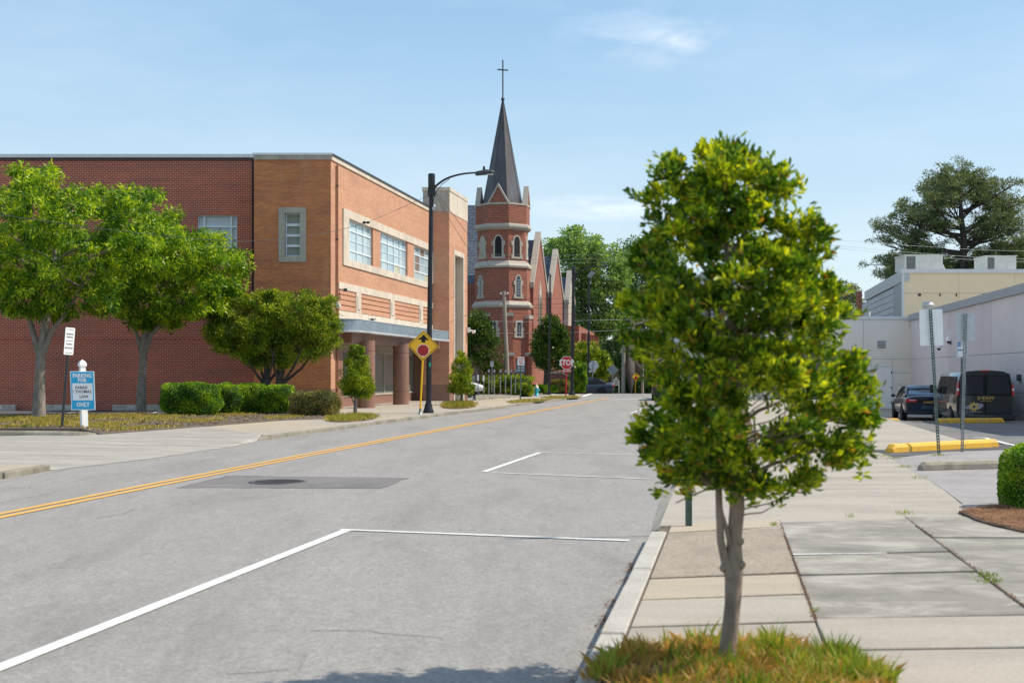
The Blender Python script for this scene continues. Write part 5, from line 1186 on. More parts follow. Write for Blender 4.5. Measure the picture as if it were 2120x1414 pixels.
for s in (-1, 1):
    w = vrear(s*.05, s*.885, s*.80, 1.22, 1.92, -.02, .008, M['seam'], 'window_seal')
    vrear(s*.075, s*.86, s*.78, 1.245, 1.895, 0, .014, M['car_glass'], 'rear_window', w)
    tl = vrear(s*.905, s*1.0, s*.955, 1.20, 1.66, -.06, .022, M['tail_red'], 'tail_light')
    vrear(s*.91, s*.99, s*.985, 1.37, 1.46, 0, .027, M['tail_clear'], 'reversing_light', tl, .005)
    # side windows
    mb = MB(); pts = [(s*1.0, .55, 1.25), (s*1.0, 4.25, 1.25), (s*.93, 3.95, 1.86), (s*.93, .62, 1.86)]
    mb.slab([(s*.985, .5, 1.23), (s*.985, 4.35, 1.23), (s*.90, 3.95, 1.88), (s*.90, .58, 1.88)], (s, 0, .13), -.02, .012); sw = mb.build('side_window', M['car_glass'], V, **vl)
    for yy in (1.75, 3.0):
        mb = MB(); mb.slab([(s*.985, yy-.03, 1.23), (s*.985, yy+.03, 1.23), (s*.90, yy+.03, 1.88), (s*.90, yy-.03, 1.88)], (s, 0, .13), .0, .02); mb.build('window_post', M['car_black'], sw, **vl)
    mb = MB(); mb.box(s*1.0-.008, s*1.0+.008, .4, 4.4, 1.165, 1.185); mb.build('side_moulding', M['rim'], V, **vl)
    mb = MB(); mb.loft([[(s*1.0, 4.15, 1.3), (s*1.0, 4.2, 1.3), (s*1.0, 4.2, 1.36), (s*1.0, 4.15, 1.36)], [(s*1.1, 4.1, 1.22), (s*1.1, 4.22, 1.22), (s*1.1, 4.22, 1.55), (s*1.1, 4.1, 1.55)], [(s*1.3, 4.1, 1.22), (s*1.3, 4.2, 1.22), (s*1.3, 4.2, 1.55), (s*1.3, 4.1, 1.55)]], smooth=False); mb.build('wing_mirror', M['plastic_dark'], V, bevel=.03, **vl)
    for yy in (1.25, 4.75):
        mb = MB(); mb.lathe([(.43, -.03), (.43, .02)], (s*.99, yy, .37), 28, axis='x'); mb.build('wheel_arch', M['seam'], V, **vl)
        wheel(V, s*.9, yy, .37, .24)
mb = MB(); mb.box(-.004, .016, -.012, .0, .50, 1.2); mb.build('door_seam', M['seam'], V, **vl)
mb = MB(); mb.slab([Vector((x, .10*max(0, z-1.15), z)) for x, z in ((-.012, 1.2), (.012, 1.2), (.012, 2.0), (-.012, 2.0))], (0, -1, .1), 0, .01); mb.build('door_seam', M['seam'], V, **vl)
mb = MB(); mb.box(-1.0, 1.0, -.10, .12, .31, .50); mb.build('rear_bumper', M['plastic_dark'], V, bevel=.04, **vl)
mb = MB(); mb.box(-.62, .30, -.104, -.098, .475, .492); mb.build('bumper_strip', M['rim'], V, **vl)
mb = MB(); mb.box(-.55, -.14, -.03, .0, .60, .635); mb.build('grab_strip', M['rim'], V, **vl)
mb = MB(); mb.box(.05, .17, -.03, .02, 1.20, 1.30); mb.build('door_handle', M['plastic_dark'], V, bevel=.01, **vl)
mb = MB(); mb.box(-.16, .16, .085, .14, 2.065, 2.115); mb.build('high_brake_light', M['tail_red'], V, bevel=.01, **vl)
text('lettering', 'SHERIFF', .175, (.0, -.016, 1.105), M['gold'], V, local=True, sx=.96, bold=.0015)
text('lettering', 'LENOIR COUNTY', .035, (.0, -.016, 1.0), M['gold'], V, local=True) if False else None
mb = MB(); mb.box(-.20, .20, -.012, -.004, .995, 1.008); mb.build('decal_line', M['gold'], V, **vl)
# badge: grey long outline with a nine pointed gold star
bx_, bz_ = -.40, .80
mb = MB(); mb.slab([(bx_+x, 0, bz_+z) for x, z in ((-.36, -.02), (-.22, .03), (-.12, .10), (.02, .12), (.2, .12), (.30, .10), (.33, .03), (.27, -.02), (.2, -.07), (.08, -.10), (-.1, -.06), (-.24, -.09))], (0, -1, 0), 0, .010); bo = mb.build('state_outline', M['silver'], V, **vl)
st = []
for i in range(18):
    a = math.pi/2+i*math.pi/9; r = .20 if i % 2 == 0 else .115; st.append((bx_+r*math.cos(a), 0, bz_+r*math.sin(a)))
mb = MB(); mb.slab(st, (0, -1, 0), .0, .016); star = mb.build('star_badge', M['gold'], V, **vl)
mb = MB(); mb.lathe([(.055, -.021), (.055, -.014)], (bx_, 0, bz_), 18, axis='y'); mb.build('badge_centre', M['silver'], star, **vl)
mb = MB(); mb.lathe([(.04, -.024), (.04, -.02)], (bx_, 0, bz_), 18, axis='y'); mb.build('badge_seal', M['seam'], star, **vl)
mb = MB(); mb.box(.16, .40, -.02, .0, .66, .77) if False else mb.box(-.93, -.62, -.01, 0, .58, .60); mb.build('side_badge', M['rim'], V, **vl)
# other parked cars
c = G(1366, 829, -.1); sedan('parked_car', 'dark car with red tail lamps parked at the right kerb behind the near tree', (c[0]+.35, c[1]-1, -.10), -math.atan(.172), M['car_black'])
sedan('parked_car', 'dark blue car parked broadside beyond the crossroads behind the street lamps', (XX(1216, 99)+2.0, 99.5, -.35), R(93), M['car_blue'])
sedan('parked_car', 'white car with dark glass parked behind the meters beside the cone shrub', (XX(1001, 82)-5.0, 82, -.0), R(-80), M['car_white'])
# ================================================================== WHEEL STOPS on the right
def wheel_stop(name, label, L4, z, m, h=.15, w=.16, group=None, cat='wheel stop'):
    """L4: near-left and near-right base points of the long face"""
    a, b = Vector((*L4[0][:2], 0)), Vector((*L4[1][:2], 0)); d = (b-a).normalized(); n = Vector((-d.y, d.x, 0)); c = (a+b)/2
    t = thing(name, label, cat, (c.x, c.y, z), 0, group); ln = (b-a).length
    e = .07
    def sec(s, k): p = a+d*s; return [tuple(p+n*(w*q)+Vector((0, 0, z+zz*k))) for q, zz in ((0, 0), (.0, h*.62), (.16, h), (.84, h), (1, h*.62), (1, 0))]
    mb = MB(); mb.loft([sec(0, .55), sec(e, 1), sec(ln-e, 1), sec(ln, .55)], smooth=False); mb.build('block', m, t, bevel=.008)
    for s in (.35, ln-.35):
        p = a+d*s+n*w*.5; mb = MB(); mb.lathe([(.016, h+z), (.016, h+z+.006)], (p.x, p.y, 0), 8); mb.build('anchor_pin', M['dark_metal'], t)
    return t
grp = 'yellow wheel stops in the right car park'
wheel_stop('wheel_stop', 'nearest yellow wheel stop just behind the two leaning sign posts', (G(1850, 938, .0), G(2068, 925.5, .0)), .0, M['stop_yellow'], .17, .2, grp)
def gz(px, py, D): z_ = ZZ(py, D); return (XX(px, D), D, z_)
wheel_stop('wheel_stop', 'far yellow wheel stop lying right behind the police van tail', (gz(1943, 877, 43.2), gz(2080, 873.5, 43.6)), -.185, M['stop_yellow'], .17, .2, grp)
wheel_stop('wheel_stop', 'far yellow wheel stop at the near tree edge beside the police car', (gz(1735, 882, 43.0), gz(1864, 879.5, 43.2)), -.185, M['stop_yellow'], .17, .2, grp)
wheel_stop('wheel_stop', 'mossy grey concrete wheel stop beside the clipped bush', (G(1911, 974, 0), G(2140, 968, 0)), 0, M['stop_grey'], .135, .15, None)
# ================================================================== STREET FURNITURE
def octagon(r): return [(r*math.cos(R(22.5+45*i)), r*math.sin(R(22.5+45*i))) for i in range(8)]
def plate(mb, c, pts, right=(1, 0, 0), d0=0, d1=.004, up=(0, 0, 1), mi=0):
    r, u = Vector(right).normalized(), Vector(up).normalized(); n = r.cross(u); c = Vector(c)
    return mb.slab([c+r*x+u*y for x, y in pts], n, d0, d1, mi)
def rrect(w, h, r=.03, k=3):
    out = []
    for cx, cy, a0 in ((w/2-r, h/2-r, 0), (-w/2+r, h/2-r, 90), (-w/2+r, -h/2+r, 180), (w/2-r, -h/2+r, 270)):
        for i in range(k+1): a = R(a0+90*i/k); out.append((cx+r*math.cos(a), cy+r*math.sin(a)))
    return out
def ppost(mb, a, b, w=.045): return mb.tube([a, b], w/2, 6)
# --- yellow diamond "stop ahead" sign
D = 2650*1.55/88; c0 = G(870, 857.5, 0); DY = c0[1]-.12
T = thing('stop_ahead_sign', 'yellow diamond stop ahead warning sign on a yellow post beside the street lamp', 'road sign', c0)
cs = Vector((XX(876.2, DY), DY, ZZ(716, DY))); lean = (Vector((XX(877, DY), DY, ZZ(684, DY)))-Vector((c0[0], c0[1]-.0, 0))).normalized()
up = Vector((lean.x, 0, lean.z)).normalized(); rt = Vector((up.z, .12, -up.x)).normalized(); up = up
half = 32.5*DY/F
rt = Vector((.985*up.z, .17, -up.x)).normalized()
def dia(h, r=.05):
    return [(0+dx, h+dy) for dx, dy in ((-r*.5, -r*.5),)]+[(r*.0, h-.0)][:0]+[(r*.5, h-r*.5), (h-r*.5, r*.5), (h-r*.5, -r*.5), (r*.5, -h+r*.5), (-r*.5, -h+r*.5), (-h+r*.5, -r*.5), (-h+r*.5, r*.5)]
mb = MB(); plate(mb, cs, dia(half), rt, 0, .004, up); sg = mb.build('sign_panel', M['sign_yellow'], T)
mb = MB()
for q in range(4):
    o_, i_ = half-.045, half-.07; cor = [(0, 1), (1, 0), (0, -1), (-1, 0)]; a, b = cor[q], cor[(q+1) % 4]
    plate(mb, cs, [(a[0]*o_, a[1]*o_), (b[0]*o_, b[1]*o_), (b[0]*i_, b[1]*i_), (a[0]*i_, a[1]*i_)], rt, .004, .0052, up)
mb.build('border', M['seam'], sg)
k = half/33
mb = MB(); plate(mb, cs, [(x*k, y*k) for x, y in ((-4, 7), (4, 7), (4, 12.5), (12.5, 12.5), (6, 17.5), (0, 24.5), (-6, 17.5), (-12.5, 12.5), (-4, 12.5))], rt, .004, .0056, up); mb.build('arrow', M['seam'], sg)
mb = MB(); plate(mb, cs-up*k*9.5, octagon(13.6*k), rt, .004, .0056, up); mb.build('octagon_border', M['white'], sg)
mb = MB(); plate(mb, cs-up*k*9.5, octagon(12.6*k), rt, .0056, .0068, up); mb.build('octagon_symbol', M['sign_darkred'], sg)
mb = MB(); a = Vector(c0)+Vector((0, 0, .12)); b = cs+up*half*.9+Vector((0, .04, 0)); a2 = a+(Vector((cs.x, c0[1]-.12+.05, cs.z))-a)*0; mb.tube([a, Vector((cs.x-up.x*.3, DY+.045, cs.z-.3)), Vector((cs.x+up.x*half*.8, DY+.045, cs.z+half*.8))], .034, 8); mb.build('post', M['sign_yellow'], T)
mb = MB(); mb.lathe([(.10, -.02), (.09, .01), (.05, .03), (.045, .20), (.05, .21)], c0, 10); mb.build('post_socket', M['galv'], T)
for q in (.72, -.72):
    mb = MB(); p = cs+up*half*q; mb.lathe([(.014, -.012), (.014, .0)], p, 8, axis='y'); mb.build('bolt', M['galv_light'], sg)
# --- street lamps
def street_lamp(label, base, top, arm_pts, head_px, Dd, rb=.15, rt_=.10, cap=True, head=True, wires=True, arm_r=.05, det=True):
    t = thing('street_lamp', label, 'street lamp', base, 0, 'tall black street lamps along the left pavement')
    b, tp = Vector(base), Vector(top)
    mb = MB(); n = 10; mb.tube([b+(tp-b)*(i/n) for i in range(n+1)], [rb+(rt_-rb)*i/n for i in range(n+1)], 14); mb.build('pole', M['black'], t)
    mb = MB(); mb.lathe([(rb*1.9, -.0), (rb*1.9, .06), (rb*1.55, .16), (rb*1.25, .30), (rb*1.15, .36)], base, 16); mb.build('base_flange', M['black'], t)
    mb = MB(); mb.lathe([(rb*2.2, -.03), (rb*2.2, .004)], base, 16); mb.build('base_pad', M['concrete'], t)
    if cap:
        mb = MB(); mb.lathe([(.07, -.75), (.10, -.64), (.13, -.57), (.135, -.05), (.12, 0)], top, 12); mb.build('pole_cap', M['black'], t)
    if arm_pts:
        ap = [Vector(P(x, y, Dd)) for x, y in arm_pts]
        # smooth the arm with a spline
        sp_ = []
        for i in range(len(ap)-1):
            p0, p1, p2, p3 = ap[max(i-1, 0)], ap[i], ap[i+1], ap[min(i+2, len(ap)-1)]
            for s in range(5):
                u = s/5; sp_.append(.5*((2*p1)+(p2-p0)*u+(2*p0-5*p1+4*p2-p3)*u*u+(3*p1-p0-3*p2+p3)*u**3))
        sp_.append(ap[-1]); mb = MB(); mb.tube(sp_, [arm_r*(1.15-.4*i/len(sp_)) for i in range(len(sp_))], 10); am = mb.build('arm', M['black'], t)
        mb = MB(); p = ap[0]; mb.box(p.x-.13, p.x+.16, p.y-.13, p.y+.13, p.z-.16, p.z+.12); mb.build('arm_bracket', M['black'], am)
    if head:
        (xa, xb, yc) = head_px; a = Vector(P(xa, yc+3, Dd)); b_ = Vector(P(xb, yc-2, Dd)); d = (b_-a); 
        prof = [(0, .13, .08), (.12, .16, .10), (.55, .19, .12), (.85, .15, .07), (1, .05, .02)]
        def sec(s, w, h): c = a+d*s; return [(c.x, c.y-w, c.z-h*.5), (c.x, c.y-w, c.z+h*.3), (c.x, c.y-w*.5, c.z+h), (c.x, c.y+w*.5, c.z+h), (c.x, c.y+w, c.z+h*.3), (c.x, c.y+w, c.z-h*.5)]
        mb = MB(); mb.loft([sec(*q) for q in prof], smooth=False); hd = mb.build('lamp_head', M['dark_metal'], t, bevel=.012)
        mb = MB(); c1, c2 = a+d*.62, a+d*.93; mb.box(c1.x, c2.x, c1.y-.12, c1.y+.12, c1.z-.075, c1.z-.055); mb.build('lens', M['galv_light'], hd)
        mb = MB(); c_ = a+d*.45+Vector((0, 0, .1)); mb.lathe([(.05, 0), (.045, .14), (.03, .16)], c_, 10); mb.build('photocell', M['black'], hd)
    return t
DL = G(888, 855, 0)[1]; bl = (XX(887, DL), DL, 0); tl_ = P(893.5, 360, DL)
L1_ = street_lamp('tall black street lamp leaning by the yellow sign, its arm reaching to the church spire', bl, tl_, [(893, 398), (903, 385), (925, 370), (955, 361), (985, 358)], (984, 1024, 358), DL, .108, .078, arm_r=.042)
# conduit loop and cable clamps on the first lamp
mb = MB(); mb.tube([P(x, y, DL-.06) for x, y in ((931, 371), (915, 382), (905, 395), (899, 408), (896, 425), (895, 440))], .014, 6); mb.build('cable_loop', M['black'], L1_)
for (x, y) in ((899, 428), (897, 432)):
    mb = MB(); mb.lathe([(.02, -.07), (.05, -.03), (.05, .03), (.02, .07)], P(x, y, DL-.15), 8); mb.build('insulator', M['galv_light'], L1_)
mb = MB(); q = P(890, 755, DL-.16); mb.box(q[0]-.03, q[0]+.03, q[1]-.02, q[1], q[2]-.08, q[2]+.08); mb.build('sticker', M['green_dot'], L1_)
D2 = G(1184, 818, 0)[1]; b2 = (XX(1184, D2), D2, -.02)
street_lamp('black street lamp standing right behind the red stop sign with a long curved arm', b2, P(1187.5, 551, D2), [(1188, 573), (1200, 562), (1215, 555), (1232, 552), (1246, 551)], (1246, 1260, 551), D2, .125, .09)
D3 = G(1219, 813.5, -.1)[1]; b3 = (XX(1217.5, D3), D3, -.1)
L3_ = street_lamp('black square headed flood lamp pole beside the white octagon sign back', b3, P(1220, 572, D3), None, None, D3, .10, .075, cap=False, head=False)
q = P(1224, 569, D3); mb = MB(); mb.loft([[(q[0]-.33, q[1]-.25, q[2]-.12), (q[0]-.05, q[1]-.25, q[2]-.30), (q[0]-.05, q[1]+.25, q[2]-.30), (q[0]-.33, q[1]+.25, q[2]-.12)], [(q[0]-.02, q[1]-.25, q[2]+.32), (q[0]+.34, q[1]-.25, q[2]+.12), (q[0]+.34, q[1]+.25, q[2]+.12), (q[0]-.02, q[1]+.25, q[2]+.32)]], smooth=False); mb.build('lamp_box', M['galv'], L3_, bevel=.03)
b4 = (XX(1136.5, 88), 88, -.05); L4_ = street_lamp('thin black lamp post in front of the dark tree by the church', b4, P(1139, 570, 88), None, None, 88, .075, .055, cap=False, head=False)
mb = MB(); mb.tube([P(1133, 571, 88), P(1137, 567, 88), P(1142, 572, 88)], .06, 6); mb.build('bracket', M['black'], L4_)
# --- STOP sign
c0 = G(1171.5, 821, 0); T = thing('stop_sign', 'red STOP sign with ALL WAY plaque on a red post at the crossroads', 'road sign', c0); DY = c0[1]
cs = Vector((XX(1173, DY), DY-.06, ZZ(751, DY))); rr = 14.6*DY/F
mb = MB(); plate(mb, cs, octagon(rr*1.0), d0=0, d1=.006); sg = mb.build('sign_panel', M['white'], T)
mb = MB(); plate(mb, cs, octagon(rr*.925), d0=.006, d1=.010); mb.build('red_field', M['sign_red'], sg)
text('lettering', 'STOP', rr*1.12, (cs.x, cs.y-.012, cs.z-.01), M['white'], sg, sx=.78, bold=.018)
mb = MB(); pc = Vector((XX(1173, DY), DY-.06, ZZ(768, DY))); plate(mb, pc, rrect(.62, .19), d0=0, d1=.006); pq = mb.build('plaque', M['sign_red'], T)
text('lettering', 'ALL WAY', .15, (pc.x, pc.y-.008, pc.z), M['white'], pq, sx=.85, bold=.006)
mb = MB(); mb.tube([(c0[0], DY, -.05), (cs.x, DY, cs.z+rr*.7)], .045, 6); mb.build('post', M['sign_red'], T)
# --- sign backs beyond
def sign_back(name, label, base, ctr, shape, m=M['galv_light'], extra=None, r=.04, postm=M['galv'], group=None):
    t = thing(name, label, 'road sign', base, 0, group); c = Vector(ctr)
    mb = MB(); plate(mb, c, shape, d0=-.006, d1=0); mb.build('sign_panel', m, t)
    mb = MB(); mb.tube([base, (c.x, c.y-.05, c.z+max(y for x, y in shape)*.88)], r, 6); mb.build('post', postm, t)
    if extra: extra(t, c)
    return t
d = 99.0
def ex(t, c):
    mb = MB(); plate(mb, (XX(1226, d), c.y, ZZ(768.5, d)), rrect(.52, .17), d0=-.006, d1=0); mb.build('plaque', M['galv_light'], t)
sign_back('stop_sign', 'pale grey back of an octagonal stop sign with a plaque, right of the lamp pole', P(1224, 814, d), P(1229, 756.5, d), octagon(10*d/F*1.05), extra=ex, r=.05)
d = 104.0; h = 12.6*d/F
sign_back('warning_sign', 'grey diamond sign back in front of the church notice boards', P(1268, 815, d), P(1268.5, 766, d), [(0, h), (h, 0), (0, -h), (-h, 0)], M['galv'])
d = 103.0; c0 = P(1315, 816, d); T = thing('stop_ahead_sign', 'small far orange diamond stop ahead sign near the big tree trunk', 'road sign', c0)
c = Vector(P(1317, 780, d)); h = 9.0*d/F; mb = MB(); plate(mb, c, [(0, h), (h, 0), (0, -h), (-h, 0)], (.95, .3, 0)); sg = mb.build('sign_panel', M['sign_yellow'], T)
mb = MB(); plate(mb, c-Vector((0, 0, .1)), octagon(.15), (.95, .3, 0), .004, .008); mb.build('octagon_symbol', M['sign_darkred'], sg)
mb = MB(); plate(mb, c+Vector((0, 0, .2)), [(-.1, -.06), (.1, -.06), (0, .1)], (.95, .3, 0), .004, .008); mb.build('arrow', M['seam'], sg)
mb = MB(); mb.tube([c0, (c.x, c.y+.05, c.z+.2)], .035, 6); mb.build('post', M['sign_yellow'], T)
# church street signs
def board_sign(label, px0, px1, pyt, pys, pyb, D, m, txts):
    t = thing('church_sign', label, 'sign board', P((px0+px1)/2, 816, D)); x0, x1 = XX(px0, D), XX(px1, D); mid = (x0+x1)/2
    mb = MB(); mb.slab([(x0, D, ZZ(pyb, D)), (x1, D, ZZ(pyb, D)), (x1, D, ZZ(pys, D)), (mid, D, ZZ(pyt, D)), (x0, D, ZZ(pys, D))], (0, -1, 0), -.05, .05); b = mb.build('board', m, t)
    for y in txts:
        mb = MB(); mb.box(x0+.1, x1-.1, D-.056, D-.05, ZZ(y, D)-.03, ZZ(y, D)+.03); mb.build('text_line', M['dark_metal'], b)
    for x in (x0, x1):
        mb = MB(); mb.box(x-.05, x+.05, D-.04, D+.04, ZZ(818, D), ZZ(pys, D)); mb.build('post', m, t)
board_sign('small grey white pointed church sign standing left of the diamond sign back', 1239, 1250, 785, 792, 803, 101, M['galv_light'], (794, 798))
board_sign('cream pointed church sign board on white posts right of the diamond sign back', 1270, 1281.5, 780, 787, 798, 104, M['limestone'], (789, 794))
# --- post with no parking sign in front of the meters, and the small blue one
def small_sign(name, label, base, ctr, w, h, m, post, body=None, tm=None, sz=.1, r=.03, back=False, group=None):
    t = thing(name, label, 'parking sign', base, 0, group); c = Vector(ctr)
    mb = MB(); plate(mb, c, rrect(w, h, .02), d0=0, d1=.004); sp_ = mb.build('sign_panel', m, t)
    mb = MB(); mb.tube([base, (c.x, c.y+.04, c.z+h*.48)], r, 6); mb.build('post', post, t)
    if body:
        for i, (tx, yy, s_) in enumerate(body): text('lettering', tx, s_, (c.x, c.y-.006, c.z+yy), tm, sp_, sx=.85, bold=.003)
    return t
c0 = G(1077, 828.5, 0); d = c0[1]
small_sign('no_parking_sign', 'small white and red NO PARKING ANY TIME sign before the noticeboard', c0, (XX(1078.5, d), d-.05, ZZ(747.5, d)), .38, .46, M['white'], M['green_post'], [('NO PARKING', .13, .09), ('ANY', 0, .13), ('TIME', -.14, .13)], M['sign_red'], r=.045)
d = 78; small_sign('parking_sign', 'small green and white plate on a thin post above the parking meters', P(1018, 812, d), (XX(1018.5, d), d-.03, ZZ(753.5, d)), .20, .34, M['galv_light'], M['galv'], [('P', .05, .14)], M['green_dot'])
for i, (x, yt) in enumerate(((990, 776), (1001.5, 777))):
    d = 66-i*0; small_sign('parking_sign', ['short post with a pale plate seen edge on, nearest the cone shrub', 'second short post with a pale plate, just left of the meters'][i], P(x, 819, d), (XX(x-.3, d), d, ZZ(yt+6, d)), .09, .30, M['white'], M['galv'])
# parking meters, one copied
def meter(base, h, label=None):
    t = thing('parking_meter', label, 'parking meter', base, 0, 'row of grey parking meters by the juniper hedge')
    mb = MB(); mb.tube([base, (base[0], base[1], base[2]+h*.80)], .032, 8); mb.build('post', M['galv'], t)
    b = Vector(base)+Vector((0, 0, h*.8)); mb = MB(); mb.lathe([(.045, 0), (.07, .04), (.085, .12), (.088, .20), (.075, .27), (.04, .31), (.01, .33)], b, 12); hd = mb.build('meter_head', M['dark_metal'], t)
    mb = MB(); mb.box(b.x-.04, b.x+.04, b.y-.095, b.y-.07, b.z+.15, b.z+.24); mb.build('dial_window', M['galv_light'], hd); return t
mxs = [(1012, 818), (1023, 817.5), (1036, 817), (1046.5, 816.5), (1058, 816), (1067, 815.5)]
dm = 73.0; m0 = meter(P(mxs[0][0], mxs[0][1]-1, dm), 1.42)
names = ['first parking meter from the left, next to the two short sign posts', 'second parking meter from the left in front of the juniper hedge', 'third parking meter from the left, left of the leaning utility pole',
         'fourth parking meter, standing against the leaning wooden utility pole', 'fifth parking meter, between the utility pole and the no parking sign', 'last parking meter on the right, next to the no parking sign post']
m0['label'] = names[0]
for i in range(1, 6):
    d = dm+i*1.1; m = copy_tree(m0); m.location = P(mxs[i][0], mxs[i][1]-1, d); m['label'] = names[i]
# --- fire hydrant
c0 = G(1111, 819.5, 0); s = 27*c0[1]/F*.8
T = thing('fire_hydrant', 'teal fire hydrant with a pale cap on the grass near the stop sign', 'fire hydrant', c0)
mb = MB(); mb.lathe([(.17, 0), (.17, .05), (.12, .06), (.115, .42), (.15, .44), (.15, .48), (.12, .50)], c0, 14); mb.build('barrel', M['teal'], T)
mb = MB(); mb.lathe([(.13, .50), (.12, .58), (.08, .66), (.04, .70), (.035, .76), (.01, .77)], c0, 14); mb.build('bonnet', M['hyd_cap'], T)
for s in (-1, 1):
    mb = MB(); mb.lathe([(.06, s*.08), (.06, s*.19), (.045, s*.22)] if s > 0 else [(.045, -.22), (.06, -.19), (.06, -.08)], (c0[0], c0[1], .36), 10, axis='x'); mb.build('outlet_cap', M['teal'], T)
mb = MB(); mb.lathe([(.07, -.22), (.08, -.18), (.08, -.08)], (c0[0], c0[1], .33), 10, axis='y'); mb.build('pumper_cap', M['teal'], T)
# --- leaning reserved parking sign and blue law firm sign
c0 = G(126, 886, 0); d = c0[1]; T = thing('parking_sign', 'tall narrow white tow away sign on a leaning grey post', 'parking sign', (c0[0], d, .0))
pts = [Vector((XX(x, d), d, ZZ(y, d))) for x, y in ((127.5, 884), (143.5, 683))]; up = (pts[1]-pts[0]).normalized(); rt = Vector((.62, -.78*0+.78, 0)); rt = (rt-up*rt.dot(up)).normalized()
mb = MB(); mb.tube([Vector((pts[0].x, d, -.05)), pts[0]+(pts[1]-pts[0])*.98+Vector((.0, .05, 0))], .036, 8); mb.build('post', M['dark_metal'], T)
c = Vector((XX(143.6, d), d, ZZ(706.5, d))); hh = 56*d/F/2/up.z
rt2 = Vector((.60, .80, 0)); rt2 = (rt2-up*rt2.dot(up)).normalized()
mb = MB(); plate(mb, c, rrect(.30, hh*2, .02), rt2, 0, .004, up); sg = mb.build('sign_panel', M['white'], T)
nn = rt2.cross(up)
for tx, v_, s_ in (('RESERVED', .52, .062), ('PARKING', .30, .062), ('TOWING', -.22, .062), ('ENFORCED', -.50, .060)):
    text('lettering', tx, s_, c+up*hh*v_+nn*.006, M['seam'], sg, rt2, up, sx=.8)
mb = MB()
for v_ in (.86, 0.03, -.86): plate(mb, c+up*hh*v_, [(-.11, -.006), (.11, -.006), (.11, .006), (-.11, .006)], rt2, .004, .006, up)
tag(mb.build('ruled_lines', M['seam'], sg), kind='stuff')
c0 = G(174, 887, 0); d = c0[1]; T = thing('law_firm_sign', 'blue and white PARKING FOR FARRIS THOMAS LAW ONLY sign on a white post', 'sign board', (c0[0], d, 0))
ry = Matrix.Rotation(R(38), 3, 'Z'); cx_, ct = c0[0], (XX(171, d))
hs = .082
def sq(zz, xo, w): return [tuple(Vector((c0[0]+xo, d, zz))+ry @ Vector((a*w, b*w, 0))) for a, b in ((-1, -1), (1, -1), (1, 1), (-1, 1))]
zt_ = ZZ(770, d); mb = MB(); mb.loft([sq(-.1, .01, hs), sq(zt_, -.045, hs)], smooth=False); mb.build('post', M['white'], T)
mb = MB(); 
fin = [(.10, 0), (.10, .03), (.075, .05), (.095, .08), (.085, .10), (.065, .115), (.11, .15), (.12, .20), (.09, .27), (.045, .31), (.01, .33)]
mb.loft([sq(zt_+h_, -.047, r_*.8) for r_, h_ in fin], smooth=False); mb.build('finial', M['white'], T)
# the panel: turned a little, its left edge nearer
c = Vector((XX(174.5, d), d-.13, ZZ(808.5, d))); w_, h_ = .635, 1.06; rt = Vector((1, .12, .0)).normalized(); up = Vector((-.035, 0, 1)).normalized()
mb = MB(); plate(mb, c, [(-w_/2, -h_/2), (w_/2, -h_/2), (w_/2, h_/2), (-w_/2, h_/2)], rt, -.015, .01, up); sg = mb.build('sign_panel', M['white'], T)
def bl_(x0, x1, y0, y1, m, nm, d1=.014): mb = MB(); plate(mb, c, [(x0, y0), (x1, y0), (x1, y1), (x0, y1)], rt, .009, d1, up); return mb.build(nm, m, sg)
e = .02; bl_(-w_/2+e, w_/2-e, -h_/2+e, h_/2-e, M['sign_blue'], 'blue_field')
bl_(-w_/2+.05, w_/2-.05, -.265, .20, M['white'], 'white_field', .017)
nn = rt.cross(up)
for tx, y_, s_, m_, o_, b_ in (('PARKING', .405, .145, 'white', 0, .006), ('FOR', .285, .145, 'white', 0, .006), ('FARRIS', .08, .115, 'seam', -.03, .001), ('THOMAS', -.03, .115, 'seam', .02, .001), ('LAW', -.165, .115, 'seam', .03, .001), ('ONLY', -.385, .155, 'white', 0, .006)):
    text('lettering', tx, s_, c+up*y_+rt*o_+nn*.019, M[m_], sg, rt, up, sx=.82 if m_ == 'white' else .92, bold=b_)
text('ampersand', '&', .12, c+up*-.03+rt*-.245+nn*.018, M['galv_light'], sg, rt, up)
# --- the two leaning perforated posts with blank sign backs, right
def perforated(label, base, top, ctr, w, h, skew, m, seed, rzv=0.0):
    t = thing('parking_sign', label, 'parking sign', base, 0, 'sign backs on perforated posts by the nearest yellow wheel stop')
    a, b = Vector(base), Vector(top); up = (b-a).normalized(); rt = Vector((math.cos(rzv), math.sin(rzv), 0)); rt = (rt-up*rt.dot(up)).normalized(); n = rt.cross(up)
    L_ = (b-a).length; k = int(L_/.055); mb = MB(); wv = .026
    # a U channel: two flanges, a face with holes made of cross bars between two strips
    for s in (-1, 1): mb.slab([a+rt*s*.013, a+rt*s*wv, b+rt*s*wv, b+rt*s*.013], n, -.02, .012)
    for i in range(k):
        p = a+up*(L_*i/k); q = a+up*(L_*(i+.52)/k); mb.slab([p-rt*.013, p+rt*.013, q+rt*.013, q-rt*.013], n, .006, .012)
    mb.build('post', M['galv'] if seed else M['green_post'], t)
    c = Vector(ctr); u2 = Vector((up.x+skew, 0, up.z)).normalized()
    mb = MB(); plate(mb, c, rrect(w, h, .025), (1, .05, skew*.8), 0, .004, u2); mb.build('sign_panel', m, t)
    for q in (.33, -.33):
        mb = MB(); p = c+u2*h*q+Vector((0, -.05, 0)); mb.lathe([(.012, -.012), (.012, .03)], p, 8, axis='y'); mb.build('bolt', M['galv_light'], t)
    return t
b1 = G(1944, 941, 0); d = b1[1]
perforated('larger white sign back on the left leaning perforated post', b1, P(1926, 640, d-.03), P(1928, 678, d+.04), 49*d/F, 75*d/F, .03, M['white'], 0)
b2 = G(1992, 935, 0); d = b2[1]
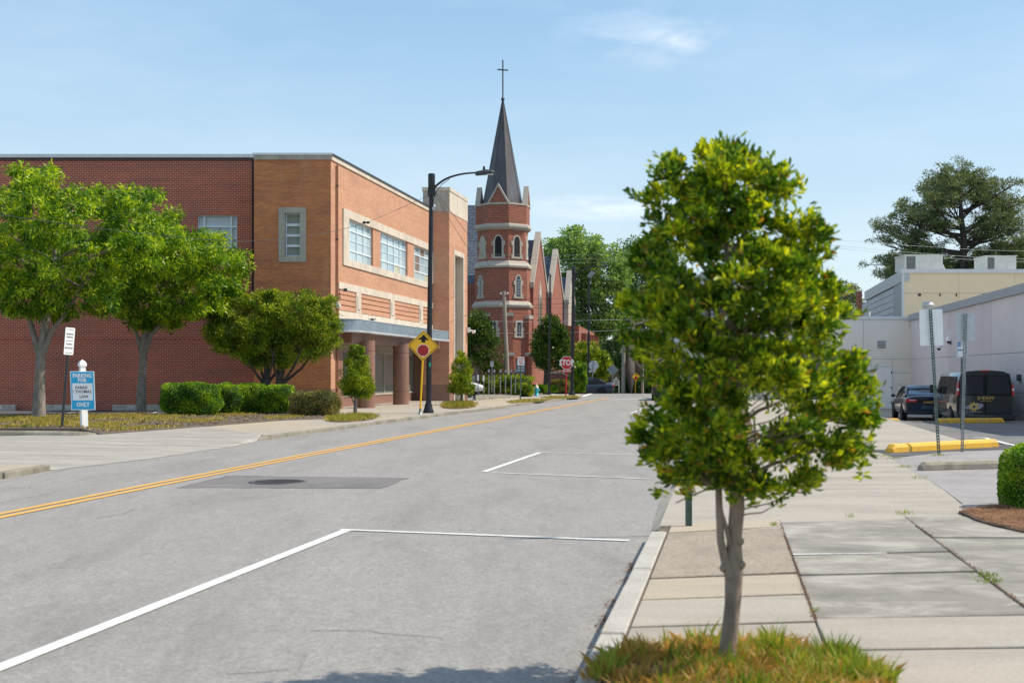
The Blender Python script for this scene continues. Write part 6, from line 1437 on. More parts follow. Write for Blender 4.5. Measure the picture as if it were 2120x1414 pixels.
perforated('smaller bluish sign back on the right perforated post', b2, P(1999.5, 649, d-.03), P(1999, 677, d+.04), 39*d/F, 56*d/F, -.02, M['galv_light'], 1)
# reserved sign further back
d = 37.0; zb_ = lot_h(d)
T = thing('no_parking_sign', 'small blue bordered NO PARKING RESERVED sign on a thin dark perforated post', 'parking sign', (XX(1990.5, d), d, zb_))
c = Vector(P(1991.5, 724, d)); mb = MB(); plate(mb, c, rrect(21.5*d/F, 32.5*d/F, .03), d0=0, d1=.004); sg = mb.build('sign_panel', M['white'], T)
w_, h_ = 21.5*d/F, 32.5*d/F
mb = MB()
for a in ((-w_/2+.012, -w_/2+.022, -h_/2+.03, h_/2-.03), (w_/2-.022, w_/2-.012, -h_/2+.03, h_/2-.03), (-w_/2+.03, w_/2-.03, h_/2-.022, h_/2-.012), (-w_/2+.03, w_/2-.03, -h_/2+.012, -h_/2+.022)):
    plate(mb, c, [(a[0], a[2]), (a[1], a[2]), (a[1], a[3]), (a[0], a[3])], d0=.004, d1=.0055)
mb.build('border', M['sign_navy'], sg)
mb = MB(); plate(mb, c, [(-w_/2+.02, .09), (-.03, .09), (-.03, h_/2-.02), (-w_/2+.02, h_/2-.02)], d0=.004, d1=.0056); mb.build('blue_block', M['sign_navy'], sg)
text('lettering', 'NO', .075, c+Vector((-.08, -.008, .145)), M['white'], sg, sx=.9); text('lettering', 'PARKING', .05, c+Vector((.06, -.008, .15)), M['sign_navy'], sg, sx=.7)
text('lettering', 'RESERVED', .055, c+Vector((0, -.008, -.01)), M['sign_navy'], sg, sx=.95, bold=.002)
mb = MB(); a, b = Vector((XX(1990.5, d), d+.02, zb_)), Vector((XX(1991.5, d), d+.02, c.z)); up = (b-a).normalized(); rt = Vector((1, 0, 0)); L_ = (b-a).length; k = int(L_/.05)
for s in (-1, 1): mb.slab([a+rt*s*.012, a+rt*s*.024, b+rt*s*.024, b+rt*s*.012], (0, -1, 0), -.012, .01)
for i in range(k): p = a+up*(L_*i/k); q = a+up*(L_*(i+.5)/k); mb.slab([p-rt*.012, p+rt*.012, q+rt*.012, q-rt*.012], (0, -1, 0), .004, .01)
mb.build('post', M['dark_metal'], T)
# --- green post behind the near tree
b = Vector(G(1425.5, 1088, 0)); T = thing('parking_sign', 'green channel post rising behind the near tree with its plate hidden in leaves', 'parking sign', b)
mb = MB(); mb.box(b.x-.032, b.x+.032, b.y-.01, b.y+.01, 0, 2.05); mb.box(b.x-.032, b.x-.022, b.y-.03, b.y-.01, 0, 2.05); mb.box(b.x+.022, b.x+.032, b.y-.03, b.y-.01, 0, 2.05); mb.build('post', M['green_post'], T)
mb = MB(); plate(mb, b+Vector((0, -.035, 1.8)), rrect(.30, .45, .02)); mb.build('sign_panel', M['galv_light'], T)
# --- wooden utility poles
def upole(label, base, top, r0, r1, arm=None, extra=None):
    t = thing('utility_pole', label, 'utility pole', base, 0, None); mb = MB(); mb.tube([base, top], [r0, r1], 10); mb.build('pole', M['wood_pole'], t)
    for i, (a, b, r_) in enumerate(arm or []):
        mb = MB(); mb.tube([a, b], r_, 6); mb.build('crossarm', M['galv_light'], t)
    return t
d = 84; up1 = upole('pale leaning wooden utility pole standing in front of the church tower', P(1051, 815, d), P(1043, 603, d), .19, .12, [(P(1036, 609, d), P(1052, 609, d), .03)])
for x in (1037, 1051):
    mb = MB(); mb.lathe([(.03, 0), (.06, .05), (.03, .12)], P(x, 609, d-.05), 8); mb.build('insulator', M['white'], up1)
d = 106; up2 = upole('grey wooden utility pole with a short bracket beside the large tree trunk', P(1290, 816, d), P(1292, 680, d), .17, .13, [(P(1292, 682, d), P(1307, 677, d), .03)])
mb = MB(); c = P(1300, 711, d); mb.lathe([(.05, .06), (.16, .02), (.18, -.03)], c, 12); mb.tube([P(1291, 709, d), c], .02, 6); mb.build('lamp', M['white'], up2)
d = 118; upole('thin brown pole right of the far orange warning sign', P(1330, 818, d), P(1331, 740, d), .13, .1)
# --- overhead wires
def wire(label, pts, r=.012, m=M['black'], n=28, group='overhead wires'):
    v = [Vector(p) for p in pts]; out = []
    for i in range(len(v)-1):
        p0, p1, p2, p3 = v[max(i-1, 0)], v[i], v[i+1], v[min(i+2, len(v)-1)]
        for s in range(n): u = s/n; out.append(.5*((2*p1)+(p2-p0)*u+(2*p0-5*p1+4*p2-p3)*u*u+(3*p1-p0-3*p2+p3)*u**3))
    out.append(v[-1]); o = MB().tube(out, r, 5).build('overhead_wire', m); tag(o, label, 'wire', group); return o
wire('grey service cable sagging across the street trees and brick wall up to the first lamp', [P(-120, 421, 27), P(0, 444, 30), P(130, 463, 33), P(245, 478, 36), P(400, 494, 40), P(500, 499, 42), P(600, 494, 44), P(690, 479, 46), P(760, 460, 47.5), P(830, 431, 48.8), P(890, 404, DL-.2)], .008, M['dark_metal'])
w0 = P(758, 461, 47.4); w0o = MB(); w0o.lathe([(.02, -.14), (.05, -.1), (.05, -.04), (.02, 0), (.05, .04), (.05, .1), (.02, .14)], w0, 8, axis='x'); o = w0o.build('cable_splice', M['black']); tag(o, 'black splice clamp on the service cable over the window band', 'clamp')
wire('dark wire falling from the first lamp across the pylon corner', [P(900, 396, DL-.1), P(935, 440, DL+4), P(968, 485, DL+8), P(1000, 528, DL+14), P(1043, 610, 84)], .010)
wire('second dark wire falling more steeply from the first lamp', [P(900, 396, DL-.1), P(925, 445, DL+5), P(966, 510, DL+12), P(1010, 575, 78), P(1050, 640, 90)], .010)
d = 92.0; up4 = upole('grey wooden utility pole hidden behind the near tree crown, carrying the crossing wires', (XX(1585, d), d, -.5), P(1583, 478, d), .17, .12)
rows = [(525, 527, 520, 0), (534, 536, 531, 1), (540, 544, 538, 2), (618, 615, 612, 3), (630, 627, 640, 4), (634, 636, 640, 5), (645, 650, 652, 6), (664, 663, 660, 7), (688, 686, 681, 8)]
tail = {0: (500, 497, 516), 1: (512, 509, 532), 2: (520, 514, 538)}
for a, b, c, i in rows:
    d = 89+i*.7; nm = ['topmost pale wire', 'second pale wire', 'third pale wire', 'fourth wire, dark', 'fifth wire, dark', 'sixth wire, dark', 'seventh wire, dark', 'eighth wire, pale', 'lowest pale wire'][i]
    pts = [P(700, a-4, d), P(965, a, d), P(1110, (a+b)/2+3, d), P(1230, b, d), P(1360, c, d)]+([P(1585, tail[i][0], 92)] if i < 3 else [P(1584, c-8, 92)])
    if i < 3: pts += [P(1720, tail[i][1], 93), P(1880, (tail[i][1]+tail[i][2])/2+2, 95), P(2130, tail[i][2]+4, 98), P(2500, tail[i][2]-5, 100)]
    wire(nm+(' crossing before the church and running on to the pine' if i < 3 else ' crossing in front of the church and the far trees'), pts, .010, M['galv_light'] if i in (7, 8) else (M['galv'] if i < 3 else M['black']))
# ================================================================== VEGETATION
def unit(a): return a/np.maximum(1e-9, np.linalg.norm(a, axis=1, keepdims=True))
def leaves_mesh(name, c, d, L, Wd, m, parent, fold=.0, droop=0, broad=False):
    """leaf blades: c base points, d directions, L lengths, Wd widths (arrays)"""
    n = len(c); rnd = unit(RNG.normal(size=(n, 3))); s = unit(np.cross(d, rnd)); nrm = np.cross(s, d)
    L = L[:, None]; Wd = Wd[:, None]
    if broad:     # six cornered leaf, folded along its rib
        v = np.stack([c, c+d*L*.30+s*Wd*.40+nrm*Wd*fold, c+d*L*.68+s*Wd*.5+nrm*(Wd*fold), c+d*L+nrm*L*-.06, c+d*L*.68-s*Wd*.5+nrm*(Wd*fold), c+d*L*.30-s*Wd*.40+nrm*Wd*fold], 1).reshape(-1, 3)
        b = np.arange(n)[:, None]*6; f = np.concatenate([b+np.array([0, 1, 2, 3]), b+np.array([0, 3, 4, 5])], 0)
    else:
        v = np.stack([c, c+d*L*.5+s*Wd*.5, c+d*L, c+d*L*.5-s*Wd*.5], 1).reshape(-1, 3)
        b = np.arange(n)[:, None]*4; f = b+np.array([0, 1, 2, 3])
    v = v.astype(np.float64)
    r = root_of(parent).location if parent is not None else Vector((0, 0, 0))
    v = v-np.array(r)
    return np_mesh(name, v, f, m, parent, local=True)
def in_poly(x, y, poly):
    p = np.array(poly, float); n = len(p); ins = np.zeros(len(x), bool); j = n-1
    for i in range(n):
        xi, yi, xj, yj = p[i, 0], p[i, 1], p[j, 0], p[j, 1]
        cond = ((yi > y) != (yj > y)) & (x < (xj-xi)*(y-yi)/(yj-yi+1e-12)+xi); ins ^= cond; j = i
    return ins
def edge_dist(x, y, poly):
    p = np.array(poly, float); q = np.roll(p, -1, 0); d = np.full(len(x), 1e9)
    for a, b in zip(p, q):
        ab = b-a; t = np.clip(((x-a[0])*ab[0]+(y-a[1])*ab[1])/(ab@ab), 0, 1); d = np.minimum(d, np.hypot(x-a[0]-t*ab[0], y-a[1]-t*ab[1]))
    return d
def crown_points(poly, D, n, depth=1.0, holes=(), edge=0.0, fill=None):
    """n clump centres inside a crown whose outline is poly (picture points) at distance D, spread through its real depth"""
    p = np.array(poly, float); out = []; x0, x1, y0, y1 = p[:, 0].min(), p[:, 0].max(), p[:, 1].min(), p[:, 1].max()
    # half width per row
    ys_ = np.linspace(y0, y1, 60); lo = np.full(60, np.nan); hi = np.full(60, np.nan)
    xs_ = np.linspace(x0, x1, 120)
    for i, y in enumerate(ys_):
        ins = in_poly(xs_, np.full(120, y), poly)
        if ins.any(): lo[i] = xs_[ins].min(); hi[i] = xs_[ins].max()
    ok = ~np.isnan(lo); lo = np.interp(ys_, ys_[ok], lo[ok]); hi = np.interp(ys_, ys_[ok], hi[ok])
    while len(out) < n:
        x = RNG.uniform(x0, x1, 4*n); y = RNG.uniform(y0, y1, 4*n); k = in_poly(x, y, poly)
        for hx, hy, hr in holes: k &= np.hypot(x-hx, y-hy) > hr
        x, y = x[k], y[k]
        if edge: e = edge_dist(x, y, poly) > edge; x, y = x[e], y[e]
        l = np.interp(y, ys_, lo); h = np.interp(y, ys_, hi); t = np.clip((2*x-l-h)/(h-l+1e-6), -1, 1)
        tv = np.clip((2*y-y0-y1)/(y1-y0), -1, 1)
        dm = (h-l)*.5*D/F*depth*np.sqrt(np.maximum(0, 1-t*t))*np.sqrt(np.maximum(.15, 1-tv**4))
        u = RNG.uniform(-1, 1, len(x)); u = np.sign(u)*np.abs(u)**.75
        dd = D+u*dm; s = 1.0
        out += list(zip((x-CXP)*D/F, dd, H-(y-HY)*D/F))
    return np.array(out[:n])
def clump_leaves(name, cen, rad, per, L, Wd, m, parent, up=.25, out=.8, rndm=.7, droop=0, flat=.75, shell=.5, broad=False, fold=.1, seed=0, origin=None):
    """leaves round clump centres, denser towards each clump's surface"""
    n = len(cen); k = per; C_ = np.repeat(cen, k, 0); Rr = np.repeat(rad if hasattr(rad, '__len__') else np.full(n, rad), k)
    u = unit(RNG.normal(size=(n*k, 3))); rr = RNG.uniform(0, 1, n*k)**shell
    off_ = u*rr[:, None]*Rr[:, None]; off_[:, 2] *= flat
    c = C_+off_; d = u*out+RNG.normal(size=(n*k, 3))*rndm; d[:, 2] += up-droop; d = unit(d)
    Ls = L*RNG.uniform(.65, 1.25, n*k); Ws = Wd*RNG.uniform(.7, 1.25, n*k)
    return leaves_mesh(name, c, d, Ls, Ws, m, parent, fold=fold, broad=broad)
def limbs(mb, base, tips, r0, sag=.15, seg=6, joints=5, fork=None, jit=.05):
    """curved branches from points along a leader to the clumps"""
    for t in tips:
        t = Vector(t); b = Vector(base) if fork is None else fork(t); mid = b+(t-b)*.5+Vector((0, 0, -(t-b).length*sag*.4)); pts = []
        for i in range(joints+1):
            u = i/joints; q = b*(1-u)**2+mid*2*u*(1-u)+t*u*u; pts.append(q+Vector([random.gauss(0, jit*(t-b).length*.12) for _ in range(3)])*(1 if 0 < i else 0))
        mb.tube(pts, [r0*(1-.8*i/joints) for i in range(joints+1)], seg, cap=False)
def tree(name, label, cat, base, trunk, rads, poly, D, nc, per, rc, L, Wd, leafm, barkm, depth=.9, group=None, holes=(), forks=14, fr=.05, edge=0, broad=False, kw={}, trunks=None, knots=0):
    t = thing(name, label, cat, base, 0, group)
    mb = MB(); mb.tube([Vector(q) for q in trunk], rads, 14, cap=False)
    for tr_, rr_ in (trunks or []): mb.tube([Vector(q) for q in tr_], rr_, 10, cap=False)
    tk = mb.build('trunk', barkm, t)
    cen = crown_points(poly, D, nc, depth, holes, edge)
    rad = rc*RNG.uniform(.7, 1.3, nc)
    clump_leaves('crown', cen, rad, per, L, Wd, leafm, t, broad=broad, **kw)
    top = Vector(trunk[-1]); tips = [tuple(cen[i]) for i in RNG.choice(nc, min(forks, nc), replace=False)]
    start = Vector(trunk[-2]) if len(trunk) > 2 else Vector(trunk[0])
    def fork(tp):
        u = random.random(); zt_ = min(top.z, max(start.z, tp.z-abs(tp.x-top.x)*.6)); 
        w_ = 0 if top.z == start.z else max(0, min(1, (zt_-start.z)/(top.z-start.z))); return start+(top-start)*w_
    mb = MB(); limbs(mb, None, tips, fr, fork=fork); mb.build('limbs', barkm, tk)
    return t, cen
# ---- the near tree
DN = 6.75
NPOLY = [(1490, 272), (1555, 288), (1612, 330), (1652, 345), (1690, 430), (1722, 520), (1735, 570), (1728, 600), (1762, 650), (1770, 705), (1800, 770), (1822, 845), (1795, 905), (1812, 945), (1780, 995), (1735, 985), (1700, 990), (1690, 1030), (1640, 1045), (1605, 1060), (1545, 1050), (1500, 1045), (1440, 1060), (1400, 1045), (1372, 1075), (1325, 1025), (1335, 985), (1285, 905), (1282, 880), (1322, 850), (1345, 800), (1300, 745), (1262, 650), (1268, 600), (1300, 560), (1285, 510), (1335, 480), (1322, 380), (1350, 345), (1352, 300), (1420, 312), (1455, 285)]
nb = (XX(1510, DN), DN, 0.0)
NT_ = thing('small_tree', 'glossy broadleaf street tree with a forked brown trunk in the near pavement grass patch', 'tree', nb)
holes_n = [(1562, 845, 38), (1582, 890, 30), (1600, 842, 20), (1412, 472, 16), (1590, 478, 17), (1438, 510, 12), (1402, 560, 13), (1432, 610, 18), (1455, 575, 12), (1700, 905, 10), (1465, 690, 8), (1590, 505, 14), (1668, 1003, 9), (1590, 965, 12)]
lob = crown_points(NPOLY, DN, 300, .9, holes_n, 27)
# twigs gather in lobes of different size, so that light and dark masses and gaps form
wn_ = []
for q in lob:
    k_ = int(RNG.integers(9, 21)); r_ = RNG.uniform(.05, .115); u = unit(RNG.normal(size=(k_, 3))); u[:, 2] = np.abs(u[:, 2])*.8-.15; wn_.append(q+u*r_*RNG.uniform(.5, 1, (k_, 1)))
cen = np.concatenate(wn_+[crown_points(NPOLY, DN, 760, .92, holes_n, 13)])
lobc = np.repeat(lob, [len(w_) for w_ in wn_], 0)
# whorls of leaves at the twig ends
k = 9; n = len(cen); ax = cen-np.array([nb[0], DN, 1.4]); ax[:, 2] = ax[:, 2]*.35+.35; ax = unit(ax); ax[:len(lobc)] += unit(cen[:len(lobc)]-lobc+1e-6)*.9; ax = unit(ax+RNG.normal(size=ax.shape)*.2)
C_ = np.repeat(cen, k, 0); A_ = np.repeat(ax, k, 0); rv = unit(np.cross(A_, RNG.normal(size=A_.shape)))
spread = RNG.uniform(.35, 1.25, (n*k, 1)); d_ = unit(A_+rv*spread)
c_ = C_+A_*RNG.uniform(-.05, .012, (n*k, 1))+RNG.normal(size=C_.shape)*.010
leaves_mesh('crown', c_, d_, .046*RNG.uniform(.55, 1.35, n*k), .0175*RNG.uniform(.75, 1.25, n*k), M['leaf_near'], NT_, fold=.12, broad=True)
stem = [(1498, 1392), (1507, 1345), (1517, 1250), (1520, 1175), (1520, 1120), (1526, 1050), (1522, 950), (1520, 850), (1520, 760), (1515, 660), (1508, 560), (1500, 460), (1495, 360)]
dz_ = 0.0
tp = [Vector(P(x, y, DN)) for x, y in stem]; tp[0].z = -.02
mb = MB(); mb.tube(tp, [.052, .046, .042, .049, .038, .040, .035, .031, .027, .022, .017, .012, .006], 14, cap=False)
t2_ = [Vector(P(x, y, DN-.02)) for x, y in ((1512, 1195), (1503, 1165), (1492, 1120), (1489, 1060), (1488, 1010), (1470, 950), (1460, 880), (1450, 800), (1445, 700), (1432, 600))]
mb.tube(t2_, [.03, .026, .020, .019, .018, .016, .014, .012, .009, .006], 10, cap=False)
t3_ = [Vector(P(x, y, DN-.03)) for x, y in ((1512, 1130), (1504, 1095), (1494, 1060), (1489, 1030))]; mb.tube(t3_, [.012, .012, .010, .008], 8, cap=False)
tkn = mb.build('trunk', M['bark_brown'], NT_)
for (x, y, s) in ((1535, 1168, 1), (1497, 1175, -1), (1532, 1120, 1)):
    mb = MB(); q = Vector(P(x, y, DN-.03)); mb.lathe([(.005, -.02), (.022, -.008), (.024, .006), (.012, .02)], q, 10, axis='x'); mb.build('pruning_knot', M['bark_brown'], tkn)
mb = MB()
for pts_, r_ in (([(1522, 890), (1545, 868), (1570, 850), (1600, 838), (1640, 820)], .013), ([(1522, 800), (1560, 795), (1590, 800), (1640, 810)], .010), ([(1565, 940), (1562, 880), (1560, 850)], .007), ([(1521, 905), (1500, 860), (1470, 800)], .012), ([(1520, 720), (1570, 640), (1620, 560)], .012), ([(1515, 650), (1460, 560), (1400, 480)], .012), ([(1488, 1010), (1440, 985), (1380, 960)], .010), ([(1524, 1000), (1600, 960), (1700, 930)], .013), ([(1523, 960), (1560, 950), (1600, 890)], .008), ([(1505, 540), (1560, 450), (1600, 380)], .010), ([(1480, 980), (1470, 1010), (1400, 1040)], .006), ([(1524, 980), (1600, 1010), (1660, 1020)], .008)):
    mb.tube([Vector(P(x, y, DN+random.uniform(-.12, .12)*i/3)) for i, (x, y) in enumerate(pts_)], [r_*(1-.6*i/len(pts_)) for i in range(len(pts_))], 7, cap=False)
tips = [tuple(lob[i]) for i in RNG.choice(len(lob), 100, replace=False)]
def nfork(t): z_ = max(.75, min(2.5, t.z-abs(t.x-nb[0])*.5)); y_ = F*(H-z_)/DN+HY; xx_ = np.interp(-y_, [-q[1] for q in stem], [q[0] for q in stem]); return Vector(P(float(xx_), y_, DN))
limbs(mb, None, tips, .005, .35, 5, 6, nfork, .2); mb.build('limbs', M['bark_brown'], tkn)
# ---- street trees on the left verge
bt = G(80, 866, 0); D1 = bt[1]
T1 = [(-60, 350), (0, 352), (70, 340), (95, 328), (122, 345), (135, 372), (165, 362), (195, 372), (205, 392), (240, 368), (270, 360), (300, 375), (335, 405), (345, 430), (330, 480), (335, 520), (290, 560), (262, 600), (232, 640), (190, 668), (130, 672), (95, 690), (50, 665), (10, 640), (-60, 600), (-120, 480)]
kw = dict(up=-.15, out=.55, rndm=.55, droop=.35, flat=.55, shell=.6)
tree('street_tree', 'leafy street tree at the left picture edge over the parking signs', 'tree', bt, [P(80, 868, D1), P(82, 800, D1), P(85, 735, D1), P(92, 690, D1), P(110, 560, D1), P(120, 440, D1)], [.235, .175, .165, .15, .09, .04], T1, D1, 340, 150, .42, .17, .06, M['leaf_elm'], M['bark'], .85, 'pair of street trees on the verge before the red wall', forks=24, fr=.055, edge=10, kw=kw,
     trunks=[([P(83, 740, D1), P(72, 700, D1), P(55, 640, D1), P(20, 560, D1)], [.12, .10, .07, .04]), ([P(87, 740, D1), P(105, 690, D1-.2), P(135, 650, D1-.3), P(190, 560, D1-.4)], [.11, .09, .06, .03])])
bt = G(293, 856, 0); D1 = bt[1]
T2 = [(345, 430), (372, 425), (370, 455), (400, 470), (430, 468), (470, 482), (475, 508), (515, 515), (522, 545), (500, 560), (518, 590), (480, 620), (470, 650), (420, 668), (385, 665), (370, 690), (335, 678), (300, 690), (280, 678), (255, 660), (225, 650), (215, 610), (205, 560), (215, 500), (250, 460), (300, 440)]
tree('street_tree', 'second street tree on the verge, left of the clipped hedges', 'tree', bt, [P(292, 858, D1), P(293, 800, D1), P(296, 750, D1), P(300, 700, D1), P(320, 600, D1), P(335, 520, D1)], [.20, .155, .15, .135, .08, .035], T2, D1, 280, 150, .42, .17, .06, M['leaf_elm'], M['bark'], .85, 'pair of street trees on the verge before the red wall', forks=22, fr=.05, edge=9, kw=kw,
     trunks=[([P(296, 740, D1), P(286, 700, D1), P(270, 655, D1), P(245, 600, D1)], [.10, .08, .06, .03]), ([P(298, 735, D1), P(312, 695, D1-.2), P(350, 650, D1-.3), P(430, 590, D1-.4)], [.10, .08, .06, .03])])
# ---- two small multi-stemmed trees over the hedges
D1 = 48.2
MP1 = [(425, 680), (440, 655), (465, 628), (490, 612), (520, 608), (560, 600), (580, 630), (590, 680), (580, 730), (565, 768), (530, 765), (500, 745), (470, 735), (450, 728), (430, 705)]
MP2 = [(555, 605), (565, 597), (600, 606), (640, 600), (650, 620), (690, 612), (700, 640), (712, 662), (700, 690), (705, 715), (680, 735), (650, 748), (620, 752), (590, 772), (560, 740), (548, 680), (545, 630)]
kwm = dict(up=.25, out=.7, rndm=.6, flat=.7, shell=.55)
def stems(cx, cy, D, fan, r): return [([P(cx, 810, D), P(cx+dx*.15, cy, D), P(cx+dx*.6, cy-28, D-dd), P(cx+dx, cy-70, D-dd*1.5)], [r, r*.8, r*.6, r*.3]) for dx, dd in fan]
for nm, poly, cx, lab in ((0, MP1, 549, 'left of two small spreading trees behind the clipped hedges'), (1, MP2, 580, 'right of two small spreading trees, reaching the corner of the canopy')):
    st_ = stems(cx, 790, D1, ((-45, .3), (-15, -.3), (20, .4), (50, -.2)) if nm == 0 else ((-20, .3), (15, -.3), (45, .4), (75, -.2)), .075)
    tree('small_tree', lab, 'tree', P(cx, 850, D1), [P(cx, 852, D1), P(cx, 810, D1), P(cx+(4 if nm == 0 else -2), 785, D1), P(cx+3, 740, D1), P(cx+5, 680, D1)], [.17, .155, .13, .07, .03], poly, D1, 230, 150, .27, .09, .045, M['leaf_myrtle'], M['bark_dark'], .62, 'small spreading trees at the building corner', forks=26, fr=.025, edge=5, kw=kwm, trunks=st_)
# ---- clipped hedges
def hedge(label, px0, px1, pyt, pyb, D, dp, m, n, L, Wd, group, name='clipped_hedge', rough=.085):
    x0, x1, zt_, zb_ = XX(px0, D), XX(px1, D), ZZ(pyt, D), ZZ(pyb, D); cx_, cz_ = (x0+x1)/2, (zt_+zb_)/2; hx, hz = (x1-x0)/2, (zt_-zb_)/2
    t = thing(name, label, 'hedge' if 'hedge' in name else 'bush', (cx_, D, zb_), 0, group)
    def surf(u, p=3.8):
        e = (np.abs(u[:, 0])**p+np.abs(u[:, 1])**p+np.abs(u[:, 2])**p)**(-1/p); return u*e[:, None]
    u = unit(RNG.normal(size=(n, 3))); q = surf(u)
    bump_ = 1+rough*np.sin(q[:, 0:1]*7+px0)*np.cos(q[:, 2:3]*6+px0*2)+RNG.normal(size=(n, 1))*rough*.45
    c = q*np.array([hx, dp/2, hz])*bump_+np.array([cx_, D, cz_]); c[:, 2] = np.maximum(c[:, 2], zb_+.02)
    nr = unit(q**3*np.array([1, 1, 1])); d = unit(nr*.6+RNG.normal(size=(n, 3))*.6+np.array([0, 0, .25])); leaves_mesh('foliage', c-d*L*.4, d, L*RNG.uniform(.6, 1.2, n), Wd*RNG.uniform(.7, 1.2, n), m, t)
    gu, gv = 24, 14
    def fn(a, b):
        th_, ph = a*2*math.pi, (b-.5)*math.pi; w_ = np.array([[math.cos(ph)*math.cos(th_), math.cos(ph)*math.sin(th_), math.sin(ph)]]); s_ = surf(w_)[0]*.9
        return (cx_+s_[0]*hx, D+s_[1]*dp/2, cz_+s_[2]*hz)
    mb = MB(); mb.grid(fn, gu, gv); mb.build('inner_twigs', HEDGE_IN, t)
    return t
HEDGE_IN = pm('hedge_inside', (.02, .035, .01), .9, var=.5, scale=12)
gh = 'clipped hedges along the left pavement'
hedge('big rounded clipped hedge, leftmost and nearest the second street tree', 340, 452, 794, 862, 45.3, 1.5, M['leaf_hedge'], 26000, .055, .032, gh)
hedge('second clipped hedge block behind the leftmost one', 432, 505, 796, 856, 46.6, 1.3, M['leaf_hedge'], 14000, .055, .032, gh)
hedge('middle clipped hedge block under the left small tree', 488, 556, 795, 853, 47.0, 1.2, M['leaf_hedge'], 14000, .055, .032, gh)
hedge('fourth clipped hedge block with a rounded right end', 546, 607, 798, 853, 46.8, 1.2, M['leaf_hedge'], 13000, .055, .032, gh)
hedge('pinkish brown abelia bush right of the green hedges', 603, 700, 811, 864, 45.0, 1.3, M['leaf_pinkish'], 17000, .06, .03, None, 'bush', .09)
# clipped bush on the right edge
hedge('dark clipped bush in pine straw at the right picture edge', 2083, 2230, 922, 1078, 14.6, .85, M['leaf_hedge'], 22000, .030, .019, None, 'clipped_bush', .035)
# ---- cone shrubs
def cone_shrub(label, base_px, D, tiers_, L, n, group):
    b = P(base_px[0], base_px[1], D); b = (b[0], b[1], 0.0)
    t = thing('cone_shrub', label, 'shrub', b, 0, group)
    mb = MB(); mb.tube([b, P(base_px[0]+1, base_px[1]-25, D), P(base_px[0]+1, base_px[1]-60, D)], [.075, .055, .045], 10, cap=False)
    mb.tube([P(base_px[0]-1, base_px[1]-22, D), P(base_px[0]-8, base_px[1]-36, D)], [.03, .02], 7, cap=False); tk = mb.build('trunk', M['bark'], t)
    cs_ = []; rs_ = []
    for px, py, rx, ry, k_ in tiers_:
        for _ in range(k_):
            u = RNG.normal(size=3); u /= np.linalg.norm(u); r = RNG.uniform(.35, .92)**.6; x, y, z = P(px, py, D); cs_.append((x+u[0]*rx*D/F*r, D+u[1]*rx*D/F*r, z+u[2]*ry*D/F*r)); rs_.append(.16*rx/36*D/46*1.1)
    clump_leaves('crown', np.array(cs_), np.array(rs_)*RNG.uniform(.8, 1.3, len(rs_)), n, L, L*.42, M['leaf_cone'], t, up=.35, out=.7, rndm=.5, flat=.85, shell=.45)
    limbs_ = MB(); limbs(limbs_, P(base_px[0]+1, base_px[1]-50, D), [cs_[i] for i in RNG.choice(len(cs_), 30)], .014, .05); limbs_.build('limbs', M['bark'], tk)
    return t
g_ = 'cone shaped shrubs in the left pavement'
cone_shrub('cone shaped evergreen shrub in front of the first granite column', (735, 858), 46.3, [(738, 728, 17, 17, 22), (738, 752, 27, 22, 40), (737, 778, 33, 20, 55), (718, 808, 18, 15, 30), (752, 808, 24, 18, 45), (737, 792, 35, 18, 50)], .075, 85, g_)
cone_shrub('cone shaped evergreen shrub before the pylon portal', (955, 838), 60.5, [(955, 741, 14, 15, 20), (956, 762, 22, 19, 34), (954, 785, 26, 18, 40), (953, 804, 28, 14, 48), (972, 806, 12, 12, 16)], .09, 75, g_)
# ---- grass tufts and litter
def blades(name, pts, Lm, Wm, m, parent=None, lean=.35, bend=.35, kind='stuff', z0=0.0):
    n = len(pts); base = np.column_stack([pts, np.full(n, z0)]) if pts.shape[1] == 2 else pts
    a = RNG.uniform(0, 2*np.pi, n); ln = np.abs(RNG.normal(0, lean, n)); L = Lm*RNG.uniform(.45, 1.25, n); w_ = Wm*RNG.uniform(.6, 1.3, n)
    dh = np.column_stack([np.cos(a), np.sin(a), np.zeros(n)]); upv = np.array([0, 0, 1.0]); d1 = unit(dh*ln[:, None]+upv); d2 = unit(dh*(ln+bend)[:, None]+upv)
    s = np.column_stack([-np.sin(a+.6), np.cos(a+.6), np.zeros(n)])*w_[:, None]*.5; m1 = base+d1*L[:, None]*.55; tip = m1+d2*L[:, None]*.5
    v = np.stack([base-s, base+s, m1+s*.8, tip, m1-s*.8], 1).reshape(-1, 3); b = np.arange(n)[:, None]*5
    if parent is not None: v = v-np.array(root_of(parent).location)
    me_f = b+np.array([0, 1, 2, 3, 4]); o = np_mesh(name, v, me_f, m, parent, local=True); return tag(o, kind=kind)
def ground_scatter(poly_px, n, z=0.0, fn=None):
    p = [G(x, y, z)[:2] for x, y in poly_px]; P_ = np.array(p); x0, x1, y0, y1 = P_[:, 0].min(), P_[:, 0].max(), P_[:, 1].min(), P_[:, 1].max(); out = []
    while len(out) < n:
        x = RNG.uniform(x0, x1, n*3); y = RNG.uniform(y0, y1, n*3); k = in_poly(x, y, p)
        if fn is not None: k &= fn(x, y)
        out += list(zip(x[k], y[k]))
    return np.array(out[:n])
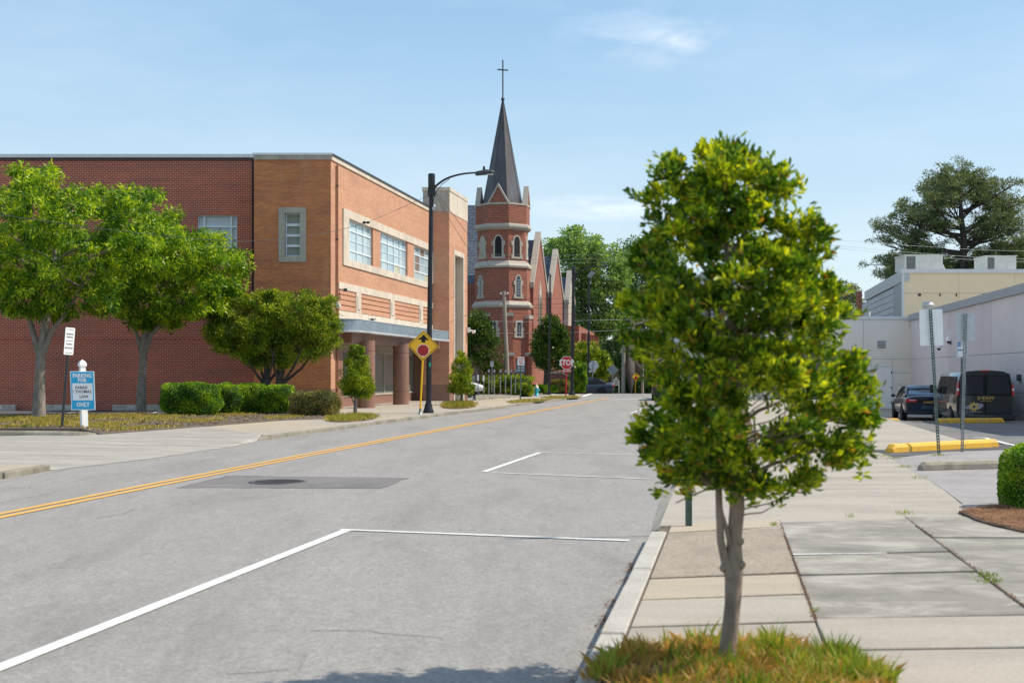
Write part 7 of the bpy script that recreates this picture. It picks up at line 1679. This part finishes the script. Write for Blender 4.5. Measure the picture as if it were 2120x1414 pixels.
# near patch: low mound, mulch, dry and green tufts
gx, gy = 1.13, 6.42; rx_, ry_ = .73, .80
mb = MB(); 
def mound(a, b): r = b; th_ = a*2*math.pi; k_ = 1+.06*math.sin(3*th_)+.04*math.sin(7*th_+1); return (gx+rx_*r*k_*math.cos(th_), gy+ry_*r*k_*math.sin(th_), .002+.045*(1-r*r))
mb.grid(mound, 40, 8); tag(mb.build('grass_patch_soil', M['mulch']), kind='structure')
def tufts(name, cen_, per, Lm, Wm, m, spread_=.02, lean=.5, bend=.5, z0=.02):
    n_ = len(cen_); sc_ = np.repeat(RNG.uniform(.45, 1.35, n_)**1.3, per); c0_ = np.repeat(cen_, per, 0); of = RNG.normal(size=(n_*per, 2))*spread_
    base = np.column_stack([c0_+of, np.full(n_*per, z0)]); dh = np.column_stack([of/spread_*.6+RNG.normal(size=of.shape)*.35, np.zeros(n_*per)])*lean; upv = np.array([0, 0, 1.0])
    d1 = unit(dh+upv); d2 = unit(dh*(1+bend*3)+upv*(1-bend*.6)); L = Lm*sc_*RNG.uniform(.5, 1.2, n_*per); w_ = Wm*RNG.uniform(.6, 1.4, n_*per)
    a_ = RNG.uniform(0, 6.28, n_*per); s_ = np.column_stack([np.cos(a_), np.sin(a_), np.zeros(n_*per)])*w_[:, None]*.5; m1 = base+d1*L[:, None]*.55; tip = m1+d2*L[:, None]*.5
    v = np.stack([base-s_, base+s_, m1+s_*.8, tip, m1-s_*.8], 1).reshape(-1, 3); f = np.arange(n_*per)[:, None]*5+np.array([0, 1, 2, 3, 4]); return tag(np_mesh(name, v, f, m, None, local=True), kind='stuff')
n = 1500; a = RNG.uniform(0, 2*np.pi, n); r = np.sqrt(RNG.uniform(0, 1, n)); tuf = np.column_stack([gx+rx_*r*np.cos(a), gy+ry_*r*np.sin(a)])
den = np.sin(tuf[:, 0]*11)*np.cos(tuf[:, 1]*9+1)*.8+RNG.normal(size=n)*.5+(tuf[:, 0]-gx)*.9; tuf = tuf[den > -.25]
tufts('grass', tuf, 13, .09, .0085, M['grass_near'], .022, .6, .55)
tg = tuf[((tuf[:, 0] > gx+.2) & (tuf[:, 1] > gy-.2) & (RNG.uniform(size=len(tuf)) < .6)) | (RNG.uniform(size=len(tuf)) < .24)]
tufts('green_grass', tg, 12, .115, .009, M['grass_green'], .018, .4, .3)
# straw flecks lying flat among the tufts, dead leaves in the gutter
def litter(name, pts, L, Wd, m, z0, tilt=.25, parent=None):
    n = len(pts); c = np.column_stack([pts, z0+RNG.uniform(0, .02, n)]); d = unit(np.column_stack([RNG.normal(size=(n, 2)), RNG.normal(size=n)*tilt])); 
    s = unit(np.column_stack([-d[:, 1], d[:, 0], RNG.normal(size=n)*tilt])); Ls = (L*RNG.uniform(.5, 1.3, n))[:, None]; Ws = (Wd*RNG.uniform(.5, 1.3, n))[:, None]
    v = np.stack([c-d*Ls*.5, c+s*Ws*.5, c+d*Ls*.5, c-s*Ws*.5], 1).reshape(-1, 3); f = np.arange(n)[:, None]*4+np.array([0, 1, 2, 3]); return tag(np_mesh(name, v, f, m, parent, local=True), kind='stuff')
n = 4500; a = RNG.uniform(0, 2*np.pi, n); r = RNG.uniform(0, 1, n)**.5*1.06
litter('straw_litter', np.column_stack([gx+rx_*r*np.cos(a), gy+ry_*r*np.sin(a)]), .07, .006, M['straw'], .012)
ly = RNG.uniform(5.8, 11.5, 900); ly = ly[(np.sin(ly*3.1)+np.sin(ly*7.7) > .25) | (ly < 6.75)]; litter('gutter_leaves', np.column_stack([kx(ly)-.02-np.abs(RNG.normal(size=len(ly)))*.045, ly]), .03, .016, M['deadleaf'], -.098, .5)
q = RNG.normal(size=(260, 2))*np.array([.07, .06])+np.array([kx(6.55)-.13, 6.55]); litter('leaf_pile', q, .034, .018, M['deadleaf'], -.096, .7)
# bits in pavement joints
jp = []
for _ in range(500): t_ = RNG.uniform(0, 1); y_ = 1080+(1288-1080)*t_; jp.append(G(L_2(y_)+RNG.normal()*2.0, y_, 0)[:2])
for _ in range(420): t_ = RNG.uniform(0, 1); y_ = 1068+(1254-1068)*t_; jp.append(G(L_3(y_)+RNG.normal()*2.0, y_, 0)[:2])
litter('joint_litter', np.array(jp), .022, .010, M['deadleaf'], .002, .4)
wd = np.concatenate([np.array(G(x, y, 0)[:2])+RNG.normal(size=(k_, 2))*s_ for x, y, k_, s_ in ((1870, 1063, 40, .05), (2048, 1204, 60, .05), (2040, 1192, 50, .04), (1690, 1266, 12, .02), (1880, 967, 70, .10), (1850, 950, 60, .12), (1905, 990, 40, .1), (1944, 943, 70, .09), (1832, 944, 60, .12), (1600, 1087, 25, .04), (1760, 1070, 12, .03))])
blades('joint_weeds', wd, .05, .006, M['grass_green'], lean=.7, bend=.8)
# pine straw bed
pts = ground_scatter([(1988, 1060), (2030, 1052), (2090, 1046), (2180, 1042), (2180, 1106), (2120, 1102), (2060, 1089), (2022, 1077)], 9000); litter('pine_straw', pts, .09, .004, M['straw'], .025, .25)
# left verge grass and mulch chips
VP_ = [(-60, 888), (0, 888), (168, 888), (205, 898), (345, 888), (600, 869), (690, 866), (690, 852), (600, 852), (450, 856), (300, 858), (60, 864), (-60, 866)]
def dens(x, y): return (np.sin(x*1.3+2)*np.cos(y*1.1)+np.sin(x*3.1)*.4+RNG.normal(size=len(x))*.45+(-(x+11)*.16)) > .25
pts = ground_scatter(VP_, 11000, fn=dens); blades('verge_grass', pts, .09, .032, M['grass_verge'], lean=.6, bend=.6, z0=.03)
pts = ground_scatter(VP_, 9000); litter('bark_chips', pts, .08, .045, M['chips'], .035, .3)
# grass rings round the cone shrubs, small lawns by the meters
def ring(cx, cy, w_, h_, n, Lm, mat=M['grass_verge'], lab=None):
    c = G(cx, cy, 0); rx = w_*c[1]/F; 
    y0_, y1_ = G(cx, cy+h_, 0)[1], G(cx, cy-h_, 0)[1]; ry = (y1_-y0_)/2
    mb = MB(); mb.grid(lambda a, b: (c[0]+rx*b*math.cos(a*6.2832), c[1]+ry*b*math.sin(a*6.2832), .003+.07*(1-b*b)), 28, 4); tag(mb.build('planting_soil', M['mulch']), kind='structure')
    a = RNG.uniform(0, 6.2832, n); r = np.sqrt(RNG.uniform(0, .8, n)); return np.column_stack([c[0]+rx*r*np.cos(a), c[1]+ry*r*np.sin(a)])
for cx, cy, w_, h_, nn, Lm in ((728, 867, 48, 7, 1600, .17), (951, 841, 34, 5.5, 1300, .26)):
    q = ring(cx, cy, w_, h_, nn, Lm); blades('shrub_grass', q[::4], Lm*.8, .03, M['grass_green'], lean=.3, bend=.4, z0=.03); blades('shrub_dry_grass', q+RNG.normal(size=q.shape)*.15, Lm*.8, .03, M['grass_verge'], lean=.5, bend=.5, z0=.02)
def lawn(name, pp, n, Lm=.07):
    v = [G(x, y, 0)[:2] for x, y in pp]; mb = MB(); mb.prism(v, -.02, .012); structure(mb.build(name, M['lawn'])); blades(name+'_grass', ground_scatter(pp, n), Lm, .05, M['grass_verge'], lean=.6, bend=.5)
lawn('kerb_lawn', [(1048, 832), (1085, 826.5), (1145, 826.5), (1120, 831), (1060, 835)], 1500)
lawn('kerb_lawn', [(1118, 823), (1140, 820), (1195, 820), (1200, 823), (1150, 826)], 900)
# ---- church-side plants
def crown_only(name, label, cat, base, poly, D, nc, per, rc, L, m, barkm=None, depth=.8, group=None, holes=(), kw=dict(up=.2, out=.7, rndm=.6, flat=.75, shell=.5), trunk=None, rad=(.25, .12), forks=14, fr=.06, edge=0):
    trunk = trunk or [base, P((poly[0][0]+poly[len(poly)//2][0])/2, (min(q[1] for q in poly)+max(q[1] for q in poly))/2, D)]
    n_ = len(trunk); rads = [rad[0]+(rad[1]-rad[0])*i/(n_-1) for i in range(n_)]
    return tree(name, label, cat, base, trunk, rads, poly, D, nc, per, rc, L, L*.55, m, barkm or M['bark_dark'], depth, group, holes, forks, fr, edge, kw=kw)
crown_only('evergreen_tree', 'rounded dark evergreen tree between the pylon and the church tower', 'tree', P(985, 818, 84), [(965, 650), (985, 642), (1005, 650), (1020, 672), (1030, 700), (1036, 735), (1034, 765), (1015, 772), (985, 765), (960, 760), (950, 700)], 84, 120, 110, .42, .16, M['leaf_dark'], M['bark'], .7, trunk=[P(985, 820, 84), P(990, 770, 84), P(995, 720, 84)], rad=(.22, .1), edge=3)
crown_only('evergreen_tree', 'dark spreading evergreen tree against the church transept, behind a thin lamp post', 'tree', P(1131, 815, 93), [(1128, 655), (1137, 640), (1150, 655), (1163, 675), (1176, 695), (1180, 730), (1182, 760), (1165, 768), (1140, 766), (1118, 762), (1104, 745), (1102, 700), (1112, 675)], 93, 170, 110, .42, .17, M['leaf_dark'], M['bark_dark'], .8, trunk=[P(1131, 816, 93), P(1132, 770, 93), P(1138, 700, 93)], rad=(.28, .12), edge=3)
hedge('bright green rounded shrub behind the second street lamp', 1180, 1214, 752, 812, 97, 1.3, M['leaf_hedge'], 9000, .12, .07, None, 'round_shrub', .08)
crown_only('large_shrub', 'broad yellow green shrub tree behind the octagonal sign back', 'tree', P(1232, 815, 108), [(1190, 712), (1215, 705), (1240, 715), (1258, 735), (1265, 760), (1255, 785), (1230, 790), (1205, 780), (1190, 790), (1185, 750)], 108, 130, 110, .5, .18, M['leaf_cone'], None, .7, edge=3)
crown_only('blossom_tree', 'small pale blossoming tree behind the diamond sign back', 'tree', P(1255, 815, 111), [(1240, 770), (1255, 762), (1275, 768), (1280, 785), (1262, 792), (1245, 788)], 111, 40, 80, .35, .12, M['leaf_bloom'], None, .7, edge=2)
hedge('low yellow green juniper hedge behind the parking meters', 1000, 1098, 778, 822, 84, 2.2, M['leaf_cone'], 14000, .13, .06, None, 'juniper_hedge', .16)
hedge('low juniper end bush sloping to the fire hydrant', 1062, 1101, 796, 822, 80.5, 1.6, M['leaf_cone'], 6000, .12, .06, None, 'juniper_bush', .12)
hedge('low dark clipped hedge right of the hydrant under the evergreen', 1099, 1136, 797, 813, 92, 1.2, M['leaf_hedge'], 6000, .12, .07, None, 'clipped_hedge', .05)
hedge('small round clipped bush right of the thin lamp post', 1136, 1154, 799, 812, 93, .8, M['leaf_hedge'], 3000, .12, .07, None, 'clipped_bush', .05)
hedge('pinkish flowering shrub in front of the stair wall', 1140, 1178, 787, 812, 96, 1.3, M['leaf_pinkish'], 7000, .12, .07, None, 'flowering_bush', .1)
hedge('low dark green hedge under the church sign boards', 1236, 1264, 803, 818, 104, 1.2, M['leaf_dark'], 4000, .12, .07, None, 'low_hedge', .08)
mb = MB(); v = [P(x, y, d) for x, y, d in ((985, 822.5, 70), (1070, 816, 78), (1100, 815, 84), (1100, 815, 90), (985, 815, 88))]; mb.prism([q[:2] for q in v], -.02, .10); pl_ = structure(mb.build('planting_edge', M['kerb']))
# ---- big far trees
kf = dict(up=.15, out=.8, rndm=.7, flat=.7, shell=.55)
D1 = 150
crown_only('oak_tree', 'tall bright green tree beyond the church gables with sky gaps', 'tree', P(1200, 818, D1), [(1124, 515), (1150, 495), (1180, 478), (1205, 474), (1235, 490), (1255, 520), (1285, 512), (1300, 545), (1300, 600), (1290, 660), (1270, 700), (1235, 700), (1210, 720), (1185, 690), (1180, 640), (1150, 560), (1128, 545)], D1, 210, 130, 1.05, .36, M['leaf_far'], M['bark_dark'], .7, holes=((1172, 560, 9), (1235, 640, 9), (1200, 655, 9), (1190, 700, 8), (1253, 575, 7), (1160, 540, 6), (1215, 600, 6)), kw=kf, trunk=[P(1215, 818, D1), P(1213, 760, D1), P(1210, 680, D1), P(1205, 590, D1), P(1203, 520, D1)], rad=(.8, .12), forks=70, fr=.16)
D1 = 165
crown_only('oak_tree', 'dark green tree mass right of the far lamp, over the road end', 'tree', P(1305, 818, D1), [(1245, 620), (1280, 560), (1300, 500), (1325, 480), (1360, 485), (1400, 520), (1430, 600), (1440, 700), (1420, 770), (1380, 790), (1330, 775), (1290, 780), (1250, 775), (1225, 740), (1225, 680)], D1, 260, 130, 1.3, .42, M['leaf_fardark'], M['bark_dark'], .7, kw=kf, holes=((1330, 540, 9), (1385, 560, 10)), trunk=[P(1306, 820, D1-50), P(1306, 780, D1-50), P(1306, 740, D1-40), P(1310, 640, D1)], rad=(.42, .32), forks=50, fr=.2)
D1 = 190
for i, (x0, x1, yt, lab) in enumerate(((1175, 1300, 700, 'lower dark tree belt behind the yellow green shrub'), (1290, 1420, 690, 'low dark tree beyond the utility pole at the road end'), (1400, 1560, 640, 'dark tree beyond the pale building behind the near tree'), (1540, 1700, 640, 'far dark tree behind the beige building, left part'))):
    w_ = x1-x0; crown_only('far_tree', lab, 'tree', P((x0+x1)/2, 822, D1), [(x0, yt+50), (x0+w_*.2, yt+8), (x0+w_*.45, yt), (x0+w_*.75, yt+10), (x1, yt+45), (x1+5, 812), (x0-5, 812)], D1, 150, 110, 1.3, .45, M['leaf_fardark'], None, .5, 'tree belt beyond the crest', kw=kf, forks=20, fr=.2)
crown_only('far_tree', 'pale spring tree behind the house chimney left of the cream building', 'tree', P(1745, 700, 150), [(1715, 600), (1730, 587), (1755, 586), (1778, 598), (1785, 625), (1780, 660), (1715, 660), (1705, 630)], 150, 60, 90, .75, .26, M['leaf_pale'], None, .7, kw=kf, forks=40, fr=.05)
# trees behind the church and the long building so the gaps close naturally
D1 = 175
crown_only('far_tree', 'tree belt seen through the gap behind the church cloister', 'tree', P(1120, 822, D1), [(1060, 640), (1100, 600), (1150, 600), (1200, 640), (1210, 812), (1050, 812)], D1, 120, 100, 1.4, .45, M['leaf_fardark'], None, .5, 'tree belt beyond the crest', kw=kf, forks=10, fr=.2)
# ---- the pine
D1 = 125; PT = thing('pine_tree', 'tall spreading pine with open branches above the cream building roof', 'tree', P(1994, 790, D1))
tr_ = [P(1992, 800, D1), P(1992, 600, D1), P(1993, 540, D1), P(1996, 500, D1), P(1990, 450, D1), P(1988, 400, D1), P(1985, 370, D1)]
mb = MB(); mb.tube(tr_, [.5, .44, .4, .33, .24, .14, .06], 12, cap=False); tkp = mb.build('trunk', M['bark_dark'], PT)
br = [((1994, 520), (2100, 440)), ((1996, 505), (2125, 470)), ((1992, 500), (1905, 450)), ((1990, 490), (1870, 455)), ((1994, 525), (1840, 500)), ((1990, 520), (1850, 470)), ((1990, 460), (1930, 400)), ((1990, 450), (2050, 395)), ((1992, 480), (2080, 425)), ((1988, 420), (1950, 375)), ((1988, 410), (2025, 375)), ((1994, 545), (1840, 540)), ((1994, 550), (1835, 575)), ((1996, 540), (2110, 520)), ((1996, 550), (2090, 550)), ((1992, 470), (1895, 425)), ((1993, 530), (1880, 545)), ((1996, 505), (2060, 460)), ((2000, 560), (2118, 555)), ((1990, 440), (2070, 400)), ((1988, 395), (1990, 362)), ((1990, 430), (1945, 400)), ((1996, 560), (1900, 560)), ((1996, 560), (2050, 565)), ((1996, 535), (2135, 500))]
mb = MB(); pc = []
for (a, b) in br:
    for rep in range(3):
        p0 = Vector(P(a[0], a[1]+random.uniform(-6, 6), D1)); dep = random.uniform(-4.5, 4.5); p1 = Vector(P(b[0]+random.uniform(-8, 8), b[1]+random.uniform(-8, 8), D1)); p1.y += dep; mid = (p0+p1)/2+Vector((0, 0, -(p1-p0).length*.10)); pts = [p0*(1-u)**2+mid*2*u*(1-u)+p1*u*u for u in [i/6 for i in range(7)]]
        mb.tube(pts, [.12*(1-.75*i/6) for i in range(7)], 6, cap=False)
        for u in (3, 4, 5, 6):
            for _ in range(3 if u > 3 else 2):
                q = pts[u]+Vector((random.gauss(0, .75), random.gauss(0, .9), random.gauss(.35, .35))); mb.tube([pts[u-1], q], [.045, .02], 4, cap=False)
                for _ in range(2): pc.append(q+Vector((random.gauss(0, .35), random.gauss(0, .35), random.gauss(0, .14))))
mb.build('limbs', M['bark_dark'], tkp)
pc = np.array([tuple(q) for q in pc]); clump_leaves('crown', pc, .50*RNG.uniform(.6, 1.3, len(pc)), 46, .34, .075, M['leaf_pine'], PT, up=.35, out=.9, rndm=.45, flat=.5, shell=.6)
for i, (poly, lab) in enumerate((([(2050, 560), (2060, 520), (2095, 505), (2140, 520), (2160, 570)], 'lower pine crown at the right edge behind the second air handler'), ([(1830, 600), (1822, 560), (1850, 530), (1880, 520), (1960, 535), (2040, 520), (2050, 570), (1960, 600)], 'dark lower pine crown just above the cream building parapet'))):
    crown_only('pine_tree', lab, 'tree', P(2095 if i == 0 else 1905, 790, 128+i*4), poly, 128+i*4, 90 if i == 0 else 150, 70, .65, .32, M['leaf_pine'], None, .8, kw=dict(up=.3, out=.9, rndm=.5, flat=.5, shell=.6), forks=40, fr=.07)
# plants on the right island, seen through and under the near tree
crown_only('small_tree', 'shaded small tree on the right island behind the near tree', 'tree', (kx(30, .8), 30, 0), [(x+92, y) for x, y in ((1360, 800), (1355, 740), (1380, 695), (1430, 685), (1475, 720), (1480, 800), (1450, 850), (1380, 850))], 30, 90, 110, .2, .07, M['leaf_cone'], M['bark_dark'], .8, edge=5, trunk=[(kx(30, .8), 30, 0), (kx(30, .8), 30, .6), (kx(30, .78), 30, 1.5)], rad=(.07, .04), fr=.02)
hedge('low bush on the right island beyond the driveway', 1385, 1470, 905, 960, 24.5, .7, M['leaf_dark'], 6000, .06, .035, None, 'low_bush', .1)
